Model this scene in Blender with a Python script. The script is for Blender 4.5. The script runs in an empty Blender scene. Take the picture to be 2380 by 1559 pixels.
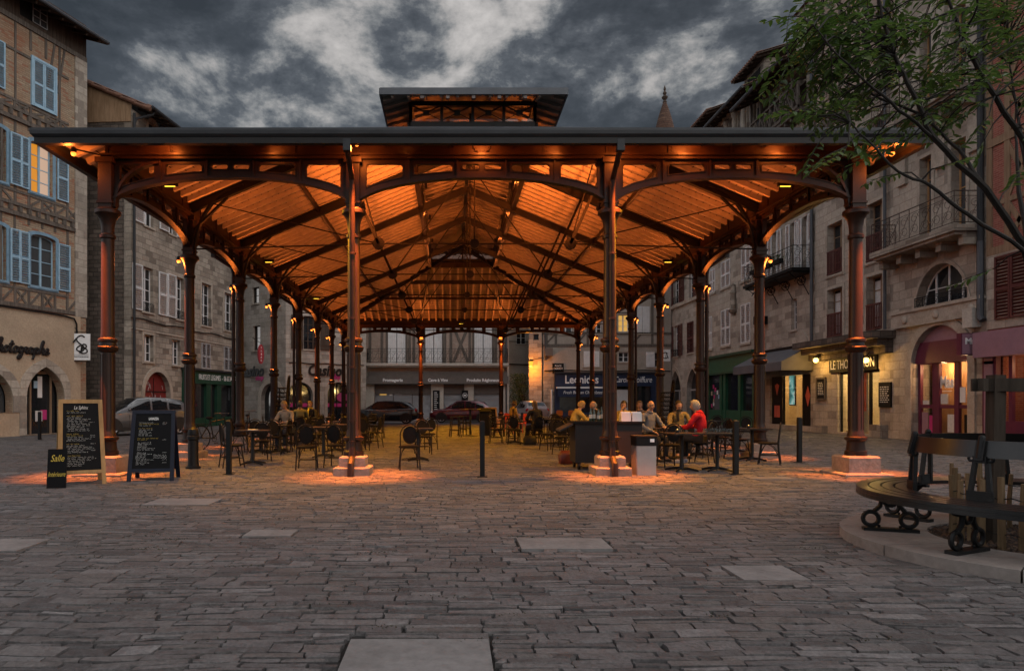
import bpy, math, random
from mathutils import Vector, Matrix
from mathutils.geometry import tessellate_polygon
PI = math.pi
R = math.radians
rnd = random.Random(11)
SC = bpy.context.scene
COL = SC.collection

# ------------------------------------------------------------------ camera, world, sun, exposure
FPX, VX, HY, CH = 1587.0, 1049.0, 935.0, 1.35      # focal length in survey units, vanishing point, eye height
cam_d = bpy.data.cameras.new('camera')
cam = bpy.data.objects.new('camera', cam_d)
COL.objects.link(cam)
cam.location = (0, 0, CH)
cam.rotation_euler = (R(90), 0, 0)
cam_d.sensor_width = 36
cam_d.lens = 36 * FPX / 2380
cam_d.shift_x = (1190 - VX) / 2380
cam_d.shift_y = (HY - 779.5) / 2380
cam_d.clip_start = 0.05
cam_d.clip_end = 2000
SC.camera = cam
SC.render.resolution_x, SC.render.resolution_y = 1024, 670
SC.view_settings.view_transform = 'Standard'
SC.view_settings.look = 'None'
SC.view_settings.exposure = 0.22
SC.view_settings.gamma = 1.0
SC.view_settings.use_curve_mapping = False
SC.render.engine = 'CYCLES'
SC.cycles.use_denoising = True
SC.cycles.max_bounces = 6
SC.cycles.diffuse_bounces = 3
SC.cycles.glossy_bounces = 3
SC.cycles.transparent_max_bounces = 12
SC.cycles.caustics_reflective = False
SC.cycles.caustics_refractive = False
SC.cycles.sample_clamp_indirect = 4.0

SUN_EL, SUN_ROT = 8.0, 140.0
world = bpy.data.worlds.new('World')
SC.world = world
world.use_nodes = True
wn, wl = world.node_tree.nodes, world.node_tree.links
wn.clear()
def W(t, **k):
    n = wn.new(t)
    for a, b in k.items():
        setattr(n, a, b)
    return n
sky = W('ShaderNodeTexSky', sky_type='NISHITA', sun_disc=False)
sky.sun_elevation = R(SUN_EL); sky.sun_rotation = R(SUN_ROT); sky.altitude = 200
tc = W('ShaderNodeTexCoord')
sep = W('ShaderNodeSeparateXYZ')
wl.new(tc.outputs['Generated'], sep.inputs[0])
def wmath(op, a, b=None):
    n = W('ShaderNodeMath', operation=op)
    for i, v in enumerate((a, b)):
        if v is None: continue
        if isinstance(v, (int, float)): n.inputs[i].default_value = v
        else: wl.new(v, n.inputs[i])
    return n.outputs[0]
def wnoise(scale, detail, rough, dist, off, sc):
    mp = W('ShaderNodeMapping'); mp.inputs['Location'].default_value = off
    mp.inputs['Scale'].default_value = sc
    wl.new(tc.outputs['Generated'], mp.inputs[0])
    n = W('ShaderNodeTexNoise'); n.inputs['Scale'].default_value = scale
    n.inputs['Detail'].default_value = detail; n.inputs['Roughness'].default_value = rough
    n.inputs['Distortion'].default_value = dist
    wl.new(mp.outputs[0], n.inputs['Vector'])
    return n.outputs['Fac']
OX, OY, OZ = 8.7, 1.1, 4.0
c1 = wnoise(6.4, 13, 0.63, 0.15, (OX, OY, OZ), (1, .8, 1.7))
c2 = wnoise(2.1, 3, 0.5, 0.0, (OX + 4, OY + 1, OZ), (1, .8, 1.7))
cm = wmath('SUBTRACT', wmath('ADD', wmath('MULTIPLY', c1, 0.70), wmath('MULTIPLY', c2, 0.46)), 0.064)
ramp = W('ShaderNodeValToRGB')
e = ramp.color_ramp.elements
e[0].position = 0.40; e[0].color = (0.026, 0.029, 0.034, 1)
e[1].position = 0.70; e[1].color = (0.58, 0.55, 0.53, 1)
for p, c in ((0.488, (0.048, 0.053, 0.062)), (0.535, (0.085, 0.092, 0.104)), (0.568, (0.19, 0.195, 0.20)), (0.612, (0.37, 0.355, 0.345))):
    x = e.new(p); x.color = (*c, 1)
wl.new(cm, ramp.inputs[0])
west = W('ShaderNodeMapRange', interpolation_type='SMOOTHSTEP')
west.inputs['From Min'].default_value = -0.12; west.inputs['From Max'].default_value = 0.55
west.inputs['To Min'].default_value = 10.0; west.inputs['To Max'].default_value = 62.0
vert = wmath('ADD', wmath('MULTIPLY', wmath('SUBTRACT', sep.outputs[2], 0.52), 1.15), wmath('MULTIPLY', sep.outputs[1], -0.50))
side = wmath('MULTIPLY', wmath('MAXIMUM', wmath('SUBTRACT', wmath('ABSOLUTE', sep.outputs[0]), 0.58), 0.0), 3.2)
wl.new(wmath('ADD', vert, side), west.inputs['Value'])
sc10 = W('ShaderNodeVectorMath', operation='SCALE'); wl.new(west.outputs[0], sc10.inputs['Scale'])
wl.new(ramp.outputs[0], sc10.inputs[0])
mixw = W('ShaderNodeMix', data_type='RGBA'); mixw.inputs['Factor'].default_value = 0.93
wl.new(sky.outputs[0], mixw.inputs['A']); wl.new(sc10.outputs[0], mixw.inputs['B'])
bg = W('ShaderNodeBackground'); bg.inputs['Strength'].default_value = 0.10
wl.new(mixw.outputs['Result'], bg.inputs['Color'])
wo = W('ShaderNodeOutputWorld'); wl.new(bg.outputs[0], wo.inputs[0])

sun_d = bpy.data.lights.new('sun', 'SUN'); sun_d.energy = 1.1; sun_d.angle = R(70); sun_d.color = (1.0, 0.95, 0.90)
sun = bpy.data.objects.new('sun', sun_d); COL.objects.link(sun)
_se, _sr = R(40), R(SUN_ROT)
_sv = Vector((math.sin(_sr) * math.cos(_se), math.cos(_sr) * math.cos(_se), math.sin(_se)))
sun.rotation_euler = _sv.to_track_quat('Z', 'Y').to_euler()
sun.location = _sv * 60

# ------------------------------------------------------------------ helpers
def gp(px, py):
    Y = FPX * CH / (py - HY)
    return Vector(((px - VX) * Y / FPX, Y, 0))
def at(px, py, Y):
    return Vector(((px - VX) * Y / FPX, Y, CH - (py - HY) * Y / FPX))

class MB:
    """collects shapes and links them as one mesh object"""
    def __init__(s, M=None):
        s.v, s.f, s.mi, s.sm = [], [], [], []
        s.M = M or Matrix.Identity(4)
        s.cur = 0
    def add(s, vs, fs, smooth=False):
        b = len(s.v)
        M = s.M
        for p in vs:
            s.v.append(M @ Vector(p))
        for f in fs:
            s.f.append([b + i for i in f]); s.mi.append(s.cur); s.sm.append(smooth)
        return s
    def box(s, c, d, rz=0, M=None):
        x, y, z = d[0] / 2, d[1] / 2, d[2] / 2
        T = Matrix.Translation(c) @ (M or Matrix.Rotation(rz, 4, 'Z'))
        vs = [T @ Vector(q) for q in ((-x, -y, -z), (x, -y, -z), (x, y, -z), (-x, y, -z), (-x, -y, z), (x, -y, z), (x, y, z), (-x, y, z))]
        return s.add(vs, [(0, 3, 2, 1), (4, 5, 6, 7), (0, 1, 5, 4), (1, 2, 6, 5), (2, 3, 7, 6), (3, 0, 4, 7)])
    def b2(s, x0, x1, y0, y1, z0, z1):
        return s.box(((x0 + x1) / 2, (y0 + y1) / 2, (z0 + z1) / 2), (abs(x1 - x0), abs(y1 - y0), abs(z1 - z0)))
    def bar(s, p0, p1, w, h, up=(0, 0, 1)):
        p0, p1 = Vector(p0), Vector(p1)
        d = p1 - p0; L = d.length
        if L < 1e-6: return s
        d.normalize(); up = Vector(up)
        if abs(d.dot(up)) > .99: up = Vector((1, 0, 0))
        sx = d.cross(up).normalized(); uz = sx.cross(d)
        vs = []
        for p in (p0, p1):
            for a, b in ((-1, -1), (1, -1), (1, 1), (-1, 1)):
                vs.append(p + sx * (a * w / 2) + uz * (b * h / 2))
        return s.add(vs, [(0, 1, 2, 3), (7, 6, 5, 4), (0, 4, 5, 1), (1, 5, 6, 2), (2, 6, 7, 3), (3, 7, 4, 0)])
    def tube(s, pts, r, n=8, caps=True, closed=False):
        pts = [Vector(p) for p in pts]
        m = len(pts)
        rs = r if isinstance(r, (list, tuple)) else [r] * m
        vs, fs = [], []
        ref = None
        for i in range(m):
            if closed: d = pts[(i + 1) % m] - pts[i - 1]
            else: d = pts[min(i + 1, m - 1)] - pts[max(i - 1, 0)]
            if d.length < 1e-9: d = Vector((0, 0, 1))
            d.normalize()
            if ref is None:
                ref = Vector((0, 0, 1)) if abs(d.z) < .9 else Vector((1, 0, 0))
            a = (ref - d * ref.dot(d))
            if a.length < 1e-6: a = d.orthogonal()
            a.normalize(); ref = a
            b = d.cross(a)
            for k in range(n):
                t = 2 * PI * k / n
                vs.append(pts[i] + (a * math.cos(t) + b * math.sin(t)) * rs[i])
        for i in range(m if closed else m - 1):
            j = (i + 1) % m
            for k in range(n):
                k2 = (k + 1) % n
                fs.append((i * n + k, i * n + k2, j * n + k2, j * n + k))
        if caps and not closed:
            fs.append(tuple(range(n))[::-1]); fs.append(tuple((m - 1) * n + k for k in range(n)))
        return s.add(vs, fs, True)
    def lathe(s, prof, n=16, c=(0, 0, 0), flat=False):
        vs, fs = [], []
        for r, z in prof:
            for k in range(n):
                t = 2 * PI * k / n
                vs.append((c[0] + r * math.cos(t), c[1] + r * math.sin(t), c[2] + z))
        m = len(prof)
        for i in range(m - 1):
            for k in range(n):
                k2 = (k + 1) % n
                fs.append((i * n + k, i * n + k2, (i + 1) * n + k2, (i + 1) * n + k))
        fs.append(tuple(range(n))[::-1]); fs.append(tuple((m - 1) * n + k for k in range(n)))
        return s.add(vs, fs, not flat)
    def ball(s, c, r, n=12, m=8, sc=(1, 1, 1)):
        prof = [(max(1e-4, math.sin(PI * i / m)) , -math.cos(PI * i / m)) for i in range(m + 1)]
        vs, fs = [], []
        for pr, z in prof:
            for k in range(n):
                t = 2 * PI * k / n
                vs.append((c[0] + r * sc[0] * pr * math.cos(t), c[1] + r * sc[1] * pr * math.sin(t), c[2] + r * sc[2] * z))
        for i in range(m):
            for k in range(n):
                k2 = (k + 1) % n
                fs.append((i * n + k, i * n + k2, (i + 1) * n + k2, (i + 1) * n + k))
        return s.add(vs, fs, True)
    def plate(s, outer, holes=(), y0=0.0, y1=0.1, axis='y'):
        """polygon in (x,z) with holes, extruded along y (or in (x,y) along z)"""
        loops = [list(outer)] + [list(h) for h in holes]
        P3 = [[Vector((a, b, 0)) for a, b in l] for l in loops]
        tris = tessellate_polygon(P3)
        flat = [p for l in loops for p in l]
        N = len(flat)
        mk = (lambda a, b, d: (a, d, b)) if axis == 'y' else (lambda a, b, d: (a, b, d))
        vs = [mk(a, b, y0) for a, b in flat] + [mk(a, b, y1) for a, b in flat]
        fs = []
        for t in tris:
            a, b, c = (flat[i] for i in t)
            cr = (b[0] - a[0]) * (c[1] - a[1]) - (b[1] - a[1]) * (c[0] - a[0])
            if abs(cr) < 1e-12: continue
            t = tuple(t) if cr > 0 else tuple(t)[::-1]
            if axis == 'y': fs.append(t); fs.append(tuple(i + N for i in t[::-1]))
            else: fs.append(t[::-1]); fs.append(tuple(i + N for i in t))
        o = 0
        for li, l in enumerate(loops):
            ar = sum(l[i][0] * l[(i + 1) % len(l)][1] - l[(i + 1) % len(l)][0] * l[i][1] for i in range(len(l)))
            for i in range(len(l)):
                j = (i + 1) % len(l)
                q = (o + i, o + j, N + o + j, N + o + i)
                if (ar > 0) == (li == 0): q = q[::-1] if axis == 'y' else q
                else: q = q if axis == 'y' else q[::-1]
                fs.append(q)
            o += len(l)
        return s.add(vs, fs)
    def build(s, name, mats, parent=None, sharp=40, loc=None):
        me = bpy.data.meshes.new(name)
        me.from_pydata([tuple(p) for p in s.v], [], s.f)
        if not isinstance(mats, (list, tuple)): mats = [mats]
        for m in mats: me.materials.append(m)
        if len(mats) > 1: me.polygons.foreach_set('material_index', s.mi)
        if any(s.sm):
            me.polygons.foreach_set('use_smooth', s.sm)
            me.set_sharp_from_angle(angle=R(sharp))
        me.update()
        o = bpy.data.objects.new(name, me)
        COL.objects.link(o)
        if parent is not None: o.parent = parent
        if loc is not None: o.location = loc
        return o

def tag(o, label=None, cat=None, group=None, kind=None):
    if label: o['label'] = label
    if cat: o['category'] = cat
    if group: o['group'] = group
    if kind: o['kind'] = kind
    return o
def thing(name, label, cat, loc=(0, 0, 0), rz=0, group=None):
    o = bpy.data.objects.new(name, None)
    o.empty_display_size = .2
    COL.objects.link(o)
    o.location = loc; o.rotation_euler = (0, 0, rz)
    return tag(o, label, cat, group)
def kids(o):
    return [c for c in KIDS.get(o.name, [])]
KIDS = {}
def dup(root, loc=None, rz=None, label=None, parent=None):
    """a copy of a thing with copies of its parts and their sub-parts"""
    c = root.copy(); COL.objects.link(c)
    if parent is not None: c.parent = parent
    if loc is not None: c.location = loc
    if rz is not None: c.rotation_euler = (0, 0, rz)
    if label: c['label'] = label
    for ch in list(root.children): dup(ch, parent=c)
    return c
def text_mb(mb, body, x, z, size, y=0.0, depth=0.01, align='CENTER', shear=0.0, sx=1.0, offset=0.0, max_w=None, fit_w=None):
    """lettering in the (x,z) plane facing -y, added to mb"""
    cu = bpy.data.curves.new('t', 'FONT')
    cu.body = body; cu.size = size; cu.align_x = align; cu.align_y = 'CENTER'
    cu.extrude = depth / 2; cu.shear = shear; cu.offset = offset
    cu.resolution_u = 3
    o = bpy.data.objects.new('t', cu); COL.objects.link(o)
    dg = bpy.context.evaluated_depsgraph_get()
    me = bpy.data.meshes.new_from_object(o.evaluated_get(dg))
    xs = [v.co.x for v in me.vertices]
    k = sx
    if xs:
        w = max(xs) - min(xs)
        if fit_w: k = fit_w / w
        elif max_w and w * sx > max_w: k = max_w / w
    mb.add([(x + v.co.x * k, y - v.co.z, z + v.co.y) for v in me.vertices], [tuple(p.vertices) for p in me.polygons])
    bpy.data.objects.remove(o); bpy.data.curves.remove(cu); bpy.data.meshes.remove(me)
def smooth(pts, k=6):
    """Catmull-Rom through 2-D points"""
    out = []
    P = [pts[0]] + list(pts) + [pts[-1]]
    for i in range(1, len(P) - 2):
        a, b, c, d = P[i - 1], P[i], P[i + 1], P[i + 2]
        for j in range(k):
            t = j / k
            out.append(tuple(.5 * (2 * b[q] + (c[q] - a[q]) * t + (2 * a[q] - 5 * b[q] + 4 * c[q] - d[q]) * t * t + (3 * b[q] - a[q] - 3 * c[q] + d[q]) * t ** 3) for q in (0, 1)))
    out.append(tuple(pts[-1]))
    return out
def arc(cx, cz, r, a0, a1, n, rz=None):
    return [(cx + r * math.cos(R(a0 + (a1 - a0) * i / n)), cz + (rz or r) * math.sin(R(a0 + (a1 - a0) * i / n))) for i in range(n + 1)]
def rect(x0, z0, x1, z1):
    return [(x0, z0), (x1, z0), (x1, z1), (x0, z1)]
def rrect(x0, z0, x1, z1, r, n=3):
    return arc(x0 + r, z0 + r, r, 180, 270, n) + arc(x1 - r, z0 + r, r, 270, 360, n) + arc(x1 - r, z1 - r, r, 0, 90, n) + arc(x0 + r, z1 - r, r, 90, 180, n)

# ------------------------------------------------------------------ materials
class NT:
    def __init__(s, name):
        s.m = bpy.data.materials.new(name); s.m.use_nodes = True
        s.n, s.l = s.m.node_tree.nodes, s.m.node_tree.links
        s.b = s.n['Principled BSDF']
    def new(s, t, ins=None, **k):
        n = s.n.new(t)
        for a, b in k.items(): setattr(n, a, b)
        for a, b in (ins or {}).items():
            if hasattr(b, 'is_output'): s.l.new(b, n.inputs[a])
            else: n.inputs[a].default_value = b
        return n
    def coord(s, kind='Object'):
        return s.new('ShaderNodeTexCoord').outputs[kind]
    def noise(s, vec, scale, detail=4, rough=.55, dist=0):
        return s.new('ShaderNodeTexNoise', {'Vector': vec, 'Scale': scale, 'Detail': detail, 'Roughness': rough, 'Distortion': dist})
    def mix(s, f, a, b, blend='MIX'):
        n = s.new('ShaderNodeMix', data_type='RGBA', blend_type=blend)
        for k, v in (('Factor', f), ('A', a), ('B', b)):
            if hasattr(v, 'is_output'): s.l.new(v, n.inputs[k])
            else:
                sock = n.inputs[k] if k == 'Factor' else [i for i in n.inputs if i.name == k and i.type == 'RGBA'][0]
                sock.default_value = v if k == 'Factor' else (*v[:3], 1)
        return n.outputs['Result']
    def ramp(s, f, stops):
        n = s.new('ShaderNodeValToRGB', {'Fac': f})
        el = n.color_ramp.elements
        while len(el) < len(stops): el.new(.5)
        for x, (p, c) in zip(el, stops):
            x.position = p; x.color = (*c, 1) if len(c) == 3 else c
        return n.outputs['Color']
    def math(s, op, a, b=0.0, c=None):
        n = s.new('ShaderNodeMath', operation=op)
        for i, v in enumerate((a, b, c)):
            if v is None: continue
            if hasattr(v, 'is_output'): s.l.new(v, n.inputs[i])
            else: n.inputs[i].default_value = v
        return n.outputs[0]
    def bump(s, h, strength=.4, dist=.02):
        n = s.new('ShaderNodeBump', {'Height': h, 'Strength': strength, 'Distance': dist})
        s.l.new(n.outputs[0], s.b.inputs['Normal'])
    def col(s, c):
        if hasattr(c, 'is_output'): s.l.new(c, s.b.inputs['Base Color'])
        else: s.b.inputs['Base Color'].default_value = (*c, 1)
    def set(s, **k):
        for a, b in k.items(): s.b.inputs[a.replace('_', ' ')].default_value = b
def k3(c, k): return tuple(min(1, x * k) for x in c)
def flat_mat(name, c, rough=.6, metal=0.0, var=.22, scale=6.0, bump=.15, bscale=40.0, spec=.3, bd=.006):
    t = NT(name); o = t.coord()
    n = t.noise(o, scale, 6, .6)
    t.col(t.ramp(n.outputs[0], [(.25, k3(c, 1 - var)), (.5, c), (.78, k3(c, 1 + var))]))
    t.set(Roughness=rough, Metallic=metal)
    if spec is not None: t.b.inputs['Specular IOR Level'].default_value = spec
    if bump: t.bump(t.noise(o, bscale, 4, .6).outputs[0], bump, bd)
    return t.m
def emit_mat(name, c, strength):
    t = NT(name); t.col((0.02, 0.02, 0.02)); t.b.inputs['Emission Color'].default_value = (*c, 1); t.b.inputs['Emission Strength'].default_value = strength
    return t.m
def wallvec(t):
    """(x+y, z) of the object: lays courses level on every upright face"""
    o = t.coord(); sp = t.new('ShaderNodeSeparateXYZ', {0: o})
    u = t.math('ADD', sp.outputs[0], sp.outputs[1])
    return o, t.new('ShaderNodeCombineXYZ', {0: u, 1: sp.outputs[2]}).outputs[0]
def stone_mat(name, ca, cb, mortar, bw, bh, ms=.012, dist=.03, bump=.6, stain=(.07, .055, .045), stain_amt=.45, squash=1.0, rough=.9, tint=None):
    t = NT(name); o, v = wallvec(t)
    dn = t.noise(o, 1.7, 3, .5)
    off = t.new('ShaderNodeVectorMath', {0: dn.outputs[1], 1: (.5, .5, .5)}, operation='SUBTRACT')
    sc = t.new('ShaderNodeVectorMath', {0: off.outputs[0], 'Scale': dist * 2}, operation='SCALE')
    v2 = t.new('ShaderNodeVectorMath', {0: v, 1: sc.outputs[0]}, operation='ADD').outputs[0]
    br = t.new('ShaderNodeTexBrick', {'Vector': v2, 'Scale': 1.0, 'Color1': (0, 0, 0, 1), 'Color2': (1, 1, 1, 1), 'Mortar': (.5, .5, .5, 1), 'Mortar Size': ms, 'Mortar Smooth': .25, 'Bias': 0.0, 'Brick Width': bw, 'Row Height': bh})
    br.offset = .47; br.squash = squash; br.squash_frequency = 3
    stops = [(0, ca), (.55, tuple((a + b) / 2 for a, b in zip(ca, cb))), (1, cb)]
    if tint: stops = [(0, ca), (.4, cb), (.72, tuple((a + b) / 2 for a, b in zip(ca, cb))), (.9, tint)]
    c = t.ramp(br.outputs['Color'], stops)
    fine = t.noise(o, 9, 6, .65)
    c = t.mix(.55, c, t.ramp(fine.outputs[0], [(.3, (.45, .45, .45)), (.7, (1, 1, 1))]), 'MULTIPLY')
    c = t.mix(br.outputs['Fac'], c, mortar)
    big = t.noise(o, .55, 5, .6, .4)
    f = t.ramp(big.outputs[0], [(.46, (0, 0, 0)), (.70, (1, 1, 1))])
    c = t.mix(t.math('MULTIPLY', f, stain_amt), c, stain)
    t.col(c); t.set(Roughness=rough)
    t.b.inputs['Specular IOR Level'].default_value = .25
    h = t.math('ADD', t.math('MULTIPLY', br.outputs['Fac'], -.7), t.math('MULTIPLY', fine.outputs[0], .55))
    t.bump(h, bump, .03)
    return t.m
def plaster_mat(name, c, stain=(.06, .05, .04), amt=.4, scale=.7, bump=.35):
    t = NT(name); o = t.coord()
    a = t.noise(o, scale, 7, .62, .5); b = t.noise(o, 14, 5, .6)
    cc = t.ramp(b.outputs[0], [(.3, k3(c, .82)), (.7, k3(c, 1.12))])
    cc = t.mix(t.math('MULTIPLY', t.ramp(a.outputs[0], [(.45, (0, 0, 0)), (.72, (1, 1, 1))]), amt), cc, stain)
    t.col(cc); t.set(Roughness=.92); t.b.inputs['Specular IOR Level'].default_value = .2
    t.bump(t.math('ADD', b.outputs[0], t.math('MULTIPLY', a.outputs[0], .6)), bump, .02)
    return t.m
def wood_mat(name, ca, cb, vertical=True, rough=.75, grain=14.0):
    t = NT(name); o = t.coord()
    mp = t.new('ShaderNodeMapping', {0: o}); mp.inputs['Scale'].default_value = (grain, grain, 1.2) if vertical else (1.2, grain, grain)
    n = t.noise(mp.outputs[0], 1.0, 6, .65, .3)
    t.col(t.ramp(n.outputs[0], [(.28, ca), (.7, cb)])); t.set(Roughness=rough); t.b.inputs['Specular IOR Level'].default_value = .15
    t.bump(n.outputs[0], .4, .008)
    return t.m
def glass_mat(name, tint=(.012, .014, .017), rough=.06):
    t = NT(name); o = t.coord()
    t.col(tint); t.set(Roughness=rough); t.b.inputs['Specular IOR Level'].default_value = .8
    t.bump(t.noise(o, 1.3, 2, .5).outputs[0], .06, .05)
    return t.m
def clear_glass(name):
    t = NT(name)
    out = t.n['Material Output']
    tr = t.new('ShaderNodeBsdfTransparent', {'Color': (.88, .9, .9, 1)})
    gl = t.new('ShaderNodeBsdfGlossy', {'Color': (.8, .8, .8, 1), 'Roughness': .03})
    lw = t.new('ShaderNodeLayerWeight', {'Blend': .5}); fr = t.math('ADD', t.math('MULTIPLY', t.math('POWER', lw.outputs['Facing'], 4.0), .7), .04)
    mx = t.new('ShaderNodeMixShader', {0: fr, 1: tr.outputs[0], 2: gl.outputs[0]})
    t.l.new(mx.outputs[0], out.inputs[0])
    return t.m

M = {}
M['steel'] = flat_mat('painted_ironwork', (.022, .0105, .007), .42, .0, .35, 3, .25, 45, .22)
M['steel_dark'] = flat_mat('dark_ironwork', (.008, .006, .0055), .5, 0, .3, 4, .12, 50, .3)
M['black_iron'] = flat_mat('black_iron', (.007, .007, .0075), .5, 0, .3, 8, .15, 60, .22)
M['zinc'] = flat_mat('zinc', (.024, .0255, .029), .5, .0, .35, 2.2, .2, 12, .3)
M['zinc_roof'] = flat_mat('zinc_roof', (.075, .08, .09), .5, .4, .3, 1.5, .2, 8, .5)
M['pedestal'] = plaster_mat('pedestal_stone', (.23, .19, .17), (.10, .08, .065), .5, 5, .7)
M['bulb'] = emit_mat('lamp_glow', (1.0, .20, .022), 3.4)
M['bulb_yellow'] = emit_mat('yellow_lamp_glow', (1.0, .62, .05), 2.0)
def ceiling_mat():
    t = NT('ceiling_boards'); o = t.coord('UV')
    n = t.noise(t.coord(), 2.2, 6, .6)
    sp = t.new('ShaderNodeSeparateXYZ', {0: t.coord()})
    c = t.ramp(n.outputs[0], [(.3, (.22, .185, .155)), (.7, (.36, .31, .265))])
    t.col(c); t.set(Roughness=.65)
    t.bump(t.noise(t.coord(), 30, 3).outputs[0], .2, .006)
    return t.m
M['ceiling'] = ceiling_mat()
M['rafter'] = flat_mat('lit_rafter', (.50, .43, .36), .6, 0, .25, 5, .2, 40)  # rafters paler than the boards, lamplight put into the colour
M['joint'] = flat_mat('dark_joint', (.02, .015, .012), .9, bump=0)
# ------------------------------------------------------------------ ground
def ground():
    t = NT('jointing_sand'); o = t.coord()
    t.col(t.ramp(t.noise(o, 5, 6).outputs[0], [(.3, (.006, .005, .0045)), (.7, (.018, .015, .013))])); t.set(Roughness=.95)
    mb = MB(); mb.b2(-400, 400, -60, 900, -.6, -.026)
    tag(mb.build('ground', t.m), kind='structure')
    # paving setts laid in rows, each stone its own island
    t = NT('paving_stone'); o = t.coord()
    geo = t.new('ShaderNodeNewGeometry')
    ri = geo.outputs['Random Per Island']
    c = t.ramp(ri, [(0, (.066, .063, .064)), (.3, (.102, .096, .097)), (.6, (.134, .128, .129)), (.85, (.112, .102, .098)), (1, (.176, .169, .170))])
    n1 = t.noise(o, 9, 9, .72); n2 = t.noise(o, .38, 4, .6, .4); n3 = t.noise(o, 34, 5, .75)
    c = t.mix(.75, c, t.ramp(n1.outputs[0], [(.30, (.38, .375, .37)), (.5, (.95, .94, .93)), (.68, (1.35, 1.33, 1.31))]), 'MULTIPLY')
    c = t.mix(.7, c, t.ramp(n3.outputs[0], [(.32, (.45, .45, .45)), (.68, (1.4, 1.4, 1.4))]), 'MULTIPLY')
    c = t.mix(t.math('MULTIPLY', t.ramp(n2.outputs[0], [(.5, (0, 0, 0)), (.75, (1, 1, 1))]), .45), c, (.075, .062, .05))
    n4 = t.noise(o, 1.6, 7, .7, .6)
    c = t.mix(t.math('MULTIPLY', t.ramp(n4.outputs[0], [(.66, (0, 0, 0)), (.73, (1, 1, 1))]), .55), c, (.06, .05, .028))
    t.col(c)
    rr = t.ramp(n1.outputs[0], [(.3, (.5, .5, .5)), (.7, (.78, .78, .78))]); t.l.new(rr, t.b.inputs['Roughness'])
    t.b.inputs['Specular IOR Level'].default_value = .35
    t.bump(t.math('ADD', t.math('MULTIPLY', n1.outputs[0], .8), t.math('MULTIPLY', n3.outputs[0], .3)), .9, .045)
    r = random.Random(5)
    slabs = [(-.58, .22, 2.9, 3.9), (.64, 1.5, 6.28, 6.80), (2.22, 2.74, 5.18, 5.66), (-2.12, -1.62, 6.88, 7.24), (-4.1, -3.2, 9.0, 9.6), (-4.75, -3.95, 6.2, 6.75), (5.3, 6.1, 12.0, 12.4)]
    mb = MB()
    y = 2.2
    while y < 41.3:
        far = y > 20
        h = r.choice((r.uniform(.06, .09), r.uniform(.08, .13), r.uniform(.11, .165))) * (1.7 if far else 1.0)
        lo, hi = max(-.72 * y - 1.6, -19), min(.90 * y + 1.6, 17.2)
        x = lo - r.random() * .3
        skew = .012
        while x < hi:
            w = r.choice((r.uniform(.12, .24), r.uniform(.18, .36), r.uniform(.28, .52))) * (1.4 if far else 1)
            x2 = x + w
            a, b, c_, d = x, x2, y, y + h
            x = x2
            skip = False
            for s in slabs:
                if a < s[1] and b > s[0] and c_ < s[3] and d > s[2]:
                    if a < s[0] - .08 and b > s[0]: b = s[0] - .01
                    elif b > s[1] + .08 and a < s[1]: a = s[1] + .01
                    elif c_ < s[2] - .03 and d > s[2]: d = s[2] - .006
                    elif d > s[3] + .03 and c_ < s[3]: c_ = s[3] + .006
                    else: skip = True
            if skip: continue
            if (a - 5.45) ** 2 + (c_ - 6.25) ** 2 < 1.45 ** 2: continue
            parts = [(c_, d)]
            if d - c_ > .10 and r.random() < .32:
                k_ = c_ + (d - c_) * r.uniform(.32, .68); parts = [(c_, k_), (k_, d)]
            for c_, d in parts:
                g = r.uniform(.0015, .006) if y < 14 else .006; gy = r.uniform(.0015, .0075) if y < 20 else .007
                j = .013 if not far else .006
                jt = lambda k=j * 1.25: r.uniform(-k, k)
                tz = r.uniform(-.0035, .0035)
                bev = r.uniform(.002, .006)
                q = [(a + g + jt() * .6, c_ + gy + jt() * .8), (b - g + jt() * .6, c_ + gy + jt() * .8), (b - g + jt() * .6, d - gy + jt() * .8), (a + g + jt() * .6, d - gy + jt() * .8)]
                cx, cy = (a + b) / 2, (c_ + d) / 2
                low = [(px, py, -.030) for px, py in q]
                top = [(px + (bev if px < cx else -bev), py + (bev if py < cy else -bev), tz + r.uniform(-.004, .004)) for px, py in q]
                if y < 13:
                    # split long edges so that the outline wanders
                    def refine(l):
                        out = []
                        for i in range(4):
                            p, p2 = l[i], l[(i + 1) % 4]
                            out.append(p)
                            out.append(((p[0] + p2[0]) / 2, (p[1] + p2[1]) / 2, (p[2] + p2[2]) / 2))
                        return out
                    low, top = refine(low), refine(top)
                    for i in range(1, 8, 2):
                        dx, dy = r.uniform(-.011, .011), r.uniform(-.013, .013)
                        low[i] = (low[i][0] + dx, low[i][1] + dy, low[i][2]); top[i] = (top[i][0] + dx, top[i][1] + dy, top[i][2])
                    cz = tz + r.uniform(0, .007)
                    vs = low + top + [(cx, cy, cz)]
                    fs = [(i, (i + 1) % 8, 8 + (i + 1) % 8, 8 + i) for i in range(8)] + [(8 + i, 8 + (i + 1) % 8, 16) for i in range(8)]
                else:
                    vs = low + top
                    fs = [(i, (i + 1) % 4, 4 + (i + 1) % 4, 4 + i) for i in range(4)] + [(4, 5, 6, 7)]
                wv = lambda p: (p[0], p[1] + .045 * math.sin(.9 * p[0] + 1) * math.sin(.5 * p[1]) + .02 * math.sin(2.3 * p[0] + .8 * p[1]) + .008 * math.sin(6.1 * p[0] + 2.8 * p[1]), p[2])
                nearslab = any(s[0] - .6 < a < s[1] + .6 and s[2] - .5 < c_ < s[3] + .5 for s in slabs)
                if not nearslab: vs = [wv(p) for p in vs]
                b0 = len(mb.v)
                mb.v.extend(vs); mb.f.extend([[b0 + i for i in f] for f in fs]); mb.mi.extend([0] * len(fs)); mb.sm.extend([True] * len(fs))
        y += h
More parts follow.
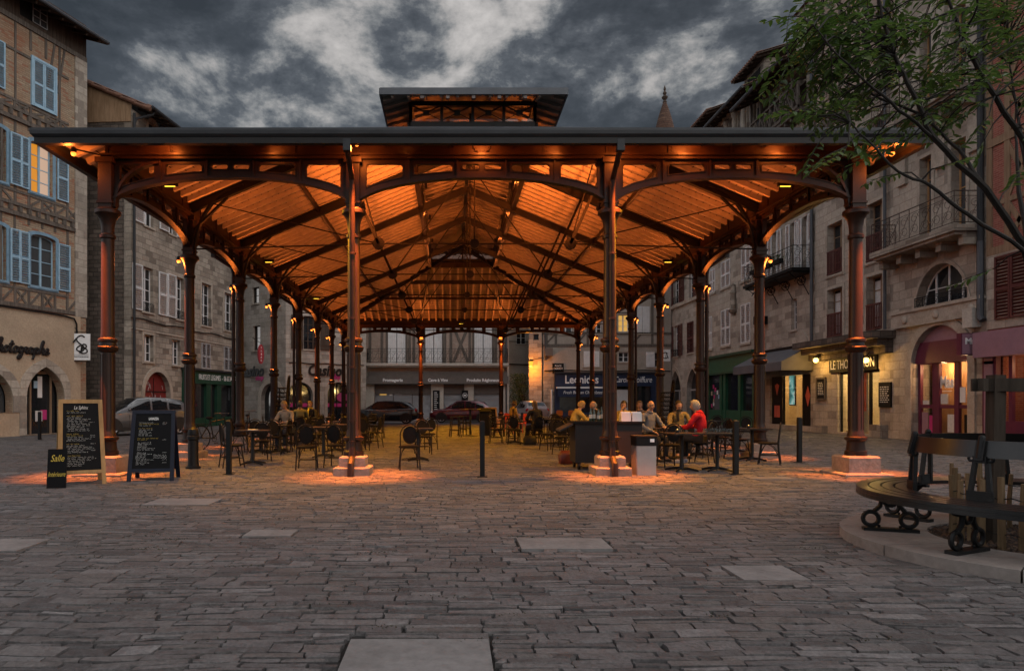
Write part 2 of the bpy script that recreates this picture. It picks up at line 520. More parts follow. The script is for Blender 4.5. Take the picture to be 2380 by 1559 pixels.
    tag(mb.build('paving', t.m, sharp=50), kind='structure')
    gm = plaster_mat('granite_slab', (.180, .168, .163), (.085, .075, .07), .6, 1.7, .6)
    for a, b, c_, d in slabs:
        mb = MB(); mb.b2(a + .008, b - .008, c_ + .008, d - .008, -.03, .004)
        tag(mb.build('paving_slab', gm), kind='structure')
    mb = MB()
    for k in range(90):
        cy = r.uniform(3.2, 11.5); cx = r.uniform(-.62 * cy, .80 * cy)
        if (cx - 5.45) ** 2 + (cy - 6.25) ** 2 < 3.2: continue
        for q in range(r.randint(4, 26)):
            p_ = Vector((cx + r.gauss(0, .09), cy + r.gauss(0, .025), .0)); u = Vector((r.uniform(-1, 1), r.uniform(-1, 1), r.uniform(.1, .9))).normalized() * r.uniform(.008, .022); v = u.orthogonal().normalized() * r.uniform(.003, .007)
            mb.add([p_ - v, p_ + v, p_ + u], [(0, 1, 2)])
    tag(mb.build('moss', flat_mat('joint_moss', (.030, .028, .012), .95, 0, .5, 40, 0)), kind='stuff')
    am = plaster_mat('street_asphalt', (.11, .105, .11), (.06, .055, .055), .4, .6, .3)
    mb = MB(); mb.b2(-60, 60, 41.5, 47.4, -.3, -.006); tag(mb.build('road', am), kind='structure')
    mb = MB(); mb.b2(-60, 60, 47.4, 75, -.3, .1); tag(mb.build('pavement', plaster_mat('pavement_stone', (.24, .22, .21))), kind='structure')
ground()

# ------------------------------------------------------------------ the market hall
XL, XR, XM, XC = -6.44, 7.58, (-1.83, 2.97), .57
YS = [12.8 + 4 * i for i in range(8)]
EX0, EX1, EY0, EY1, EH, PI_T = -7.23, 8.37, 12.01, 41.59, 6.10, .42
HS = 6.15                                             # inset of the lantern opening
def rz_(s): return EH + PI_T * s
hall = thing('market_hall', 'open iron market hall with a hipped roof and glazed lantern, its ceiling lit orange', 'market hall', (XC, 12.8, 0))
def hpart(mb, name, m, **k):
    off = Vector((XC, 12.8, 0))
    mb.v = [p - off for p in mb.v]
    return mb.build(name, m, hall, **k)
# roof covering
mb = MB()
def roof_quad(s0, s1, dz, side):
    z0, z1 = rz_(s0) + dz, rz_(s1) + dz
    a0, a1, b0, b1 = EX0 + s0, EX1 - s0, EY0 + s0, EY1 - s0
    c0, c1, d0, d1 = EX0 + s1, EX1 - s1, EY0 + s1, EY1 - s1
    return {'F': [(a0, b0, z0), (a1, b0, z0), (c1, d0, z1), (c0, d0, z1)], 'B': [(a1, b1, z0), (a0, b1, z0), (c0, d1, z1), (c1, d1, z1)],
            'L': [(a0, b1, z0), (a0, b0, z0), (c0, d0, z1), (c0, d1, z1)], 'R': [(a1, b0, z0), (a1, b1, z0), (c1, d1, z1), (c1, d0, z1)]}[side]
for sd in 'FBLR':
    mb.add(roof_quad(0, HS, 0, sd), [(0, 1, 2, 3)])
hpart(mb, 'roof', M['zinc_roof'])
mb = MB()
for sd in 'FBLR':
    mb.add(roof_quad(.12, HS, -.085, sd), [(3, 2, 1, 0)])
# common rafters and board joints under the boards
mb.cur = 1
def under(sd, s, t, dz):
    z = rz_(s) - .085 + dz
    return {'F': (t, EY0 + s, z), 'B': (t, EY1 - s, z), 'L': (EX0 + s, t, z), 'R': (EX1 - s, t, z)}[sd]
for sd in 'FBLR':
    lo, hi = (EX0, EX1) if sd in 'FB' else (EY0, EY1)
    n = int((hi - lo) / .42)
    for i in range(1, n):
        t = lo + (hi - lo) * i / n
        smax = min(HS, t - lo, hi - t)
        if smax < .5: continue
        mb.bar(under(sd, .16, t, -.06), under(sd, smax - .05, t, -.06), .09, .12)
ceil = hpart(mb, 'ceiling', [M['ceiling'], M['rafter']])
mb = MB()
for sd in 'FBLR':
    lo, hi = (EX0, EX1) if sd in 'FB' else (EY0, EY1)
    s = .4
    while s < HS - .05:
        mb.bar(under(sd, s, lo + s + .03, -.004), under(sd, s, hi - s - .03, -.004), .024, .008)
        s += .175
jo = mb; off = Vector((XC, 12.8, 0)); jo.v = [p - off for p in jo.v]; jo.build('board_joint', M['joint'], ceil)
# gutter round the eaves
mb = MB()
gp_ = [(-.115, .045), (-.12, .0), (-.115, -.06), (-.08, -.10), (-.02, -.11), (.02, -.11), (.02, .05), (-.02, .05), (-.02, -.02), (-.09, -.02), (-.10, .045)]
def gutter_ring(mb, x0, x1, y0, y1, z, prof):
    cs = [(x0, y0, -1, -1), (x1, y0, 1, -1), (x1, y1, 1, 1), (x0, y1, -1, 1)]
    m = len(prof); vs = []
    for cx, cy, sx, sy in cs:
        for a, b in prof: vs.append((cx - sx * a * -1 if False else cx + sx * -a, cy + sy * -a, z + b))
    fs = []
    for i in range(4):
        j = (i + 1) % 4
        for k in range(m):
            k2 = (k + 1) % m
            fs.append((i * m + k, j * m + k, j * m + k2, i * m + k2))
    mb.add(vs, fs, False)
gutter_ring(mb, EX0, EX1, EY0, EY1, EH - .01, gp_)
hpart(mb, 'gutter', M['zinc'])
# eave soffit beam under the gutter
mb = MB()
gutter_ring(mb, EX0 + .05, EX1 - .05, EY0 + .05, EY1 - .05, EH - .12, [(0, .0), (0, -.10), (-.12, -.10), (-.12, .1), (-.08, .1), (-.06, .0)])
hpart(mb, 'eave_board', M['steel_dark'])
# columns and pedestals
CPROF = [(.19, .36), (.19, .44), (.165, .46), (.15, .60), (.155, .63), (.195, .66), (.195, .70), (.15, .72), (.14, .78), (.125, .84), (.122, 2.28), (.17, 2.31), (.185, 2.35), (.19, 2.38), (.15, 2.41), (.145, 2.47), (.172, 2.49), (.172, 2.53), (.125, 2.56),
         (.118, 2.7), (.112, 4.40), (.137, 4.42), (.14, 4.47), (.112, 4.50), (.115, 4.62), (.14, 4.76), (.185, 4.84), (.225, 4.87), (.225, 4.93), (.19, 4.96)]
cmb = MB()
cmb.lathe(CPROF, 18)
cmb.b2(-.125, .125, -.125, .125, 4.94, 5.90)
cmb.b2(-.165, .165, -.165, .165, 5.80, 5.90)
cmb.b2(-.145, .145, -.145, .145, 5.05, 5.09)
for k in range(10):                                   # flutes on the lower shaft
    a = 2 * PI * k / 10
    cmb.box((.122 * math.cos(a), .122 * math.sin(a), 1.55), (.018, .02, 1.4), a)
pmb = MB()
def blk(mb, w, z0, z1, b=.02):
    h = w / 2
    vs = [(sx * h, sy * h, z0) for sx, sy in ((-1, -1), (1, -1), (1, 1), (-1, 1))] + [(sx * h, sy * h, z1 - b) for sx, sy in ((-1, -1), (1, -1), (1, 1), (-1, 1))] + [(sx * (h - b), sy * (h - b), z1) for sx, sy in ((-1, -1), (1, -1), (1, 1), (-1, 1))]
    mb.add(vs, [(0, 1, 5, 4), (1, 2, 6, 5), (2, 3, 7, 6), (3, 0, 4, 7), (4, 5, 9, 8), (5, 6, 10, 9), (6, 7, 11, 10), (7, 4, 8, 11), (8, 9, 10, 11)])
blk(pmb, .66, -.01, .16); blk(pmb, .48, .16, .36, .03)
pmb2 = MB(); blk(pmb2, .88, -.01, .055); blk(pmb2, .58, .055, .36, .03)
cols = [(XL, YS[0], 1), (XR, YS[0], 1), (XM[0], YS[0], 0), (XM[1], YS[0], 0)]
for i in range(1, 7): cols += [(XL, YS[i], 0), (XR, YS[i], 0)]
cols += [(XL, YS[7], 0), (XM[0], YS[7], 0), (XM[1], YS[7], 0), (XR, YS[7], 0)]
c0 = p0 = p2 = None
for x, y, cn in cols:
    loc = (x - XC, y - 12.8, 0)
    if c0 is None:
        c0 = cmb.build('column', M['steel'], hall, loc=loc); p0 = None
    else:
        c = c0.copy(); COL.objects.link(c); c.location = loc
    if cn:
        if p2 is None: p2 = pmb2.build('pedestal', M['pedestal'], hall, loc=loc)
        else: c = p2.copy(); COL.objects.link(c); c.location = loc
    else:
        if p0 is None: p0 = pmb.build('pedestal', M['pedestal'], hall, loc=loc)
        else: c = p0.copy(); COL.objects.link(c); c.location = loc
# arched frames between the columns
def arch_frame(W, corner_l=False, corner_r=False):
    """frame centred on x=0 in the (x,z) plane, W between column axes"""
    h = W / 2 - .125
    mb = MB()
    top, sp, cr = 5.90, 5.02, 5.56
    def az(x): return sp + (cr - sp) * math.sqrt(max(0, 1 - (abs(x) / (h * 1.04)) ** 2)) * 1.02
    N = 28
    xs = [-h + 2 * h * i / N for i in range(N + 1)]
    outer = [(x, az(x)) for x in xs] + [(h, top), (-h, top)]
    holes = []
    pw = 2 * h / 5
    for k in range(5):
        a, b = -h + pw * k, -h + pw * (k + 1)
        if k == 2:
            for c in (-1, 1):
                holes.append(rrect(c * pw * .23 - pw * .17, 5.715, c * pw * .23 + pw * .17, 5.80, .035)[::-1])
            continue
        m = .10 if k in (1, 3) else .12
        a2, b2 = a + m, b - m
        zt = top - .10
        n = 6
        bot = [(a2 + (b2 - a2) * i / n, az(a2 + (b2 - a2) * i / n) + .12) for i in range(n + 1)]
        hole = bot + [(b2, zt - .04), (b2 - .04, zt), (a2 + .04, zt), (a2, zt - .04)]
        holes.append(hole[::-1])
    mb.plate(outer, holes, -.022, .022)
    # arch flange, border ribs, top flange
    for i in range(N):
        x, x2 = xs[i], xs[i + 1]
        mb.bar((x, 0, az(x) - .01), (x2 + .004, 0, az(x2) - .01), .15, .045)
    for k in range(1, 5):
        x = -h + pw * k
        mb.b2(x - .016, x + .016, -.055, .055, az(x) + .01, top - .01)
    mb.b2(-h, h, -.085, .085, top - .012, top + .05)
    for hl in holes:
        cx = sum(p[0] for p in hl) / len(hl); cz = sum(p[1] for p in hl) / len(hl)
        for i in range(len(hl)):
            p, q = hl[i], hl[(i + 1) % len(hl)]
            g = lambda p: (p[0] + (.012 if p[0] < cx else -.012) * -1, 0, p[1] + (.012 if p[1] > cz else -.012))
            mb.bar(g(p), g(q), .075, .016)
    for fl, sgn in ((corner_l, -1), (corner_r, 1)):
        if fl:
            r = pw * .95
            pts = [(sgn * (h - r + r * math.cos(a) - .02), sp + r * math.sin(a) - .02) for a in [PI / 2 * i / 8 for i in range(9)]]
            for p, q in zip(pts, pts[1:]):
                mb.bar((p[0], 0, min(p[1], top)), (q[0], 0, min(q[1], top)), .13, .05)
    return mb
def place_frame(src, x, y, rz):
    src.location = (x - XC, y - 12.8, 0); src.rotation_euler = (0, 0, rz)
fx = [XL, XM[0], XM[1], XR]
for row in (0, 7):
    for i in range(3):
        f = arch_frame(fx[i + 1] - fx[i], i == 0, i == 2).build('arch_frame', M['steel'], hall)
        place_frame(f, (fx[i] + fx[i + 1]) / 2, YS[row], 0 if row == 0 else PI)
s0 = arch_frame(4.0).build('arch_frame', M['steel'], hall)
for sx in (XL, XR):
    for i in range(7):
        f = s0 if (sx == XL and i == 0) else s0.copy()
        if f is not s0: COL.objects.link(f)
        place_frame(f, sx, YS[i] + 2, PI / 2)
# riveted plate girder above the frames
def girder(p, q, flip):
    L = (Vector(q) - Vector(p)).length
    mb = MB()
    mb.b2(-L / 2, L / 2, -.02, .02, 5.95, 6.40)
    mb.b2(-L / 2 - .1, L / 2 + .1, -.115, .115, 5.948, 5.985)
    n = int(L / 1.15)
    for i in range(n + 1):
        x = -L / 2 + L * i / n
        mb.b2(x - .02, x + .02, -.04, .04, 5.985, 6.38)
        for z in (6.05, 6.12, 6.2, 6.3):
            mb.ball((x + .05, -.024, z), .012, 6, 4)
        if i < n:
            mb.lathe([(.05, 0), (.045, .03), (.03, .035), (.025, .05), (.001, .052)], 10, (0, 0, 0)) if False else None
            xc = x + L / n / 2
            mb.ball((xc, -.03, 6.17), .045, 8, 6, (1, .6, 1))
            mb.tube([(xc + .07 * math.cos(a), -.03, 6.17 + .07 * math.sin(a)) for a in [2 * PI * k / 12 for k in range(12)]], .008, 5, closed=True)
            for k in range(7):
                mb.ball((x + L / n * (k + .5) / 7, -.022, 6.02), .011, 6, 4)
    if flip == 'front':
        mb.tube([(.16 * math.cos(a), -.035, 6.17 + .16 * math.sin(a)) for a in [2 * PI * k / 24 for k in range(24)]], .014, 5, closed=True)
        for k in range(16):
            a = 2 * PI * k / 16
            mb.ball((.16 * math.cos(a), -.04, 6.17 + .16 * math.sin(a)), .024, 6, 4)
    return mb
for p, q, rz, fl in (((XL, YS[0]), (XR, YS[0]), 0, 'front'), ((XL, YS[7]), (XR, YS[7]), PI, ''), ((XL, YS[0]), (XL, YS[7]), -PI / 2, ''), ((XR, YS[0]), (XR, YS[7]), PI / 2, '')):
    g = girder((*p, 0), (*q, 0), fl).build('plate_girder', M['steel'], hall)
    place_frame(g, (p[0] + q[0]) / 2, (p[1] + q[1]) / 2, rz)
# trusses
def truss(clip=0.0):
    mb = MB()
    W = (XR - XL) / 2
    def h(x): return rz_(W + .79 - abs(x)) - .085 - .09
    for sg in (-1, 1):
        a, b = (sg * (W - .02), 0, h(W) - .12), (sg * clip, 0, h(clip) - .12)
        mb.bar(a, b, .035, .24); 
        for dz in (-.12, .12):
            mb.bar((a[0], 0, a[2] + dz), (b[0], 0, b[2] + dz), .13, .022)
        nd = (sg * 2.36, 0, 5.25)
        rod = lambda p, q, r=.019: mb.tube([p, q], r, 6)
        rod((sg * (W - .15), 0, 5.12), nd); rod(nd, (0, 0, 8.6) if not clip else (sg * clip, 0, h(clip) - .2)); rod(nd, (0, 0, 5.25))
        rod((sg * (W - .3), 0, 6.3), nd, .016)
        mb.bar(nd, (sg * 3.4, 0, h(3.4) - .2), .07, .07)
        mb.tube([(nd[0], -.035, nd[2]), (nd[0], .035, nd[2])], .15, 10)
        # bracket from the column up to the rafter, inside and outside
        pts = [(sg * (W - .12 - 1.35 * (1 - math.cos(t))), 0, 4.98 + 1.72 * math.sin(t)) for t in [R(84) * i / 9 for i in range(10)]]
        for p, q in zip(pts, pts[1:]): mb.bar(p, q, .11, .055)
        mb.bar((sg * (W - .12), 0, 5.6), (sg * (W - .95), 0, h(W - .95) - .25), .08, .05)
        mb.bar((sg * (W + .12), 0, 5.75), (sg * (W + .8), 0, EH - .05), .09, .05)
    if clip: mb.bar((-clip, 0, h(clip) - .1), (clip, 0, h(clip) - .1), .1, .2)
    mb.tube([(0, 0, 5.25), (0, 0, 8.8 if not clip else h(clip) - .1)], .02, 6)
    mb.tube([(0, -.035, 5.25), (0, .035, 5.25)], .12, 10)
    return mb
ta = truss(3.05).build('truss', M['steel_dark'], hall)
tb = truss().build('truss', M['steel_dark'], hall)
for i in range(1, 7):
    if i == 1: t0 = ta
    elif i == 2: t0 = tb
    else: t0 = (ta if i == 6 else tb).copy(); COL.objects.link(t0)
    t0.location = (0, YS[i] - 12.8, 0)
# hip rafters, purlins, sill beams
for x0, x1, y0, y1 in ((XL, EX0 + HS, YS[0], EY0 + HS), (XR, EX1 - HS, YS[0], EY0 + HS), (XL, EX0 + HS, YS[7], EY1 - HS), (XR, EX1 - HS, YS[7], EY1 - HS)):
    mb = MB(); a, b = (x0, y0, rz_(.79) - .29), (x1, y1, rz_(HS) - .29)
    mb.bar(a, b, .05, .26); mb.bar((a[0], a[1], a[2] - .13), (b[0], b[1], b[2] - .13), .16, .025)
    mb.bar(b, (XC, (y1 + (2.0 if y1 < 27 else -2.0)), b[2] + .6), .05, .2); hpart(mb, 'hip_rafter', M['steel_dark'])
for xm in XM:
    for y0, y1 in ((YS[0], EY0 + HS), (YS[7], EY1 - HS)):
        mb = MB(); mb.bar((xm, y0, rz_(.79) - .26), (xm + (.9 if xm < 0 else -.9) * .8, y1, rz_(HS) - .26), .10, .2); hpart(mb, 'hip_rafter', M['steel_dark'])
for s in (3.2,):
    for sd in 'LRFB':
        lo, hi = (EX0, EX1) if sd in 'FB' else (EY0, EY1)
        mb = MB(); mb.bar(under(sd, s, lo + s, -.16), under(sd, s, hi - s, -.16), .07, .14); hpart(mb, 'purlin', M['steel'])
mb = MB()
for sd in 'LRFB':
    lo, hi = (EX0, EX1) if sd in 'FB' else (EY0, EY1)
    mb.bar(under(sd, HS - .02, lo + HS, -.12), under(sd, HS - .02, hi - HS, -.12), .16, .26)
hpart(mb, 'sill_beam', M['steel'])
mb = MB()
mb.bar((XC, EY0 + HS + 1.5, 9.55), (XC, EY1 - HS - 1.5, 9.55), .1, .22)
hpart(mb, 'ridge_beam', M['steel_dark'])
# glazed lantern on the ridge
LX0, LX1, LY0, LY1, LZ0, LZ1 = EX0 + HS, EX1 - HS, EY0 + HS, EY1 - HS, rz_(HS), 9.30
mb = MB()
for a, b in (((LX0, LY0), (LX1, LY0)), ((LX1, LY0), (LX1, LY1)), ((LX1, LY1), (LX0, LY1)), ((LX0, LY1), (LX0, LY0))):
    A, B = Vector((*a, 0)), Vector((*b, 0))
    mb.bar(A + Vector((0, 0, LZ0 + .03)), B + Vector((0, 0, LZ0 + .03)), .16, .14)
    mb.bar(A + Vector((0, 0, LZ1 - .03)), B + Vector((0, 0, LZ1 - .03)), .12, .12)
    n = 4 if a[1] == b[1] else 10
    for i in range(n + 1):
        p = A.lerp(B, i / n); mb.bar(p + Vector((0, 0, LZ0)), p + Vector((0, 0, LZ1)), .075, .075)
        if i < n:
            q = A.lerp(B, (i + 1) / n); m_ = (p + q) / 2
            zm = (LZ0 + LZ1) / 2 + .05
            for u in (p, q):
                mb.bar(u + Vector((0, 0, LZ1 - .05)), m_ + Vector((0, 0, zm)), .03, .035)
                mb.bar(u + Vector((0, 0, LZ0 + .15)), m_ + Vector((0, 0, zm)), .018, .02)
            mb.box(m_ + Vector((0, 0, zm)), (.16, .05, .13) if n == 4 else (.05, .16, .13))
lant = hpart(mb, 'lantern', M['steel_dark'])
def lpart(mb, name, m):
    off = Vector((XC, 12.8, 0)); mb.v = [p - off for p in mb.v]; return mb.build(name, m, lant)
cg = clear_glass('lantern_glass'); M['clear'] = cg
for a, b, ax in ((LX0, LX1, 0), (LX0, LX1, 1), (LY0, LY1, 2), (LY0, LY1, 3)):
    n = 4 if ax < 2 else 10
    for i in range(n):
        u0, u1 = a + (b - a) * i / n + .03, a + (b - a) * (i + 1) / n - .03
        mb = MB()
        if ax < 2: y = (LY0 if ax == 0 else LY1); mb.b2(u0, u1, y - .004, y + .004, LZ0 + .08, LZ1 - .06)
        else: x = (LX0 if ax == 2 else LX1); mb.b2(x - .004, x + .004, u0, u1, LZ0 + .08, LZ1 - .06)
        lpart(mb, 'pane', cg)
OV = .74
def lroof(z_eave, slope, dz):
    x0, x1, y0, y1 = LX0 - OV, LX1 + OV, LY0 - OV, LY1 + OV
    hw = (x1 - x0) / 2; zr = z_eave + slope * hw
    vs = [(x0, y0, z_eave + dz), (x1, y0, z_eave + dz), (x1, y1, z_eave + dz), (x0, y1, z_eave + dz), (XC, y0 + hw, zr + dz), (XC, y1 - hw, zr + dz)]
    return vs, [(0, 1, 4), (1, 2, 5, 4), (2, 3, 5), (3, 0, 4, 5)]
mb = MB(); v, f = lroof(9.20, .30, .16); mb.add(v, f)
x0, x1, y0, y1 = LX0 - OV, LX1 + OV, LY0 - OV, LY1 + OV
for p, q in (((x0, y0), (x1, y0)), ((x1, y0), (x1, y1)), ((x1, y1), (x0, y1)), ((x0, y1), (x0, y0))):
    mb.bar((*p, 9.28), (*q, 9.28), .05, .17)
lpart(mb, 'lantern_roof', M['zinc_roof'])
mb = MB(); v, f = lroof(9.20, .30, .03); mb.add(v, [q[::-1] for q in f])
yy = y0 + .3
while yy < y1:
    s = min(2.3, yy - y0, y1 - yy)
    for sg, xe in ((1, x0), (-1, x1)):
        if s > .3: mb.bar((xe + sg * .05, yy, 9.20), (xe + sg * s, yy, 9.20 + .30 * s - .02), .07, .08)
    yy += .42
xx = x0 + .3
while xx < x1:
    s = min(xx - x0, x1 - xx)
    for sg, ye in ((1, y0), (-1, y1)):
        if s > .3: mb.bar((xx, ye + sg * .05, 9.20), (xx, ye + sg * s, 9.20 + .30 * s - .02), .07, .08)
    xx += .42
lpart(mb, 'lantern_ceiling', M['ceiling'])
for k in range(5):
    mb = MB(); mb.box((LX0 + (LX1 - LX0) * (k + .5) / 5, y0 + .06, 9.16), (.09, .1, .1)); lpart(mb, 'rafter_end', M['pedestal'])
# rain pipes
def downpipe(x, y, out):
    ox, oy = out
    mb = MB()
    e = .80
    pts = [(x + ox * e, y + oy * e, 5.98), (x + ox * e * .98, y + oy * e * .98, 5.80), (x + ox * .24, y + oy * .24, 5.45), (x + ox * .20, y + oy * .20, 5.25), (x + ox * .20, y + oy * .20, .62)]
    mb.tube(pts[:3], .05, 10); mb.tube(pts[2:], .055, 10)
    mb.tube([(x + ox * .20, y + oy * .20, .62), (x + ox * .22, y + oy * .22, .34), (x + ox * .40, y + oy * .40, .22), (x + ox * .42, y + oy * .42, -.02)], .062, 10)
    for z in (.62, 1.0, 1.55, 2.0, 2.9, 4.1):
        mb.lathe([(.05, -.02), (.07, -.018), (.07, .018), (.05, .02)], 10, (x + ox * .2, y + oy * .2, z))
    p = hpart(mb, 'downpipe', M['steel'])
    mb = MB(); mb.box((x + ox * e, y + oy * e, 5.86), (.13, .13, .2)); mb.v = [q - Vector((XC, 12.8, 0)) for q in mb.v]; mb.build('hopper', M['zinc'], p)
downpipe(XM[0], YS[0], (0, -1)); downpipe(XM[1], YS[0], (0, -1))
for i in (2, 4): downpipe(XL, YS[i], (-1, 0)); downpipe(XR, YS[i], (1, 0))

# ------------------------------------------------------------------ lamps of the hall
ORANGE = (1.0, .205, .03)
ORD = ['front corner', 'second', 'third', 'fourth', 'fifth', 'sixth', 'seventh', 'back corner']
P_ORB = 26
P_DOWN, P_UP = 4800, 62
def add_light(name, kind, parent, loc, power, color, direction=None, cone=90, blend=.6, size=.04):
    d = bpy.data.lights.new(name, kind); d.energy = power; d.color = color; d.shadow_soft_size = size
    if kind == 'SPOT': d.spot_size = R(cone); d.spot_blend = blend
    o = bpy.data.objects.new(name, d); COL.objects.link(o); o.parent = parent; o.location = loc
    if direction: o.rotation_euler = Vector(direction).to_track_quat('-Z', 'Y').to_euler()
    return o
def hall_lamp(x, y, z, out, label, inward, p_down=1.0, p_up=1.0, up_z=5.35):
    t = thing('hall_lamp', label, 'lamp', (x + out[0], y + out[1], z), 0, 'orange lamps along the market hall eaves')
    mb = MB(); mb.lathe([(.001, .07), (.03, .06), (.05, .02), (.055, -.03), (.05, -.04)], 10); mb.bar((0, 0, .03), (-out[0] * .75, -out[1] * .75, .03), .025, .025)
    mb.build('lamp_housing', M['black_iron'], t)
    mb = MB(); mb.ball((0, 0, -.055), .048, 10, 6); mb.build('bulb', M['bulb'], t)
    add_light('lamp_light', 'SPOT', t, (0, 0, -.12), P_DOWN * p_down, ORANGE, (-out[0] * .35, -out[1] * .35, -3), 32, .9)
    add_light('lamp_glow', 'POINT', t, (out[0] * .15, out[1] * .15, -.16), P_ORB, ORANGE, None, size=.05)
    ix, iy = inward
    add_light('lamp_uplight', 'SPOT', t, (-out[0] + ix * .75, -out[1] + iy * .75, up_z - z), P_UP * p_up, ORANGE, (ix * .25, iy * .25, 1.0), 165, .35, .05)
for i in range(8):
    for x, sg, nm in ((XL, -1, 'left'), (XR, 1, 'right')):
        lab = 'small glowing orange lamp outside the %s column of the hall\'s %s row' % (ORD[i], nm)
        if i == 0: hall_lamp(x, YS[0], 5.92, (sg * .42, -.40), lab, (-sg * 1.5, 1.5), 2.0, .9)
        elif i == 7: hall_lamp(x, YS[7], 4.88, (sg * .25, .2), lab, (-sg * .7, -.7))
        else: hall_lamp(x, YS[i], 4.88, (sg * .27, 0), lab, (-sg, 0))
for x, nm in ((XM[0], 'left'), (XM[1], 'right')):
    hall_lamp(x, YS[0], 6.08, (.12, -.45), 'orange lamp under the front eave above the %s middle column with a rain pipe' % nm, (0, 1), 2.4, 2.4)
    hall_lamp(x, YS[7], 4.88, (0, -.26), 'glowing orange lamp on the %s middle column at the far end of the hall' % nm, (0, -1), .6, .5)
# floodlights on the middle columns throw their light up into the ridge
def flood(x, y, dirn, power, label):
    t = thing('floodlight', label, 'lamp', (x, y, 5.12), math.atan2(dirn[1], dirn[0]) - PI / 2, 'orange floodlights on the middle columns')
    mb = MB(Matrix.Rotation(R(35), 4, 'X')); mb.b2(-.11, .11, -.05, .05, -.08, .08); mb.build('lamp_housing', M['black_iron'], t)
    mb = MB(); mb.tube([(0, 0, -.02), (0, -.2, -.1)], .018, 6); mb.build('bracket', M['black_iron'], t)
    mb = MB(Matrix.Rotation(R(35), 4, 'X')); mb.b2(-.09, .09, .052, .058, -.06, .06); mb.build('bulb', M['bulb'], t)
    o = add_light('flood_light', 'SPOT', None, (x + dirn[0] * .12, y + dirn[1] * .12, 5.22), power, ORANGE, dirn, 80, .9, .07)
    o.parent = t; o.matrix_parent_inverse = (Matrix.Translation(t.location) @ Matrix.Rotation(t.rotation_euler.z, 4, 'Z')).inverted()
for x, nm in ((XM[0], 'left'), (XM[1], 'right')):
    sg = -1 if x < XC else 1
    flood(x - sg * .05, YS[0] + .35, (-sg * .20, 1.0, .75), 4200, 'orange floodlight on the inner side of the front %s middle column' % nm)
    flood(x - sg * .05, YS[7] - .35, (-sg * .25, -1.0, .8), 110, 'orange floodlight on the inner side of the far %s middle column' % nm)
# small lights tucked along the front eave; unseen ones added to brighten the lantern
def hall_spot(x, y, z, power, size=.05, up=1):
    mb = MB(); mb.lathe([(.04, -.03), (.05, .0), (.05, .05), (.02, .07)] if up > 0 else [(.05, -.09), (.05, .0), (.055, .085), (.045, .086), (.04, -.02)], 10, (x - XC, y - 12.8, z)); h = mb.build('eave_or_fill_light', M['black_iron'], hall)
    mb = MB(); mb.ball((x - XC, y - 12.8, z - (.035 if up > 0 else .0)), .03, 8, 6); mb.build('bulb', M['bulb'], h)
    add_light('eave_or_fill_glow', 'POINT', h, (x - XC, y - 12.8, z - .12 * up), power, ORANGE, None, size=size)
for x in (-5.2, -3.4, -.9, .57, 2.0, 4.4, 6.2): hall_spot(x, 12.42, 6.22, 30)
for y in (19.5, 23.5, 27.5, 31.5):
    hall_spot(LX0 + .2, y, LZ0 + .12, 16, .05, -1); hall_spot(LX1 - .2, y, LZ0 + .12, 16, .05, -1)
# yellow emergency lamps under the roof
k = 0
for x, y, z, nm in [(XL + .35, 14.8, 6.05, 'first bay of the left eaves'), (XR - .35, 14.8, 6.05, 'first bay of the right eaves'), (XL + .35, 22.8, 6.05, 'third bay of the left eaves'), (XR - .35, 22.8, 6.05, 'third bay of the right eaves'), (XL + .35, 30.8, 6.05, 'fifth bay of the left eaves'), (XR - .35, 30.8, 6.05, 'fifth bay of the right eaves'), (XC, 40.4, 6.02, 'middle of the far girder')]:
    t = thing('yellow_lamp', 'small yellow strip lamp fixed inside the ' + nm, 'lamp', (x, y, z), 0, 'yellow lamps inside the market hall')
    mb = MB(); mb.b2(-.16, .16, -.03, .03, -.02, .07); mb.build('lamp_housing', M['black_iron'], t)
    mb = MB(); mb.b2(-.11, .11, -.035, -.005, -.035, -.021); mb.build('bulb', M['bulb_yellow'], t)
    sx = 0 if abs(x - XC) < 1 else (1 if x < XC else -1)
    add_light('yellow_light', 'SPOT', t, (0, 0, -.1), 2300, (1.0, .40, .010), (sx * 1.6, -1.2 if sx == 0 else 0, -2), 100, .8, .05)
# ------------------------------------------------------------------ building materials
M['brick_tan'] = stone_mat('thin_tan_brick', (.50, .395, .28), (.36, .265, .175), (.26, .205, .15), .30, .085, .016, .03, .9, (.30, .13, .07), .55, tint=(.36, .15, .09))
M['stone_brown'] = stone_mat('brown_ashlar', (.29, .245, .20), (.43, .375, .31), (.20, .17, .14), .58, .27, .014, .03, .9, (.09, .075, .06), .6, tint=(.20, .165, .135))
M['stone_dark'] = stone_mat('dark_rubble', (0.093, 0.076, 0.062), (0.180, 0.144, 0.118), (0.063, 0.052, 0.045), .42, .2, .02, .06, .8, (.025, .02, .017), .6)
M['stone_tan'] = stone_mat('tan_ashlar', (.40, .345, .285), (.50, .44, .37), (.27, .23, .19), .66, .32, .012, .02, .8, (.15, .125, .105), .55, tint=(.29, .245, .205))
M['stone_pale'] = stone_mat('pale_ashlar', (.38, .34, .295), (.47, .425, .37), (.26, .23, .20), .55, .30, .012, .02, .8, (.13, .115, .10), .55, tint=(.30, .265, .225))
M['trim'] = plaster_mat('dressed_stone', (0.401, 0.351, 0.293), (.12, .09, .07), .5, 1.5, .4)
M['brick_red'] = stone_mat('red_brick', (.27, .075, .055), (.36, .12, .09), (.30, .17, .13), .22, .065, .010, .01, .5, (.16, .05, .04), .35)
M['brick_pink'] = stone_mat('rose_brick', (0.370, 0.238, 0.185), (0.439, 0.333, 0.263), (0.384, 0.331, 0.287), .22, .065, .012, .01, .5, (.14, .09, .07), .4)
M['plaster'] = plaster_mat('beige_plaster', (0.415, 0.322, 0.229), (.16, .11, .08), .4, .5)
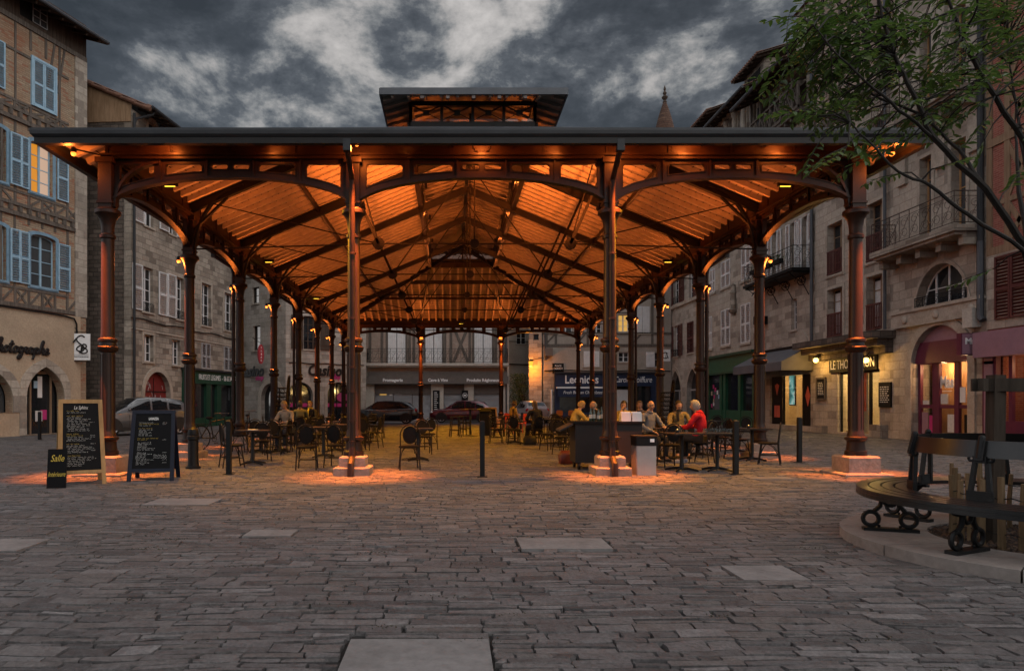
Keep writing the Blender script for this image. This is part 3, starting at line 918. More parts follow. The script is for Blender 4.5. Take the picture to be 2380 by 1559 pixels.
M['plaster_grey'] = plaster_mat('grey_plaster', (0.374, 0.328, 0.281), (.14, .115, .095), .45, .5)
M['plaster_pale'] = plaster_mat('pale_plaster', (0.474, 0.439, 0.386), (.2, .16, .13), .35, .5)
M['timber'] = wood_mat('dark_timber', (.035, .024, .018), (.095, .068, .052))
M['timber_grey'] = wood_mat('weathered_timber', (.060, .049, .041), (.165, .14, .12))
M['timber_brown'] = wood_mat('brown_timber', (.17, .11, .07), (.29, .20, .13))
M['board_warm'] = wood_mat('warm_boarding', (.20, .125, .07), (.36, .24, .15), True, .75, 7)
M['tile'] = flat_mat('clay_tile', (.15, .075, .05), .85, 0, .5, 3, .5, 20)
M['blue'] = flat_mat('pale_blue_paint', (0.277, 0.425, 0.540), .55, 0, .16, 5, .2, 60)
M['blue_dark'] = flat_mat('worn_blue_paint', (0.169, 0.273, 0.364), .6, 0, .25, 5, .2, 60)
M['white'] = flat_mat('white_paint', (0.620, 0.620, 0.620), .5, 0, .12, 4, .15, 50)
M['grey_paint'] = flat_mat('grey_paint', (.30, .30, .31), .55, 0, .15, 4, .15, 50)
M['brown_paint'] = flat_mat('maroon_paint', (.095, .030, .027), .55, 0, .25, 4, .2, 50)
M['green'] = flat_mat('green_shop_paint', (.018, .085, .045), .45, 0, .25, 3, .1, 40)
M['green_deep'] = flat_mat('deep_green_paint', (.010, .048, .028), .5, 0, .25, 3, .1, 40)
M['navy'] = flat_mat('navy_paint', (.012, .022, .055), .45, 0, .25, 3, .1, 40)
M['purple'] = flat_mat('burgundy_paint', (.10, .020, .045), .45, 0, .2, 3, .1, 40)
M['mauve'] = flat_mat('mauve_panel', (.26, .15, .19), .55, 0, .15, 3, .1, 40)
M['awning'] = flat_mat('grey_awning_cloth', (.105, .105, .115), .85, 0, .12, 3, .2, 80)
M['taupe'] = flat_mat('taupe_shop_board', (.12, .105, .095), .6, 0, .15, 3, .1, 40)
M['glass'] = glass_mat('window_glass')
M['glass_sky'] = glass_mat('pale_window_glass', (.05, .055, .06), .1)
M['curtain'] = flat_mat('white_net_curtain', (.5, .5, .5), .9, 0, .2, 12, .3, 40)
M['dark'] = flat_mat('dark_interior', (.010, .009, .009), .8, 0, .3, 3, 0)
M['black'] = flat_mat('matt_black', (.007, .007, .0075), .65, 0, .2, 6, .1, 40, .18)
M['lettering_white'] = flat_mat('white_lettering', (.72, .72, .72), .6, 0, .05, 5, 0)
M['lettering_black'] = flat_mat('black_lettering', (.012, .011, .011), .5, 0, .1, 5, 0)
M['pink'] = flat_mat('pink_band', (.42, .03, .16), .5, 0, .1, 5, 0)
M['lit_yellow'] = emit_mat('lit_room', (1.0, .55, .12), .55)
M['lit_orange'] = emit_mat('lit_curtain', (1.0, .36, .012), .55)
M['lit_pale'] = emit_mat('lit_blind', (1.0, .66, .46), .46)
def shutter_metal():
    t = NT('roller_shutter'); o = t.coord(); sp = t.new('ShaderNodeSeparateXYZ', {0: o})
    w = t.math('SINE', t.math('MULTIPLY', sp.outputs[2], 70))
    t.col((.30, .305, .32)); t.set(Roughness=.45, Metallic=.5); t.bump(w, .8, .02)
    return t.m
M['roller'] = shutter_metal()
M['foliage'] = None

def pt(x, Y): return Vector(((x - VX) * Y / FPX, Y))

class Fac:
    """a house front: local x along the front, local y into the house, z up"""
    def __init__(s, name, label, cat, A, B, H, wall, ext=(0, 0), depth=7.0, side=None, t=.35, loc_z=0.0):
        A, B = Vector(A[:2]), Vector(B[:2])
        u = (B - A).normalized()
        A = A - u * ext[0]; B = B + u * ext[1]
        s.A, s.u, s.L, s.H, s.t, s.D = A, u, (B - A).length, H, t, depth
        s.n = Vector((-u.y, u.x))
        s.root = thing(name, label, cat, (A.x, A.y, loc_z), math.atan2(u.y, u.x))
        s.holes = []; s.wall = wall; s.side = side or wall
        s.timber = MB()
    def px(s, x, y):
        d = Vector(((x - VX) / FPX, 1.0))
        k = s.n.dot(s.A) / s.n.dot(d)
        return s.u.dot(d * k - s.A), CH - (y - HY) / FPX * k
    def r(s, x0, x1, yt, yb):
        xc = (x0 + x1) / 2
        return (s.px(x0, yt)[0], s.px(xc, yb)[1], s.px(x1, yt)[0], s.px(xc, yt)[1])
    def part(s, mb, name, m, parent=None, **k):
        return mb.build(name, m, parent or s.root, **k)
    def hole(s, r, top='flat', rise=None):
        x0, z0, x1, z1 = r
        s.holes.append(opening(r, top, rise)[::-1])
    def finish(s, roof=True, top=None, sides=True, base_z=-.3, dark=1.2):
        mb = MB()
        outer = top or rect(0, base_z, s.L, s.H)
        mb.plate(outer, s.holes, 0, s.t)
        s.part(mb, 'wall', s.wall)
        if sides:
            mb = MB()
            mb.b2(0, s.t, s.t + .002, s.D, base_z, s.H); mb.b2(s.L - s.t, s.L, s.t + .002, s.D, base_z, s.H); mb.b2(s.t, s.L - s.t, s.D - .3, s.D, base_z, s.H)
            s.part(mb, 'side_wall', s.side)
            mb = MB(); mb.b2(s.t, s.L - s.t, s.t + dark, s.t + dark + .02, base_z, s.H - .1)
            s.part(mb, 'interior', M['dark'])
        if s.timber.v: s.part(s.timber, 'timber_frame', s.tm)
    tm = None

def opening(r, top='flat', rise=None):
    x0, z0, x1, z1 = r
    xc, hw = (x0 + x1) / 2, (x1 - x0) / 2
    if top == 'flat': return rect(x0, z0, x1, z1)
    if top == 'seg':
        h = rise or hw * .25
        return [(x0, z0), (x1, z0)] + [(xc + hw * math.cos(R(a)), z1 - h + h * math.sin(R(a))) for a in range(0, 181, 15)]
    if top == 'round':
        h = rise or hw
        return [(x0, z0), (x1, z0)] + [(xc + hw * math.cos(R(a)), z1 - h + h * math.sin(R(a))) for a in range(0, 181, 12)]
    if top == 'point':
        h = rise or hw * 1.35
        out = [(x0, z0), (x1, z0)]
        k_ = h / (2 * hw * math.sin(R(60)))
        for i in range(9): a = R(60 * i / 8); out.append((x0 + 2 * hw * math.cos(a), z1 - h + 2 * hw * math.sin(a) * k_))
        for i in range(1, 9): a = R(60 - 60 * i / 8); out.append((x1 - 2 * hw * math.cos(a), z1 - h + 2 * hw * math.sin(a) * k_))
        return out

def window(f, r, frame='white', pane='glass', nx=2, nz=3, top='flat', rise=None, rec=.16, sill=True, surround=None, name='window', fw=.055, halves=None, rail=None, curtain=False):
    x0, z0, x1, z1 = r
    f.hole(r, top, rise)
    o = opening(r, top, rise)
    xc, zc = (x0 + x1) / 2, (z0 + z1) / 2
    W, H = x1 - x0, z1 - z0
    inner = [(xc + (a - xc) * (1 - 2 * fw / W), zc + (b - zc) * (1 - 2 * fw / H)) for a, b in o]
    mb = MB()
    mb.plate([(xc + (a - xc) * .999, zc + (b - zc) * .999) for a, b in o], [inner[::-1]], rec, rec + .07)
    hgt = {'flat': 0}.get(top, 1)
    def ztop(x):
        if not hgt: return z1 - fw
        h = rise or ((W / 2) * {'seg': .25, 'round': 1, 'point': 1.35}[top])
        return z1 - h + h * math.sqrt(max(0, 1 - ((x - xc) / (W / 2)) ** 2)) - fw
    for i in range(1, nx):
        x = x0 + W * i / nx
        w = .045 if nx == 2 else .032
        mb.b2(x - w, x + w, rec - .008, rec + .06, z0 + fw * .5, ztop(x))
    for k in range(1, nz):
        z = z0 + H * k / nz
        mb.b2(x0 + fw * .5, x1 - fw * .5, rec + .004, rec + .05, z - .016, z + .016)
    w = f.part(mb, name, M[frame])
    if halves:
        for i, mm in enumerate(halves):
            mb = MB(); a = x0 + W * i / len(halves) + .002; b = x0 + W * (i + 1) / len(halves) - .002
            mb.b2(a, b, rec + .035, rec + .045, z0 + .01, z1 - .01); f.part(mb, 'pane', M[mm], w)
    else:
        mb = MB(); mb.plate([(xc + (a - xc) * .99, zc + (b - zc) * .99) for a, b in o], [], rec + .032, rec + .042); f.part(mb, 'pane', M[pane], w)
    if curtain:
        mb = MB()
        for sg in (0, 1):
            a = x0 + W * (.07 if not sg else .57); n = 9
            vs = []
            for i in range(n): vs += [(a + W * .36 * i / (n - 1), rec + .028 + .006 * math.sin(i * 2.2), z0 + H * .1), (a + W * .36 * i / (n - 1), rec + .028 + .006 * math.sin(i * 2.2), z1 - H * .08)]
            mb.add(vs, [(2 * i, 2 * i + 2, 2 * i + 3, 2 * i + 1) for i in range(n - 1)], True)
        f.part(mb, 'curtain', M['curtain'], w)
    if sill:
        mb = MB(); mb.b2(x0 - .08, x1 + .08, -.07, rec, z0 - .09, z0 - .004); f.part(mb, 'sill', M[sill if isinstance(sill, str) else 'trim'], w)
    if surround:
        so = [(xc + (a - xc) * (1 + .28 / W), zc + (b - zc) * (1 + .26 / H)) for a, b in o]
        mb = MB(); mb.plate(so, [[(xc + (a - xc) * 1.003, zc + (b - zc) * 1.003) for a, b in o][::-1]], -.035, .02); f.part(mb, 'surround', M[surround], w)
    if rail:
        mb = MB()
        zt = z0 + rail[1]
        if rail[0] == 'bars':
            mb.b2(x0, x1, -.06, -.01, zt - .05, zt); mb.b2(x0, x1, -.06, -.01, z0 + .04, z0 + .09)
            n = int(W / .11)
            for i in range(n + 1):
                x = x0 + .03 + (W - .06) * i / n; mb.b2(x - .016, x + .016, -.052, -.02, z0 + .05, zt)
            f.part(mb, 'railing', M[rail[2]], w)
        else:
            iron_panel(mb, x0, x1, z0 + .04, zt, -.04); f.part(mb, 'railing', M[rail[2]], w)
    return w

def iron_panel(mb, x0, x1, z0, z1, y, step=.42, r=.010):
    mb.tube([(x0, y, z1), (x1, y, z1)], r * 1.7, 6); mb.tube([(x0, y, z0), (x1, y, z0)], r * 1.4, 6)
    H = z1 - z0
    mb.tube([(x0, y, z1 - H * .16), (x1, y, z1 - H * .16)], r, 5)
    n = max(1, int(round((x1 - x0) / step)))
    for i in range(n + 1):
        x = x0 + (x1 - x0) * i / n
        mb.tube([(x, y, z0), (x, y, z1)], r * 1.2, 5)
        if i < n:
            w = (x1 - x0) / n; xc = x + w / 2
            for sg, zc in ((1, z0 + H * .62), (-1, z0 + H * .24)):
                pts = []
                for k in range(15):
                    a = k / 14 * 2.6 * PI; rr = (w * .40) * (1 - k / 19)
                    pts.append((xc + sg * rr * math.cos(a), y, zc + rr * math.sin(a) * .9))
                mb.tube(pts, r * .8, 4)
            mb.tube([(xc - w * .42, y, z0 + H * .1), (xc, y, z0 + H * .44), (xc + w * .42, y, z1 - H * .2)], r * .8, 4)

def leaf(f, r, m, style='louver', y=-.06, mid=True, top='flat', hinge=None):
    """one shutter leaf flat against the wall"""
    x0, z0, x1, z1 = r
    mb = MB(); W = x1 - x0; st = min(.065, W * .16)
    if style == 'plank':
        n = max(3, int(W / .13))
        for i in range(n):
            a = x0 + W * i / n; mb.b2(a + .003, a + W / n - .003, y - .02, y + .015, z0, z1)
        for z in (z0 + (z1 - z0) * .15, z0 + (z1 - z0) * .85): mb.b2(x0 + .02, x1 - .02, y - .04, y - .021, z - .04, z + .04)
    else:
        mb.b2(x0, x0 + st, y - .022, y + .022, z0, z1); mb.b2(x1 - st, x1, y - .022, y + .022, z0, z1)
        zs = [z0, z0 + (z1 - z0) * .48, z1] if mid else [z0, z1]
        for z in zs:
            a = max(z0, z - .05); b = min(z1, z + .05); mb.b2(x0 + st, x1 - st, y - .022, y + .022, a, b)
        Mx = Matrix.Rotation(R(-42), 4, 'X')
        n = max(4, int((z1 - z0) / .105))
        for i in range(n):
            z = z0 + .06 + (z1 - z0 - .12) * (i + .5) / n
            mb.box(((x0 + x1) / 2, y + .002, z), (W - 2 * st, .075, .012), M=Mx)
    for z in (z0 + .18 * (z1 - z0), z0 + .82 * (z1 - z0)):
        mb.b2(x0 + .0, x0 + .05, y - .03, y + .03, z - .02, z + .02) if hinge != 'r' else mb.b2(x1 - .05, x1, y - .03, y + .03, z - .02, z + .02)
    return f.part(mb, 'shutter', M[m])

def pipe(f, pts, r=.055, m='zinc', name='downpipe'):
    mb = MB(); mb.tube(pts, r, 8)
    return f.part(mb, name, M[m])

def tile_roof(f, x0, x1, ze, over, depth, slope, m='tile', name='roof', soffit='timber', y0=0.0, rows=True):
    """a roof slope rising inwards from the eave of a front, laid with round tiles"""
    mb = MB()
    W = .24; n = max(2, int((x1 - x0) / W)); W = (x1 - x0) / n
    prof = []
    for i in range(n):
        for k in range(6):
            a = k / 6; prof.append((x0 + W * (i + a), .055 * abs(math.sin(PI * a)) ** .8))
    prof.append((x1, 0))
    ys = []
    nr = max(1, int((depth + over) / .42))
    for j in range(nr + 1): ys.append(j / nr)
    vs, fs = [], []
    m_ = len(prof)
    rr = random.Random(3)
    jit = [rr.uniform(-.02, .02) for _ in range(n + 1)]
    for j, v in enumerate(ys):
        y = y0 - over + (depth + over) * v
        for k, (x, h) in enumerate(prof):
            vs.append((x, y - (jit[k // 6] * (1 if j == 0 else 0)), ze + slope * (y - y0 + over) + h + .05))
    for j in range(nr):
        for k in range(m_ - 1): fs.append((j * m_ + k, j * m_ + k + 1, (j + 1) * m_ + k + 1, (j + 1) * m_ + k))
    mb.add(vs, fs, True)
    for i in range(n):                                   # tile ends along the eave
        x = x0 + W * (i + .5)
        mb.tube([(x, y0 - over - .03, ze + .045), (x, y0 - over + .3, ze + .045 + slope * .33)], W * .33, 7)
    rf = f.part(mb, name, M[m])
    mb = MB()
    a, b = (y0 - over + .02, ze), (y0 + depth, ze + slope * (depth + over))
    mb.add([(x0, a[0], a[1]), (x1, a[0], a[1]), (x1, b[0], b[1]), (x0, b[0], b[1]), (x0, a[0], a[1] - .05), (x1, a[0], a[1] - .05), (x1, b[0], b[1] - .05), (x0, b[0], b[1] - .05)], [(0, 1, 2, 3), (7, 6, 5, 4), (0, 4, 5, 1), (1, 5, 6, 2), (2, 6, 7, 3), (3, 7, 4, 0)])
    k = x0 + .25
    while k < x1:
        mb.bar((k, y0 - over + .06, ze - .10), (k, y0 + .3, ze - .10 + slope * (over + .2)), .09, .11); k += .62
    f.part(mb, 'soffit', M[soffit], rf)
    return rf
def board_sign(f, r, m, txt, tm='lettering_white', size=None, y=-.06, th=.05, name='sign_board', parent=None, shear=0, tx=None, fit=None, align='CENTER', zoff=0, off=0.0):
    x0, z0, x1, z1 = r
    mb = MB(); mb.b2(x0, x1, y - th, y, z0, z1)
    b = f.part(mb, name, M[m], parent)
    if txt:
        mb = MB(); text_mb(mb, txt, tx if tx is not None else (x0 + x1) / 2, (z0 + z1) / 2 + zoff, size or (z1 - z0) * .75, y - th - .006, .01, align, shear, fit_w=fit, offset=off)
        f.part(mb, 'lettering', M[tm], b)
    return b
# ------------------------------------------------------------------ left side of the square
def half_timbered_house():
    B = pt(200, 30.6); u = Vector((.302, .953)).normalized()
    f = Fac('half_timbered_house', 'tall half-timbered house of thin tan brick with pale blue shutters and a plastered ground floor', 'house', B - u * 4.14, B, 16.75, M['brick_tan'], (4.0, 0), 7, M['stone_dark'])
    L = f.L
    f.tm = M['timber_grey']
    b1, b2_, b3, b4 = 5.13, 9.07, 12.85, 16.75
    W_ = lambda *a: f.r(*a)
    # windows
    wr = W_(71, 122, 334, 452); window(f, wr, 'blue', nx=2, nz=4, top='seg', rise=.12, halves=['lit_orange', 'lit_pale'], surround='blue_dark', sill='blue_dark')
    z0, z1 = wr[1], wr[3]
    xl = f.px(45, 300)[0]; a, b = f.px(20, 300)[0], f.px(70, 300)[0]
    leaf(f, (a, z0, a + (b - a) * .52, z1 - .05), 'blue', y=-.10); leaf(f, (a + (b - a) * .53, z0, b - .1, z1 - .05), 'blue', y=-.07)
    leaf(f, (f.px(131, 400)[0], z0, f.px(157, 400)[0], z1 - .1), 'blue')
    dz, zc0, zc1 = None, z0, z1
    wr2 = W_(71, 129, 548, 668); window(f, wr2, 'blue', 'glass_sky', nx=2, nz=4, top='seg', rise=.15, surround='blue_dark', sill='blue_dark')
    y0, y1 = wr2[1], wr2[3]
    a, b = f.px(20, 600)[0], f.px(70, 600)[0]
    leaf(f, (a, y0, a + (b - a) * .45, y1 - .05), 'blue', y=-.10); leaf(f, (a + (b - a) * .46, y0, b - .08, y1 - .05), 'blue', y=-.07)
    leaf(f, (f.px(133, 600)[0], y0, f.px(161, 600)[0], y1 - .15), 'blue')
    # window at the picture's edge on both floors
    for q0, q1 in ((z0, z1), (y0, y1)):
        e = f.px(14, 500)[0]; w = (e - 1.25, q0, e, q1)
        window(f, w, 'blue', nx=2, nz=4, top='seg', rise=.12, surround='blue_dark', sill='blue_dark')
        leaf(f, (e - 1.85, q0, e - 1.32, q1 - .1), 'blue')
    # closed shutters of the upper floor
    ur = W_(76, 126, 150, 252); 
    mb = MB(); x0, q0, x1, q1 = ur
    mb.b2(x0 - .10, x0, -.07, .02, q0 - .1, q1 + .1); mb.b2(x1, x1 + .10, -.07, .02, q0 - .1, q1 + .1); mb.b2(x0, x1, -.07, .02, q1, q1 + .1); mb.b2(x0, x1, -.09, .02, q0 - .1, q0)
    f.part(mb, 'shutter_frame', M['blue'])
    xm = (x0 + x1) / 2
    leaf(f, (x0, q0, xm - .005, q1), 'blue', y=-.03); leaf(f, (xm + .005, q0, x1, q1), 'blue', y=-.03, hinge='r')
    e = f.px(10, 150)[0]; leaf(f, (e - .62, q0, e, q1), 'blue', y=-.05)
    # timber framing
    T = f.timber
    def V(x, a, b, w=.12): T.b2(x - w / 2, x + w / 2, -.03, .01, a, b)
    def H(z, a, b, w=.14, d=.045): T.b2(a, b, -d, .01, z - w / 2, z + w / 2)
    def Dg(x, z, x2, z2, w=.11): T.bar((x, -.008, z), (x2, -.008, z2), .036, w, (0, 1, 0)) if False else T.bar((x, -.012, z), (x2, -.012, z2), w, .04, (0, -1, 0))
    tq = L - .95                                           # stone corner pier takes the last metre
    for z in (b2_, b3):
        H(z + .22, 0, tq + .3, .13, .07); H(z - .18, 0, tq + .3, .16, .10)
        x = .2
        while x < tq + .3: T.b2(x - .07, x + .07, -.12, .01, z - .10, z + .12); x += .42
    H(b1 + .12, 0, tq + .3, .16, .08)
    x = .25
    while x < tq + .2: T.b2(x - .07, x + .07, -.09, .01, b1 - .62, b1 - .2) if int(x * 10) % 2 else None; x += .8
    H(b4 - .1, 0, L, .2, .06)
    r = random.Random(2)
    def blocked(x, lo, hi):
        for w in (wr, wr2, ur):
            if w[0] - .15 < x < w[2] + .15 and w[1] < hi and w[3] > lo: return w
    for lo, hi, sp in ((b1 + .2, b2_ - .25, .62), (b2_ + .28, b3 - .25, .62), (b3 + .28, b4 - .2, .72)):
        sill = {0: wr2[1], 1: wr[1], 2: ur[1]}[0 if lo < 6 else 1 if lo < 10 else 2] - .2
        H(sill, 0, tq, .10, .035)
        head = sill + (2.1 if lo < 12 else 1.9)
        x = .3
        while x < tq:
            V(x, lo, sill - .06, .11)
            if r.random() < .75: Dg(x + .06, lo + .02, x + sp - .12, sill - .08, .09)
            if r.random() < .45: Dg(x + sp - .12, lo + .02, x + .06, sill - .08, .09)
            w = blocked(x, sill, hi)
            if not w or not (sill < w[1] + .4): V(x + r.uniform(-.05, .05), sill + .06, hi, r.uniform(.08, .12))
            else: V(x, w[3] + .28, hi, .10)
            x += sp
    for x in (L - 2.0, L - 1.5): Dg(x, b3 + 1.7, x + .35, b4 - .2, .09)
    H(b3 + 2.55, 0, tq, .10, .035)
    # corner pier and plaster ground floor
    mb = MB(); mb.b2(L - .62, L + .012, -.05, .5, b1 + .0, b4 - .2); f.part(mb, 'corner_pier', M['stone_tan'])
    mb = MB()
    d1 = f.r(59, 147, 852, 1007); d1 = (d1[0], .03, d1[2], d1[3])
    dw = d1[2] - d1[0]
    e = f.px(28, 950)[0]; d0 = (e - dw, .95, e, d1[3] - .2)
    holes = [opening(d1, 'point')[::-1], opening(d0, 'point')[::-1]]
    f.hole(d1, 'point'); f.hole(d0, 'point')
    mb.plate(rect(0, -.2, L - .35, b1), holes, -.055, -.002); f.part(mb, 'plaster_front', M['plaster'])
    for d, bt in ((d1, 0), (d0, .9)):                      # dressed arch stones
        xc, zc = (d[0] + d[2]) / 2, (d[1] + d[3]) / 2
        o = opening(d, 'point')
        so = [(xc + (a - xc) * (1 + .62 / dw), max(bt, b) if b < 1 else b + (.34 if b > d[3] - 1.2 else .1)) for a, b in o]
        mb = MB(); mb.plate(so, [o[::-1]], -.085, -.057); f.part(mb, 'arch_surround', M['stone_tan'])
    # shop door and display behind the pointed arch
    x0, q0, x1, q1 = d1
    mb = MB(); mb.plate(opening((x0, .03, x1, q1), 'point'), [], .42, .45); f.part(mb, 'shop_window', M['glass'])
    mb = MB()
    for x in (x0 + dw * .30, x0 + dw * .32 + .95): mb.b2(x - .04, x + .04, .36, .42, .03, 2.6)
    mb.b2(x0, x1, .36, .41, 2.55, 2.68)
    dr = f.part(mb, 'door_frame', M['timber_brown'])
    mb = MB(); mb.b2(x0 + dw * .34, x0 + dw * .34 + .8, .405, .415, .95, 1.0); f.part(mb, 'door_rail', M['black'], dr)
    for k, (a, z, w, h, mm) in enumerate(((.50, 1.55, .22, .9, 'white'), (.44, .55, .34, .45, 'curtain'), (.58, .62, .3, .42, 'pink'), (.40, 1.95, .18, .3, 'blue'))):
        mb = MB(); X = x0 + dw * a; mb.b2(X, X + w, .395, .405, z, z + h); f.part(mb, 'poster', M[mm], dr)
    mb = MB(); mb.plate(opening((d0[0], d0[1], d0[2], d0[3]), 'point'), [], .42, .45); f.part(mb, 'shop_window', M['glass_sky'])
    # script name on the plaster, drawn as brush strokes
    mb = MB()
    xe = f.px(112, 815)[0]; zc = f.px(60, 808)[1]; xs = f.px(-42, 800)[0]
    GL = {'P': (1.25, [[(.55, 1.45), (.50, .7), (.38, .05), (.15, -.05)], [(.05, 1.05), (.15, 1.45), (.7, 1.65), (1.2, 1.45), (1.2, 1.05), (.85, .78), (.5, .75)]]),
          'h': (.62, [[(.0, .15), (.28, .9), (.34, 1.3), (.22, 1.35), (.14, .9), (.08, .0)], [(.08, .05), (.25, .55), (.42, .6), (.42, .2), (.5, .0), (.66, .15)]]),
          'o': (.56, [[(.42, .56), (.2, .58), (.06, .3), (.16, .02), (.36, .06), (.46, .34), (.36, .56), (.6, .46)]]),
          't': (.42, [[(.0, .15), (.22, 1.15), (.12, .3), (.2, .0), (.44, .15)], [(.0, .78), (.42, .86)]]),
          'g': (.60, [[(.44, .52), (.2, .58), (.06, .3), (.18, .03), (.40, .2), (.46, .56), (.42, -.2), (.26, -.6), (.05, -.5), (.25, -.15), (.62, .2)]]),
          'r': (.46, [[(.0, .15), (.12, .62), (.16, .5), (.34, .52), (.28, .12), (.36, .0), (.48, .15)]]),
          'a': (.60, [[(.44, .52), (.2, .58), (.06, .3), (.18, .02), (.38, .2), (.46, .58), (.42, .12), (.50, .0), (.62, .15)]]),
          'p': (.60, [[(.0, .15), (.14, .62), (.10, .0), (.02, -.6)], [(.1, .4), (.28, .6), (.46, .45), (.42, .12), (.22, .0), (.12, .12), (.35, .02), (.62, .15)]]),
          'e': (.50, [[(.0, .15), (.3, .32), (.36, .52), (.22, .58), (.08, .3), (.18, .02), (.36, .04), (.52, .2)]])}
    adv = sum(GL[q][0] for q in 'Photographe'); k = (xe - xs) / adv * .98; X = xs
    for q in 'Photographe':
        for st in GL[q][1]:
            mb.tube([(X + u * k + v * k * .16, -.10, zc - .22 + v * k * .92) for u, v in smooth(st, 5)], .052, 6)
        X += GL[q][0] * k
    f.part(mb, 'lettering', M['lettering_black'])
    # cable along the top of the plaster, gallery and roof
    mb = MB(); mb.tube([(0, -.12, b1 + .02), (L - 1.3, -.12, b1 - .05), (L - .75, -.12, b1 - .12), (L - .62, -.12, b1 - .35), (L - .62, -.12, b1 - .95), (L - .8, -.12, b1 - 1.15)], .035, 6); f.part(mb, 'cable', M['black'])
    mb = MB()
    n = int(L / .22)
    gh = [(L - 2.05 - 1.35, L - 2.05 - .68), (L - 1.9 - .0 - .15, L - 1.35)]
    op = [(f.px(48, 20)[0], f.px(76, 40)[0]), (f.px(80, 40)[0], f.px(108, 60)[0])]
    for i in range(n):
        a, b = L * i / n, L * (i + 1) / n
        if any(p[0] - .1 < (a + b) / 2 < p[1] for p in op): mb.b2(a + .004, b - .004, -.02, .02, b4, b4 + .18); continue
        mb.b2(a + .004, b - .004, -.02, .02 + rnd.uniform(0, .012), b4, 18.2)
    f.part(mb, 'gallery_boarding', M['timber'])
    mb = MB(); mb.b2(0, L - .01, .04, .08, b4, 18.2); f.part(mb, 'gallery_lining', M['dark'])
    p = op[1]; mb = MB(); mb.b2(p[0] - .1, p[1], -.035, -.02, b4 + .2, b4 + 1.05); w = f.part(mb, 'gallery_window', M['glass_sky'])
    mb = MB()
    for x in (p[0] - .1, (p[0] + p[1]) / 2 - .05, p[1]): mb.b2(x - .02, x + .02, -.05, -.036, b4 + .2, b4 + 1.05)
    for z in (.2, .48, .76, 1.05): mb.b2(p[0] - .1, p[1], -.055, -.037, b4 + z - .015, b4 + z + .015)
    f.part(mb, 'glazing_bar', M['grey_paint'], w)
    tile_roof(f, -.3, L + .35, 17.42, .9, 7, .38)
    mb = MB(); mb.tube([(-.3, -.98, 17.42), (L + .3, -.98, 17.42)], .075, 8); f.part(mb, 'gutter', M['zinc_roof'])
    f.finish()
    # hanging sign of the photographer
    t = thing('hanging_sign', 'white hanging sign with a black looped emblem at the corner of the half-timbered house', 'sign', (0, 0, 0))
    c = at(189, 806, 30.0)
    t.location = c; t.rotation_euler = (0, 0, R(12))
    mb = MB(); w, h = .36, .58
    mb.b2(-w, w, -.02, .02, -h, h); p = mb.build('sign_panel', M['lettering_white'], t)
    mb = MB()
    sp = [(.14, .42), (.02, .50), (-.14, .42), (-.17, .28), (-.05, .14), (.10, .02), (.10, -.14), (-.04, -.20), (-.18, -.12), (-.12, .0), (.05, .06)]
    bp = [(.0, -.28), (.02, .0), (.10, .12), (.20, .08), (.20, -.02), (.08, -.06), (.22, -.10), (.24, -.22), (.12, -.28), (-.08, -.24)]
    mb.tube([(a, -.035, b) for a, b in smooth(sp + bp, 4)], .028, 6)
    mb.build('emblem', M['lettering_black'], p)
    mb = MB(); mb.b2(-w * .85, w * .85, -.03, -.02, -.345, -.335); text_mb(mb, 'PHOTOGRAPHE', 0, -.44, .1, -.026, .01, fit_w=.6); mb.build('lettering', M['lettering_black'], p)
    mb = MB()
    mb.bar((-.55, 0, h + .06), (w, 0, h + .06), .03, .03); mb.bar((-.55, 0, -h - .05), (w * .6, 0, -h - .05), .03, .03); mb.bar((-.5, 0, -h - .2), (-.5, 0, h + .3), .04, .04)
    for x in (-w * .7, w * .7): mb.bar((x, 0, h), (x, 0, h + .06), .02, .02); mb.bar((x, 0, -h - .05), (x, 0, -h), .02, .02)
    mb.tube([(-.5 + .18 * (1 - math.cos(a)) , 0, h + .06 + .2 * math.sin(a)) for a in [PI * k / 8 for k in range(9)]], .012, 5)
    mb.build('bracket', M['black_iron'], t)
half_timbered_house()

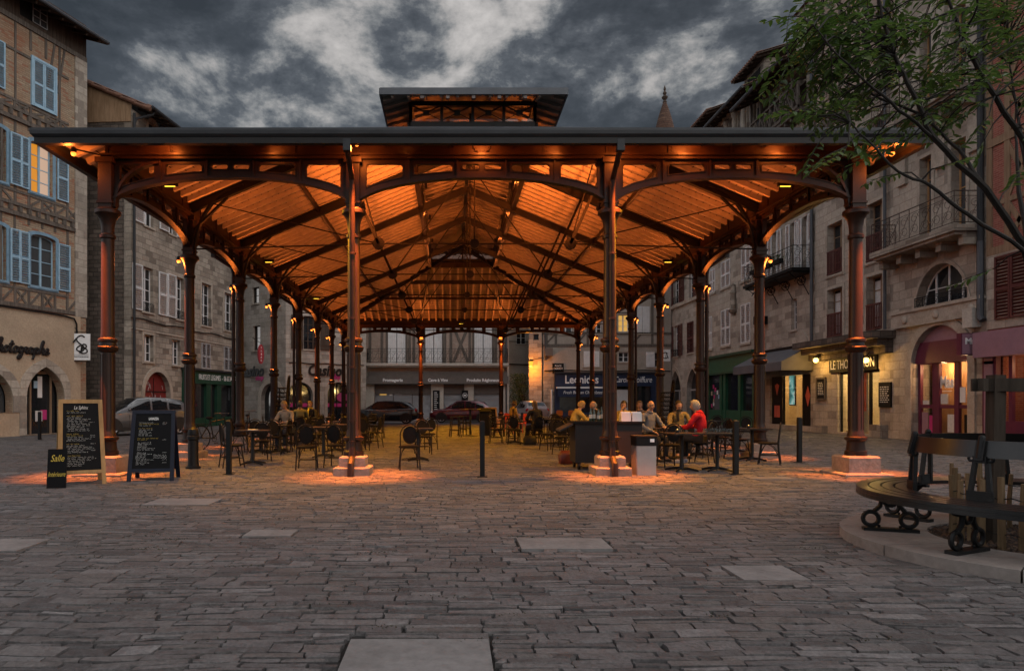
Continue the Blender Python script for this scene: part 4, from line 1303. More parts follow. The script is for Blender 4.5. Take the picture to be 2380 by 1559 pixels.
def stone_house_left():
    A, B = pt(305, 31.5), pt(551, 42.4)
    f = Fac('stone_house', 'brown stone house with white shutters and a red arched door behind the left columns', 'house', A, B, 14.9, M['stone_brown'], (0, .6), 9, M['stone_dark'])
    L = f.L
    rows = []
    def W(x0, x1, yt, yb, **k): 
        r = f.r(x0, x1, yt, yb); return r, window(f, r, **k)
    def SH(x0, x1, r, m='white', **k): leaf(f, (f.px(x0, 600)[0], r[1], f.px(x1, 600)[0], r[3]), m, **k)
    ir = ('iron', .42, 'black_iron')
    r, _ = W(334, 357, 425, 527, nx=2, nz=3); SH(310, 333, r)
    r2 = f.r(392, 408, 455, 545); window(f, r2, nx=2, nz=3); SH(369, 391, r2); SH(409, 425, r2)
    r, _ = W(330, 356, 622, 725, nx=2, nz=4, rail=ir); SH(306, 329, r); SH(367, 386, r)
    r, _ = W(408, 427, 645, 742, nx=2, nz=4, rail=ir); SH(388, 407, r); SH(436, 447, r)
    W(468, 490, 660, 757, nx=2, nz=4, rail=ir, surround='trim'); W(521, 540, 682, 768, nx=2, nz=4, rail=ir, surround='trim')
    W(334, 356, 778, 840, nx=2, nz=3, surround='trim'); r, _ = W(400, 419, 790, 848, nx=2, nz=3); SH(428, 443, r)
    for a, b, c, d in ((468, 488, 798, 856), (520, 540, 806, 861)):
        r = f.r(a, b, c, d); window(f, r, 'grey_paint', nx=2, nz=3); m = (r[0] + r[2]) / 2
        leaf(f, (r[0], r[1], m - .01, r[3]), 'grey_paint', y=-.02); leaf(f, (m + .01, r[1], r[2], r[3]), 'grey_paint', y=-.02, hinge='r')
    # small arched attic window and lintel
    r = f.r(344, 366, 282, 312); window(f, r, 'trim', nx=1, nz=1, top='round', surround='trim', sill=False)
    # arched red door
    d = f.r(335, 395, 864, 1000); d = (d[0], .02, d[2], d[3]); f.hole(d, 'round')
    mb = MB(); mb.plate(opening((d[0] - .22, .0, d[2] + .22, d[3] + .25), 'round'), [opening(d, 'round')[::-1]], -.05, .02); f.part(mb, 'arch_surround', M['trim'])
    mb = MB(); mb.plate(opening(d, 'round'), [], .22, .26); dr = f.part(mb, 'door', flat_mat('dull_red_paint', (.16, .02, .02), .5))
    mb = MB()
    for k in range(26):
        x = d[0] + .2 + (d[2] - d[0] - .5) * rnd.random(); z = .9 + 1.3 * rnd.random(); a = rnd.random() * 3
        mb.tube([(x, .21, z), (x + .06 * math.cos(a), .21, z + .12), (x + .1 * math.sin(a * 2), .21, z + .2)], .012, 4)
    f.part(mb, 'graffiti', M['curtain'], dr)
    mb = MB(); mb.b2((d[0] + d[2]) / 2 - .015, (d[0] + d[2]) / 2 + .015, .2, .22, .02, d[3] - .3); mb.b2(d[0], d[2], .195, .22, d[3] - 1.0, d[3] - .95); f.part(mb, 'door_batten', M['dark'], dr)
    # green greengrocer's front
    g = f.r(422, 546, 858, 995); z1 = f.px(484, 862)[1]; x0, x1 = g[0], g[2]
    mb = MB()
    for x in (x0 + .25, x0 + (x1 - x0) * .40, x0 + (x1 - x0) * .60, x1 - .25): mb.b2(x - .25, x + .25, -.22, -.003, .02, z1 - .75)
    mb.b2(x0, x1, -.16, -.003, .02, .5)
    sf = f.part(mb, 'shop_front', M['green_deep'])
    board_sign(f, (x0, z1 - .75, x1, z1 - .05), 'green_deep', 'FRUITS ET LEGUMES  -  06 65 34 16 26', size=.42, y=-.05, th=.22, fit=(x1 - x0) * .74, tx=(x0 + x1) / 2 + .5)
    mb = MB(); mb.b2(x0 - .1, x1 + .1, -.4, -.003, z1 - .04, z1 + .06); f.part(mb, 'cornice', M['zinc'], sf)
    mb = MB(); mb.b2(x0 + .1, x1 - .1, -.06, -.05, .5, z1 - .76); f.part(mb, 'shop_glass', M['glass'], sf)
    # cable, pipes, eave, roofs
    zc = f.px(420, 762)[1]
    mb = MB(); mb.tube([(-.1 + L * i / 12, -.05, zc + .06 * math.sin(i * 1.7)) for i in range(13)], .028, 5); f.part(mb, 'cable', M['black'])
    mb = MB(); mb.b2(0, L, -.04, -.002, zc - .5, zc - .42); f.part(mb, 'string_course', M['trim'])
    pipe(f, [(.06, -.12, 14.7), (.06, -.12, 0)], .06)
    mb = MB(); mb.tube([(.5, -.95, 15.05), (.45, -.8, 14.75), (.1, -.2, 14.45), (.06, -.12, 14.2)], .06, 8); f.part(mb, 'downpipe', M['zinc'])
    tile_roof(f, .2, L + .3, 14.95, .9, 8, .45)
    mb = MB(); mb.tube([(.1, -.98, 14.95), (L + .3, -.98, 14.95)], .075, 8); f.part(mb, 'gutter', M['zinc'])
    # boarded gable on the near side, over the rubble wall
    mb = MB()
    n = 34
    for i in range(n):
        a, b = 9 * i / n, 9 * (i + 1) / n
        za, zb = 14.3 + .03 * a, 15.1 + .45 * a
        mb.add([(-.04, a + .006, za), (-.04, b - .006, za), (-.04, b - .006, 15.1 + .45 * b), (-.04, a + .006, zb), (.05, a + .006, za), (.05, b - .006, za), (.05, b - .006, 15.1 + .45 * b), (.05, a + .006, zb)], [(0, 3, 2, 1), (4, 5, 6, 7), (0, 1, 5, 4), (1, 2, 6, 5), (2, 3, 7, 6), (3, 0, 4, 7)])
    f.part(mb, 'gable_boarding', M['board_warm'])
    mb = MB()
    for i in range(14):
        y = -1 + 10 * i / 14
        mb.tube([(-.1, y, 15.0 + .45 * (y + .5)), (-.1, y + .78, 15.0 + .45 * (y + 1.2))], [.11, .09], 8)
    f.part(mb, 'verge_tiles', M['tile'])
    f.finish()
stone_house_left()

def corner_grocery():
    A, K, B = pt(551, 46.5), pt(664, 43.6), pt(851, 47.0)
    for i, (P, Q, ext) in enumerate(((A, K, (4, 0)), (K, B, (0, 0)))):
        pass
    f = Fac('grocery_building', 'pale ashlar corner building with round arched shop windows under dark slanted grocery lettering', 'shop building', K, B, 12.5, M['stone_pale'], (0, 0), 8)
    r = f.r(706, 742, 735, 812); window(f, r, 'timber', nx=3, nz=4, sill=True)
    leaf(f, (f.px(676, 770)[0], r[1], f.px(704, 770)[0], r[3]), 'timber', 'plank'); leaf(f, (f.px(744, 770)[0], r[1], f.px(769, 770)[0], r[3]), 'timber', 'plank')
    for a, b in ((668, 727), (761, 812)):
        d = f.r(a, b, 888, 988); d = (d[0], .1, d[2], d[3]); f.hole(d, 'round')
        mb = MB(); mb.plate(opening((d[0] - .2, .0, d[2] + .2, d[3] + .22), 'round'), [opening(d, 'round')[::-1]], -.04, .02); sr = f.part(mb, 'arch_surround', M['trim'])
        mb = MB(); mb.plate(opening(d, 'round'), [], .3, .34); w = f.part(mb, 'shop_window', M['glass'])
        zb = f.px((a + b) / 2, 941)[1]
        mb = MB(); mb.b2(d[0] + .02, d[2] - .02, .27, .295, zb - .12, zb + .12); f.part(mb, 'pink_band', M['pink'], w)
        mb = MB(); mb.b2((d[0] + d[2]) / 2 - .03, (d[0] + d[2]) / 2 + .03, .25, .29, .1, d[3] - .1); f.part(mb, 'window_bar', M['black'], w)
    s0 = f.px(714, 860)[0]; s1 = f.px(792, 860)[0]; z = f.px(753, 862)[1]
    mb = MB(); text_mb(mb, 'Casino', (s0 + s1) / 2, z, 1.0, -.05, .04, 'CENTER', .25, fit_w=s1 - s0, offset=.03); f.part(mb, 'lettering', M['lettering_black'])
    mb = MB(); s0, s1 = f.px(773, 876)[0], f.px(790, 876)[0]; text_mb(mb, 'shop', (s0 + s1) / 2, f.px(782, 876)[1], .5, -.04, .03, 'CENTER', .2, fit_w=s1 - s0, offset=.02); f.part(mb, 'small_lettering', M['pink'])
    r = f.r(786, 812, 912, 934)
    mb = MB(); xc, zc = (r[0] + r[2]) / 2, (r[1] + r[3]) / 2; hw, hh = (r[2] - r[0]) / 2, (r[3] - r[1]) / 2
    mb.plate([(xc + hw * math.cos(a), zc + hh * math.sin(a)) for a in [2 * PI * k / 16 for k in range(16)]], [], .20, .24); text_mb(mb, 'Ouvert', xc, zc, hh * .8, .195, .01, fit_w=hw * 1.3) if False else None
    f.part(mb, 'pink_badge', emit_mat('pink_lit_badge', (.9, .04, .25), .10))
    mb = MB(); zc = f.px(740, 845)[1]; mb.tube([(.2 + (f.L - .4) * i / 8, -.04, zc + .03 * math.sin(i * 2)) for i in range(9)], .03, 5); f.part(mb, 'cable', M['black'])
    f.finish()
    # the splayed face towards the left
    A2 = A; u = (K - A).normalized()
    g = f
    L2 = (K - A).length + 4
    ang = math.atan2(u.y, u.x)
    f2 = Fac('grocery_side', None, None, A, K, 12.5, M['stone_pale'], (4, 0), 8)
    f2.root.parent = None
    r = f2.r(588, 605, 757, 814); window(f2, r, 'timber', nx=1, nz=2); r = f2.r(586, 602, 668, 705); window(f2, r, 'timber', nx=1, nz=2)
    d = f2.r(607, 655, 890, 990); d = (d[0], .1, d[2], d[3]); f2.hole(d, 'round')
    mb = MB(); mb.plate(opening((d[0] - .3, .0, d[2] + .3, d[3] + .3), 'round'), [opening(d, 'round')[::-1]], -.04, .02); f2.part(mb, 'arch_surround', M['trim'])
    mb = MB(); mb.plate(opening(d, 'round'), [], .3, .34); w = f2.part(mb, 'shop_window', M['glass'])
    for k, (a, z, mm) in enumerate(((.3, 1.2, 'pink'), (.52, 1.5, 'curtain'), (.4, .8, 'blue'))):
        X = d[0] + (d[2] - d[0]) * a; mb = MB(); mb.b2(X, X + .35, .27, .295, z, z + .8); f2.part(mb, 'poster', M[mm], w)
    s1 = f2.px(613, 864)[0]; mb = MB(); text_mb(mb, 'Casino', s1 - 1.3, f2.px(600, 863)[1], 1.0, -.05, .04, 'CENTER', .25, fit_w=2.6, offset=.03); f2.part(mb, 'lettering', M['lettering_black'])
    mb = MB(); text_mb(mb, 'shop', s1 - .4, f2.px(600, 878)[1], .45, -.04, .03, 'CENTER', .2, fit_w=.8, offset=.02); f2.part(mb, 'small_lettering', M['pink'])
    f2.finish(sides=False)
    # join the splayed face to its building
    mw = Matrix.Translation(f2.root.location) @ Matrix.Rotation(f2.root.rotation_euler.z, 4, 'Z')
    mg = Matrix.Translation(g.root.location) @ Matrix.Rotation(g.root.rotation_euler.z, 4, 'Z')
    rel = mg.inverted() @ mw
    for ch in list(f2.root.children):
        ch.parent = g.root; ch.matrix_local = rel
    bpy.data.objects.remove(f2.root)
    # projecting sign and pharmacy style neon on the side street
    t = thing('tobacco_sign', 'small red upright tobacco sign projecting over the side street', 'sign', at(606, 823, 43.5), R(60))
    mb = MB(); mb.plate([(.24 * math.cos(a), .62 * math.sin(a)) for a in [2 * PI * k / 20 for k in range(20)]], [], -.05, .05); p = mb.build('sign_panel', flat_mat('red_sign', (.30, .03, .04), .4), t)
    mb = MB()
    for k, ch in enumerate('TABAC'): text_mb(mb, ch, 0, .40 - .2 * k, .18, -.055, .01)
    mb.build('lettering', M['lettering_white'], p)
    mb = MB(); mb.bar((0, 0, .7), (-.7, 0, 1.0), .03, .03); mb.build('bracket', M['black_iron'], t)
corner_grocery()
# ------------------------------------------------------------------ far side of the square
def iron_balcony(f, s0, s1, z, proj, h=.95, th=.16, label='balcony', m='trim', rm='black_iron', ends=True, step=.5):
    mb = MB(); mb.b2(s0, s1, -proj, -.002, z - th, z); mb.b2(s0 + .08, s1 - .08, -proj + .1, -.002, z - th - .1, z - th)
    b = f.part(mb, 'balcony', M[m])
    mb = MB(); iron_panel(mb, s0 + .05, s1 - .05, z + .08, z + h, -proj + .06, step)
    if ends:
        for x in (s0 + .05, s1 - .05):
            sub = MB(Matrix.Translation((x, 0, 0)) @ Matrix.Rotation(R(90), 4, 'Z')); iron_panel(sub, -proj + .06, -.02, z + .08, z + h, 0, step)
            mb.v += sub.v; o = len(mb.v) - len(sub.v); mb.f += [[i + o for i in q] for q in sub.f]; mb.mi += sub.mi; mb.sm += sub.sm
    f.part(mb, 'railing', M[rm], b)
    return b
def cheese_house():
    Y = 50.0
    f = Fac('cheese_shop_house', 'rose brick and timber house with white balcony doors above a grey cheese shop front', 'shop building', pt(851, Y), pt(1183, Y), 11.5, M['brick_pink'], (0, 0), 8, M['plaster'])
    L = f.L; P = f.px
    zb = P(1000, 845)[1]
    for x0, x1 in ((901, 943), (988, 1028), (1102, 1144)):
        r = f.r(x0, x1, 752, 841); r = (r[0], zb + .02, r[2], zb + 2.9)
        window(f, r, 'grey_paint', 'dark', nx=2, nz=1, sill=False, surround='timber_grey')
        m = (r[0] + r[2]) / 2
        leaf(f, (r[0] + .02, r[1], m - .03, r[3]), 'white', 'plank', y=.06); leaf(f, (m + .03, r[1], r[2] - .02, r[3]), 'white', 'plank', y=.06)
    f.tm = M['timber_grey']; T = f.timber
    for x in (860, 888, 952, 962, 1034, 1048, 1092, 1152, 1172):
        s = P(x, 800)[0]; T.b2(s - .10, s + .10, -.03, .01, zb, 11)
    a, b = P(1054, 800)[0], P(1088, 800)[0]
    T.bar((a, -.012, zb + .1), (b, -.012, zb + 2.7), .2, .05, (0, -1, 0)); T.bar((b, -.014, zb + .1), (a, -.014, zb + 2.7), .2, .054, (0, -1, 0))
    T.b2(0, L, -.05, .01, zb + 2.95, zb + 3.2)
    iron_balcony(f, .1, L - .1, zb, .75, 1.05, .18, m='plaster_pale', step=.42)
    # stone shop surround and grey board
    g = f.r(858, 1178, 863, 978)
    zs1, zs0 = P(1000, 864)[1], P(1000, 887)[1]
    sh = [f.r(870, 1002, 890, 977), f.r(1031, 1079, 890, 977), f.r(1101, 1170, 890, 977)]
    sh = [(a, .12, c, zs0 - .1) for a, b, c, d in sh]
    for q in sh: f.hole(q)
    mb = MB(); mb.plate(rect(0, -.2, L, zb - .2), [rect(*q)[::-1] for q in sh], -.06, -.002); f.part(mb, 'stone_front', M['plaster_pale'])
    for q in sh:
        mb = MB(); mb.b2(q[0], q[2], .2, .24, q[1], q[3]); w = f.part(mb, 'roller_shutter', M['roller'])
        mb = MB()
        n = max(1, int((q[2] - q[0]) / 1.1))
        for i in range(n + 1): x = q[0] + (q[2] - q[0]) * i / n; mb.b2(x - .035, x + .035, .14, .2, q[1], q[3])
        mb.b2(q[0], q[2], .12, .2, q[3] - .8, q[3]); f.part(mb, 'frame', M['taupe'], w)
    for x, z, w, h, mm in ((890, 1.9, .5, .22, 'lit_yellow'), (908, 1.85, .2, .3, 'lettering_white'), (926, 1.9, .5, .45, 'curtain'), (1115, 2.5, .5, .35, 'lit_yellow')):
        s = P(x, 930)[0]; mb = MB(); mb.b2(s - w / 2, s + w / 2, .17, .195, z, z + h); f.part(mb, 'display_light' if 'lit' in mm else 'poster', M[mm])
    for x0, x1, y0, y1 in ((1006, 1022, 907, 955), (1073, 1088, 907, 930)):
        r = f.r(x0, x1, y0, y1); mb = MB(); mb.b2(r[0], r[2], -.11, -.065, r[1], r[3]); b = f.part(mb, 'menu_board', M['black'])
        mb = MB()
        if x0 < 1050:
            for k in range(9): mb.b2(r[0] + .1, r[2] - .1 - .12 * rnd.random(), -.118, -.112, r[3] - .18 - .15 * k, r[3] - .14 - .15 * k)
        else:
            c = ((r[0] + r[2]) / 2, (r[1] + r[3]) / 2); mb.tube([(c[0] + .17 * math.cos(t), -.115, c[1] + .17 * math.sin(t)) for t in [2 * PI * k / 14 for k in range(14)]], .018, 5, closed=True); mb.b2(c[0] - .1, c[0] + .1, -.12, -.112, c[1] - .05, c[1] + .05)
        f.part(mb, 'chalk_writing', M['lettering_white'], b)
    b = board_sign(f, (g[0], zs0 + .12, g[2], zs1), 'taupe', None, y=-.07, th=.3)
    mb = MB(); mb.b2(g[0] - .15, g[2] + .1, -.42, -.371, zs0 - .16, zs0 + .40); vb = f.part(mb, 'valance', M['taupe'], b)
    mb = MB()
    for txt, x0, x1 in (('Fromagerie', 891, 937), ('Cave à Vins', 995, 1041), ('Produits Régionaux', 1084, 1160)):
        a, c = P(x0, 880)[0], P(x1, 880)[0]; text_mb(mb, txt, (a + c) / 2, zs0 + .10, .3, -.425, .01, fit_w=(c - a), offset=.012)
    f.part(mb, 'lettering', M['lettering_white'], b)
    pipe(f, [(L - .2, -.1, 11), (L - .2, -.1, 0)], .06, 'zinc_roof')
    tile_roof(f, -.2, L + .2, 11.5, .7, 8, .4)
    f.finish()
cheese_house()

def alley_house():
    f = Fac('alley_house', 'pale rendered house standing back in the alley behind the grocer', 'house', pt(1176, 60), pt(1280, 60), 12, M['plaster_pale'], (2, 3), 6)
    r = f.r(1200, 1222, 770, 800); window(f, r, 'white', nx=2, nz=2); r = f.r(1238, 1262, 780, 860); window(f, r, 'white', nx=2, nz=2)
    z = f.px(1210, 845)[1]; mb = MB(); mb.tube([(0, -.08, z), (f.L, -.08, z - .2)], .05, 5); mb.tube([(0, -.08, z + 2), (f.L, -.08, z + 1.8)], .03, 5); f.part(mb, 'cable', M['black'])
    tile_roof(f, -.2, f.L + .2, 12, .6, 6, .4)
    f.finish()
alley_house()

def chocolate_house():
    Y = 51.0
    f = Fac('chocolate_shop_house', 'plastered half-timbered house above a navy chocolate shop and a hairdresser', 'shop building', pt(1262, Y), pt(1548, Y), 12.5, M['plaster_grey'], (0, .4), 8, M['stone_tan'])
    L = f.L; P = f.px
    def W(x0, x1, yt, yb, **k): r = f.r(x0, x1, yt, yb); return r, window(f, r, **k)
    def plank(r, a, b): leaf(f, (r[0] + (r[2] - r[0]) * a + .01, r[1], r[0] + (r[2] - r[0]) * b - .01, r[3]), 'white', 'plank', y=-.03)
    r = f.r(1356, 1393, 816, 852); window(f, r, 'grey_paint'); plank(r, 0, .5); plank(r, .5, 1)
    W(1438, 1462, 818, 841, nx=2, nz=2)
    r, _ = W(1522, 1540, 818, 853, nx=2, nz=2); leaf(f, (P(1501, 830)[0], r[1], P(1521, 830)[0], r[3]), 'white', 'plank')
    W(1437, 1461, 731, 771, nx=2, nz=3, halves=['lit_yellow', 'lit_yellow']); r = f.r(1475, 1510, 712, 775); window(f, r, 'grey_paint'); plank(r, 0, .5); plank(r, .5, 1)
    W(1376, 1398, 752, 776, nx=2, nz=2); W(1300, 1330, 735, 776, nx=2, nz=2)
    f.tm = M['timber_grey']; T = f.timber
    z0, z1 = P(1400, 802)[1], P(1400, 776)[1]
    T.b2(0, L, -.04, .01, z0 - .12, z0 + .08)
    T.b2(0, L, -.05, .01, z1 - .05, z1 + .12)
    for x in (1270, 1292, 1340, 1366, 1404, 1430, 1466, 1516, 1540):
        s = P(x, 790)[0]; T.b2(s - .09, s + .09, -.03, .01, z0, 12)
    for x in (1280, 1350, 1415, 1480):
        s = P(x, 790)[0]; T.bar((s - .4, -.012, z0 + .05), (s + .3, -.012, z1 - .05), .13, .045, (0, -1, 0))
    for k, (x, y, w, h, mm) in enumerate(((1277, 855, 1.3, .5, 'plaster'), (1297, 856, 1.4, .75, 'black'))):
        s, z = P(x, y); mb = MB(); mb.b2(s - w / 2 * .6, s + w / 2 * .6, -.05, -.003, z - h / 2, z + h / 2); b = f.part(mb, 'street_plaque', M[mm])
        if k:
            mb = MB(); text_mb(mb, 'PLACE\nCARNOT', s, z + .08, .2, -.056, .008, max_w=.7); f.part(mb, 'lettering', M['lettering_white'], b)
    s, z = P(1274, 818); mb = MB(); mb.b2(s - .3, s + .3, -.35, -.003, z - .3, z + .3); f.part(mb, 'alarm_box', M['taupe'])
    # lower stone and shop fronts
    zt = P(1400, 868)[1]
    mb = MB(); mb.b2(0, P(1288, 900)[0], -.04, -.002, -.2, zt); f.part(mb, 'stone_base', M['stone_brown'])
    mb = MB(); mb.tube([(.1 + (L - .2) * i / 10, -.1, zt + .2 + .05 * math.sin(i)) for i in range(11)], .04, 5); f.part(mb, 'cable', M['black'])
    for x0, x1, name, sz, sh in ((1288, 1412, 'Leonidas', .85, 0), (1414, 1522, 'Carole Coiffure', .62, .25)):
        a, b = P(x0, 900)[0], P(x1, 900)[0]
        mb = MB()
        for x in (a + .18, b - .18): mb.b2(x - .18, x + .18, -.3, -.003, .1, zt - .95)
        mb.b2(a, b, -.26, -.003, .1, .6)
        sf = f.part(mb, 'shop_front', M['navy'])
        board_sign(f, (a, zt - .95, b, zt), 'navy', name, size=sz, th=.3, y=-.04, fit=(b - a) * (.62 if sh == 0 else .8), shear=sh, off=.015 if sh == 0 else 0)
        mb = MB(); mb.b2(a - .05, b + .05, -.5, -.003, zt + .003, zt + .1); f.part(mb, 'cornice', M['zinc'], sf)
        mb = MB(); mb.b2(a + .36, b - .36, -.06, -.04, .6, zt - .96); f.part(mb, 'shop_glass', M['glass'], sf)
        if sh == 0:
            mb = MB(); mb.b2(a + .1, b - .1, -.75, -.36, zt - 1.12, zt - 1.0); aw = f.part(mb, 'awning_box', M['lettering_white'], sf)
            mb = MB(); mb.b2(a + .15, b - .15, -.72, -.68, zt - 1.75, zt - 1.125); va = f.part(mb, 'awning_valance', M['navy'], sf)
            mb = MB(); text_mb(mb, 'Fresh Belgian Chocolates', (a + b) / 2, zt - 1.42, .34, -.73, .01, shear=.25, fit_w=(b - a) * .72); f.part(mb, 'awning_lettering', M['lettering_white'], sf)
        else:
            m = a + (b - a) * .45; mb = MB(); mb.b2(a + .5, m, -.085, -.065, .6, zt - 1.2); f.part(mb, 'blind', M['curtain'], sf)
            mb = MB(); mb.b2(m + .1, m + .2, -.14, -.065, .1, zt - 1); f.part(mb, 'door_post', M['navy'], sf)
    pipe(f, [(.15, -.1, 12), (.15, -.1, 4.5)], .06, 'zinc_roof'); pipe(f, [(.62, -.12, zt - 1.2), (.62, -.12, 0)], .07, 'white')
    tile_roof(f, -.2, L + .2, 12.5, .7, 8, .4)
    f.finish()
    # the flank wall into the alley is lit by a street lamp
    c = pt(1262, 51.0)
    mbw = MB()
    t = thing('wall_lantern', 'orange street lantern on the corner between the alley and the chocolate shop', 'lamp', at(1234, 846, 50.3))
    mb = MB(); mb.lathe([(.02, .35), (.14, .30), (.2, .22), (.2, .2)], 8); mb.bar((0, 0, .3), (.9, 0.4, .5), .05, .05); mb.build('lamp_housing', M['black_iron'], t)
    mb = MB(); mb.lathe([(.17, .2), (.11, -.16), (.02, -.18)], 6); mb.build('bulb', emit_mat('street_lamp_glow', (1.0, .36, .03), 1.6), t)
    add_light('lamp_light', 'POINT', t, (0, .1, -.3), 170, (1.0, .30, .025), None, size=.08)
chocolate_house()

def timber_post_tower():
    # projecting stone corner lit orange beside the alley
    f = Fac('alley_corner_tower', 'rough stone corner pier at the alley mouth lit orange by a street lantern', 'tower', pt(1229, 51.2), pt(1259, 50.9), 11.0, M['stone_tan'], (0, 0), 4, M['stone_tan'])
    r = f.r(1240, 1252, 776, 790); window(f, r, 'timber', nx=1, nz=1, sill=False)
    f.finish()
timber_post_tower()

# round tower with a conical tiled spire, far behind
def spire():
    c = at(1545, 935, 62); c.z = 0
    t = thing('tower', 'slender round tower with a conical brick spire and finial behind the right-hand roofs', 'tower', c)
    mb = MB(); mb.lathe([(1.35, 0), (1.35, 23.6)], 24); mb.build('shaft', M['stone_tan'], t)
    tm = stone_mat('spire_tile', (.10, .052, .036), (.15, .085, .058), (.04, .024, .018), .4, .22, .02, .02, .8, (.07, .045, .035), .5)
    mb = MB(); mb.lathe([(1.5, 23.5), (1.36, 23.9), (.98, 25.6), (.55, 27.3), (.22, 28.35), (.16, 28.5)], 24); mb.build('spire', tm, t)
    mb = MB(); mb.lathe([(.16, 28.5), (.2, 28.6), (.1, 28.75), (.26, 28.95), (.28, 29.05), (.1, 29.2), (.18, 29.4), (.07, 29.6), (.12, 29.75), (.02, 30.1)], 12); mb.build('finial', M['timber'], t)
spire()
# ------------------------------------------------------------------ right side of the square, along X = 16.5
RX = 16.5
def rp(x): return Vector((RX, RX * FPX / (x - VX)))
def red_shutter_house():
    f = Fac('maroon_shutter_house', 'narrow stone house with maroon shutters, a corner bartizan and two pointed doorways', 'house', rp(1541), rp(1645), 18.5, M['stone_pale'], (.2, 0), 7)
    P = f.px
    def W(x0, x1, yt, yb, lft=None, rgt=None, **k):
        r = f.r(x0, x1, yt, yb); window(f, r, **k)
        for q in (lft, rgt):
            if q: leaf(f, (P(q[0], 700)[0], r[1], P(q[1], 700)[0], r[3]), 'brown_paint')
    W(1566, 1579, 640, 706, (1553, 1565), (1580, 1591), nx=2, nz=4, rail=('iron', .5, 'black_iron')); W(1601, 1612, 626, 694, None, (1613, 1622), nx=2, nz=4)
    W(1567, 1577, 757, 828, (1556, 1566), (1578, 1587), nx=2, nz=4, rail=('iron', .5, 'black_iron'))
    r = f.r(1598, 1612, 748, 820); window(f, r, 'brown_paint'); leaf(f, r, 'brown_paint', y=-.03)
    W(1570, 1581, 540, 600, (1558, 1569), (1582, 1592), nx=2, nz=4)
    z = P(1600, 700)[1]; mb = MB(); mb.b2(0, f.L, -.14, -.002, z - .12, z + .1); f.part(mb, 'string_course', M['trim'])
    for a, b, yt in ((1559, 1583, 862), (1597, 1624, 856)):
        d = f.r(a, b, yt, 986); d = (d[0], .05, d[2], d[3]); f.hole(d, 'point')
        mb = MB(); mb.plate(opening((d[0] - .2, .02, d[2] + .2, d[3] + .28), 'point'), [opening(d, 'point')[::-1]], -.04, .02); f.part(mb, 'arch_surround', M['trim'])
        mb = MB(); mb.plate(opening(d, 'point'), [], .3, .34); w = f.part(mb, 'shop_window', M['glass'])
        mb = MB(); zz = d[1] + (d[3] - d[1]) * .6; mb.b2(d[0], d[2], .24, .3, zz - .05, zz + .05); mb.b2((d[0] + d[2]) / 2 - .05, (d[0] + d[2]) / 2 + .05, .24, .3, .05, zz); f.part(mb, 'frame', M['grey_paint'], w)
    # corbelled bartizan on the corner
    mb = MB(); zc = P(1545, 745)[1]
    mb.lathe([(.05, zc - 1.6), (.25, zc - 1.3), (.3, zc - 1.2), (.42, zc - 1.0), (.46, zc - .75), (.62, zc - .55), (.66, zc - .3), (.8, zc - .1), (.8, 12.8)], 18, (.1, -.1, 0)); mb.lathe([(.95, 12.78), (.05, 14.6)], 18, (.1, -.1, 0))
    f.part(mb, 'bartizan', M['stone_tan'])
    tile_roof(f, -.3, f.L, 18.2, .9, 7, .45)
    f.finish()
    t = thing('wall_sign', 'white square sign with a dark looped emblem on the maroon-shuttered house', 'sign', at(1546, 826, 49.6))
    mb = MB(); mb.b2(-.36, .36, -.03, .03, -.42, .42); p = mb.build('sign_panel', M['lettering_white'], t)
    mb = MB(); mb.tube([(.2 * math.cos(a), -.04, .22 * math.sin(a)) for a in [PI * .2 + 1.6 * PI * k / 12 for k in range(13)]] + [(.02, -.04, -.2), (.05, -.04, .2), (.22, -.04, -.2)], .03, 5); mb.build('emblem', M['lettering_black'], p)
    mb = MB(); mb.bar((.3, 0, .36), (1.1, 0, .36), .04, .04); mb.build('bracket', M['black_iron'], t)
red_shutter_house()

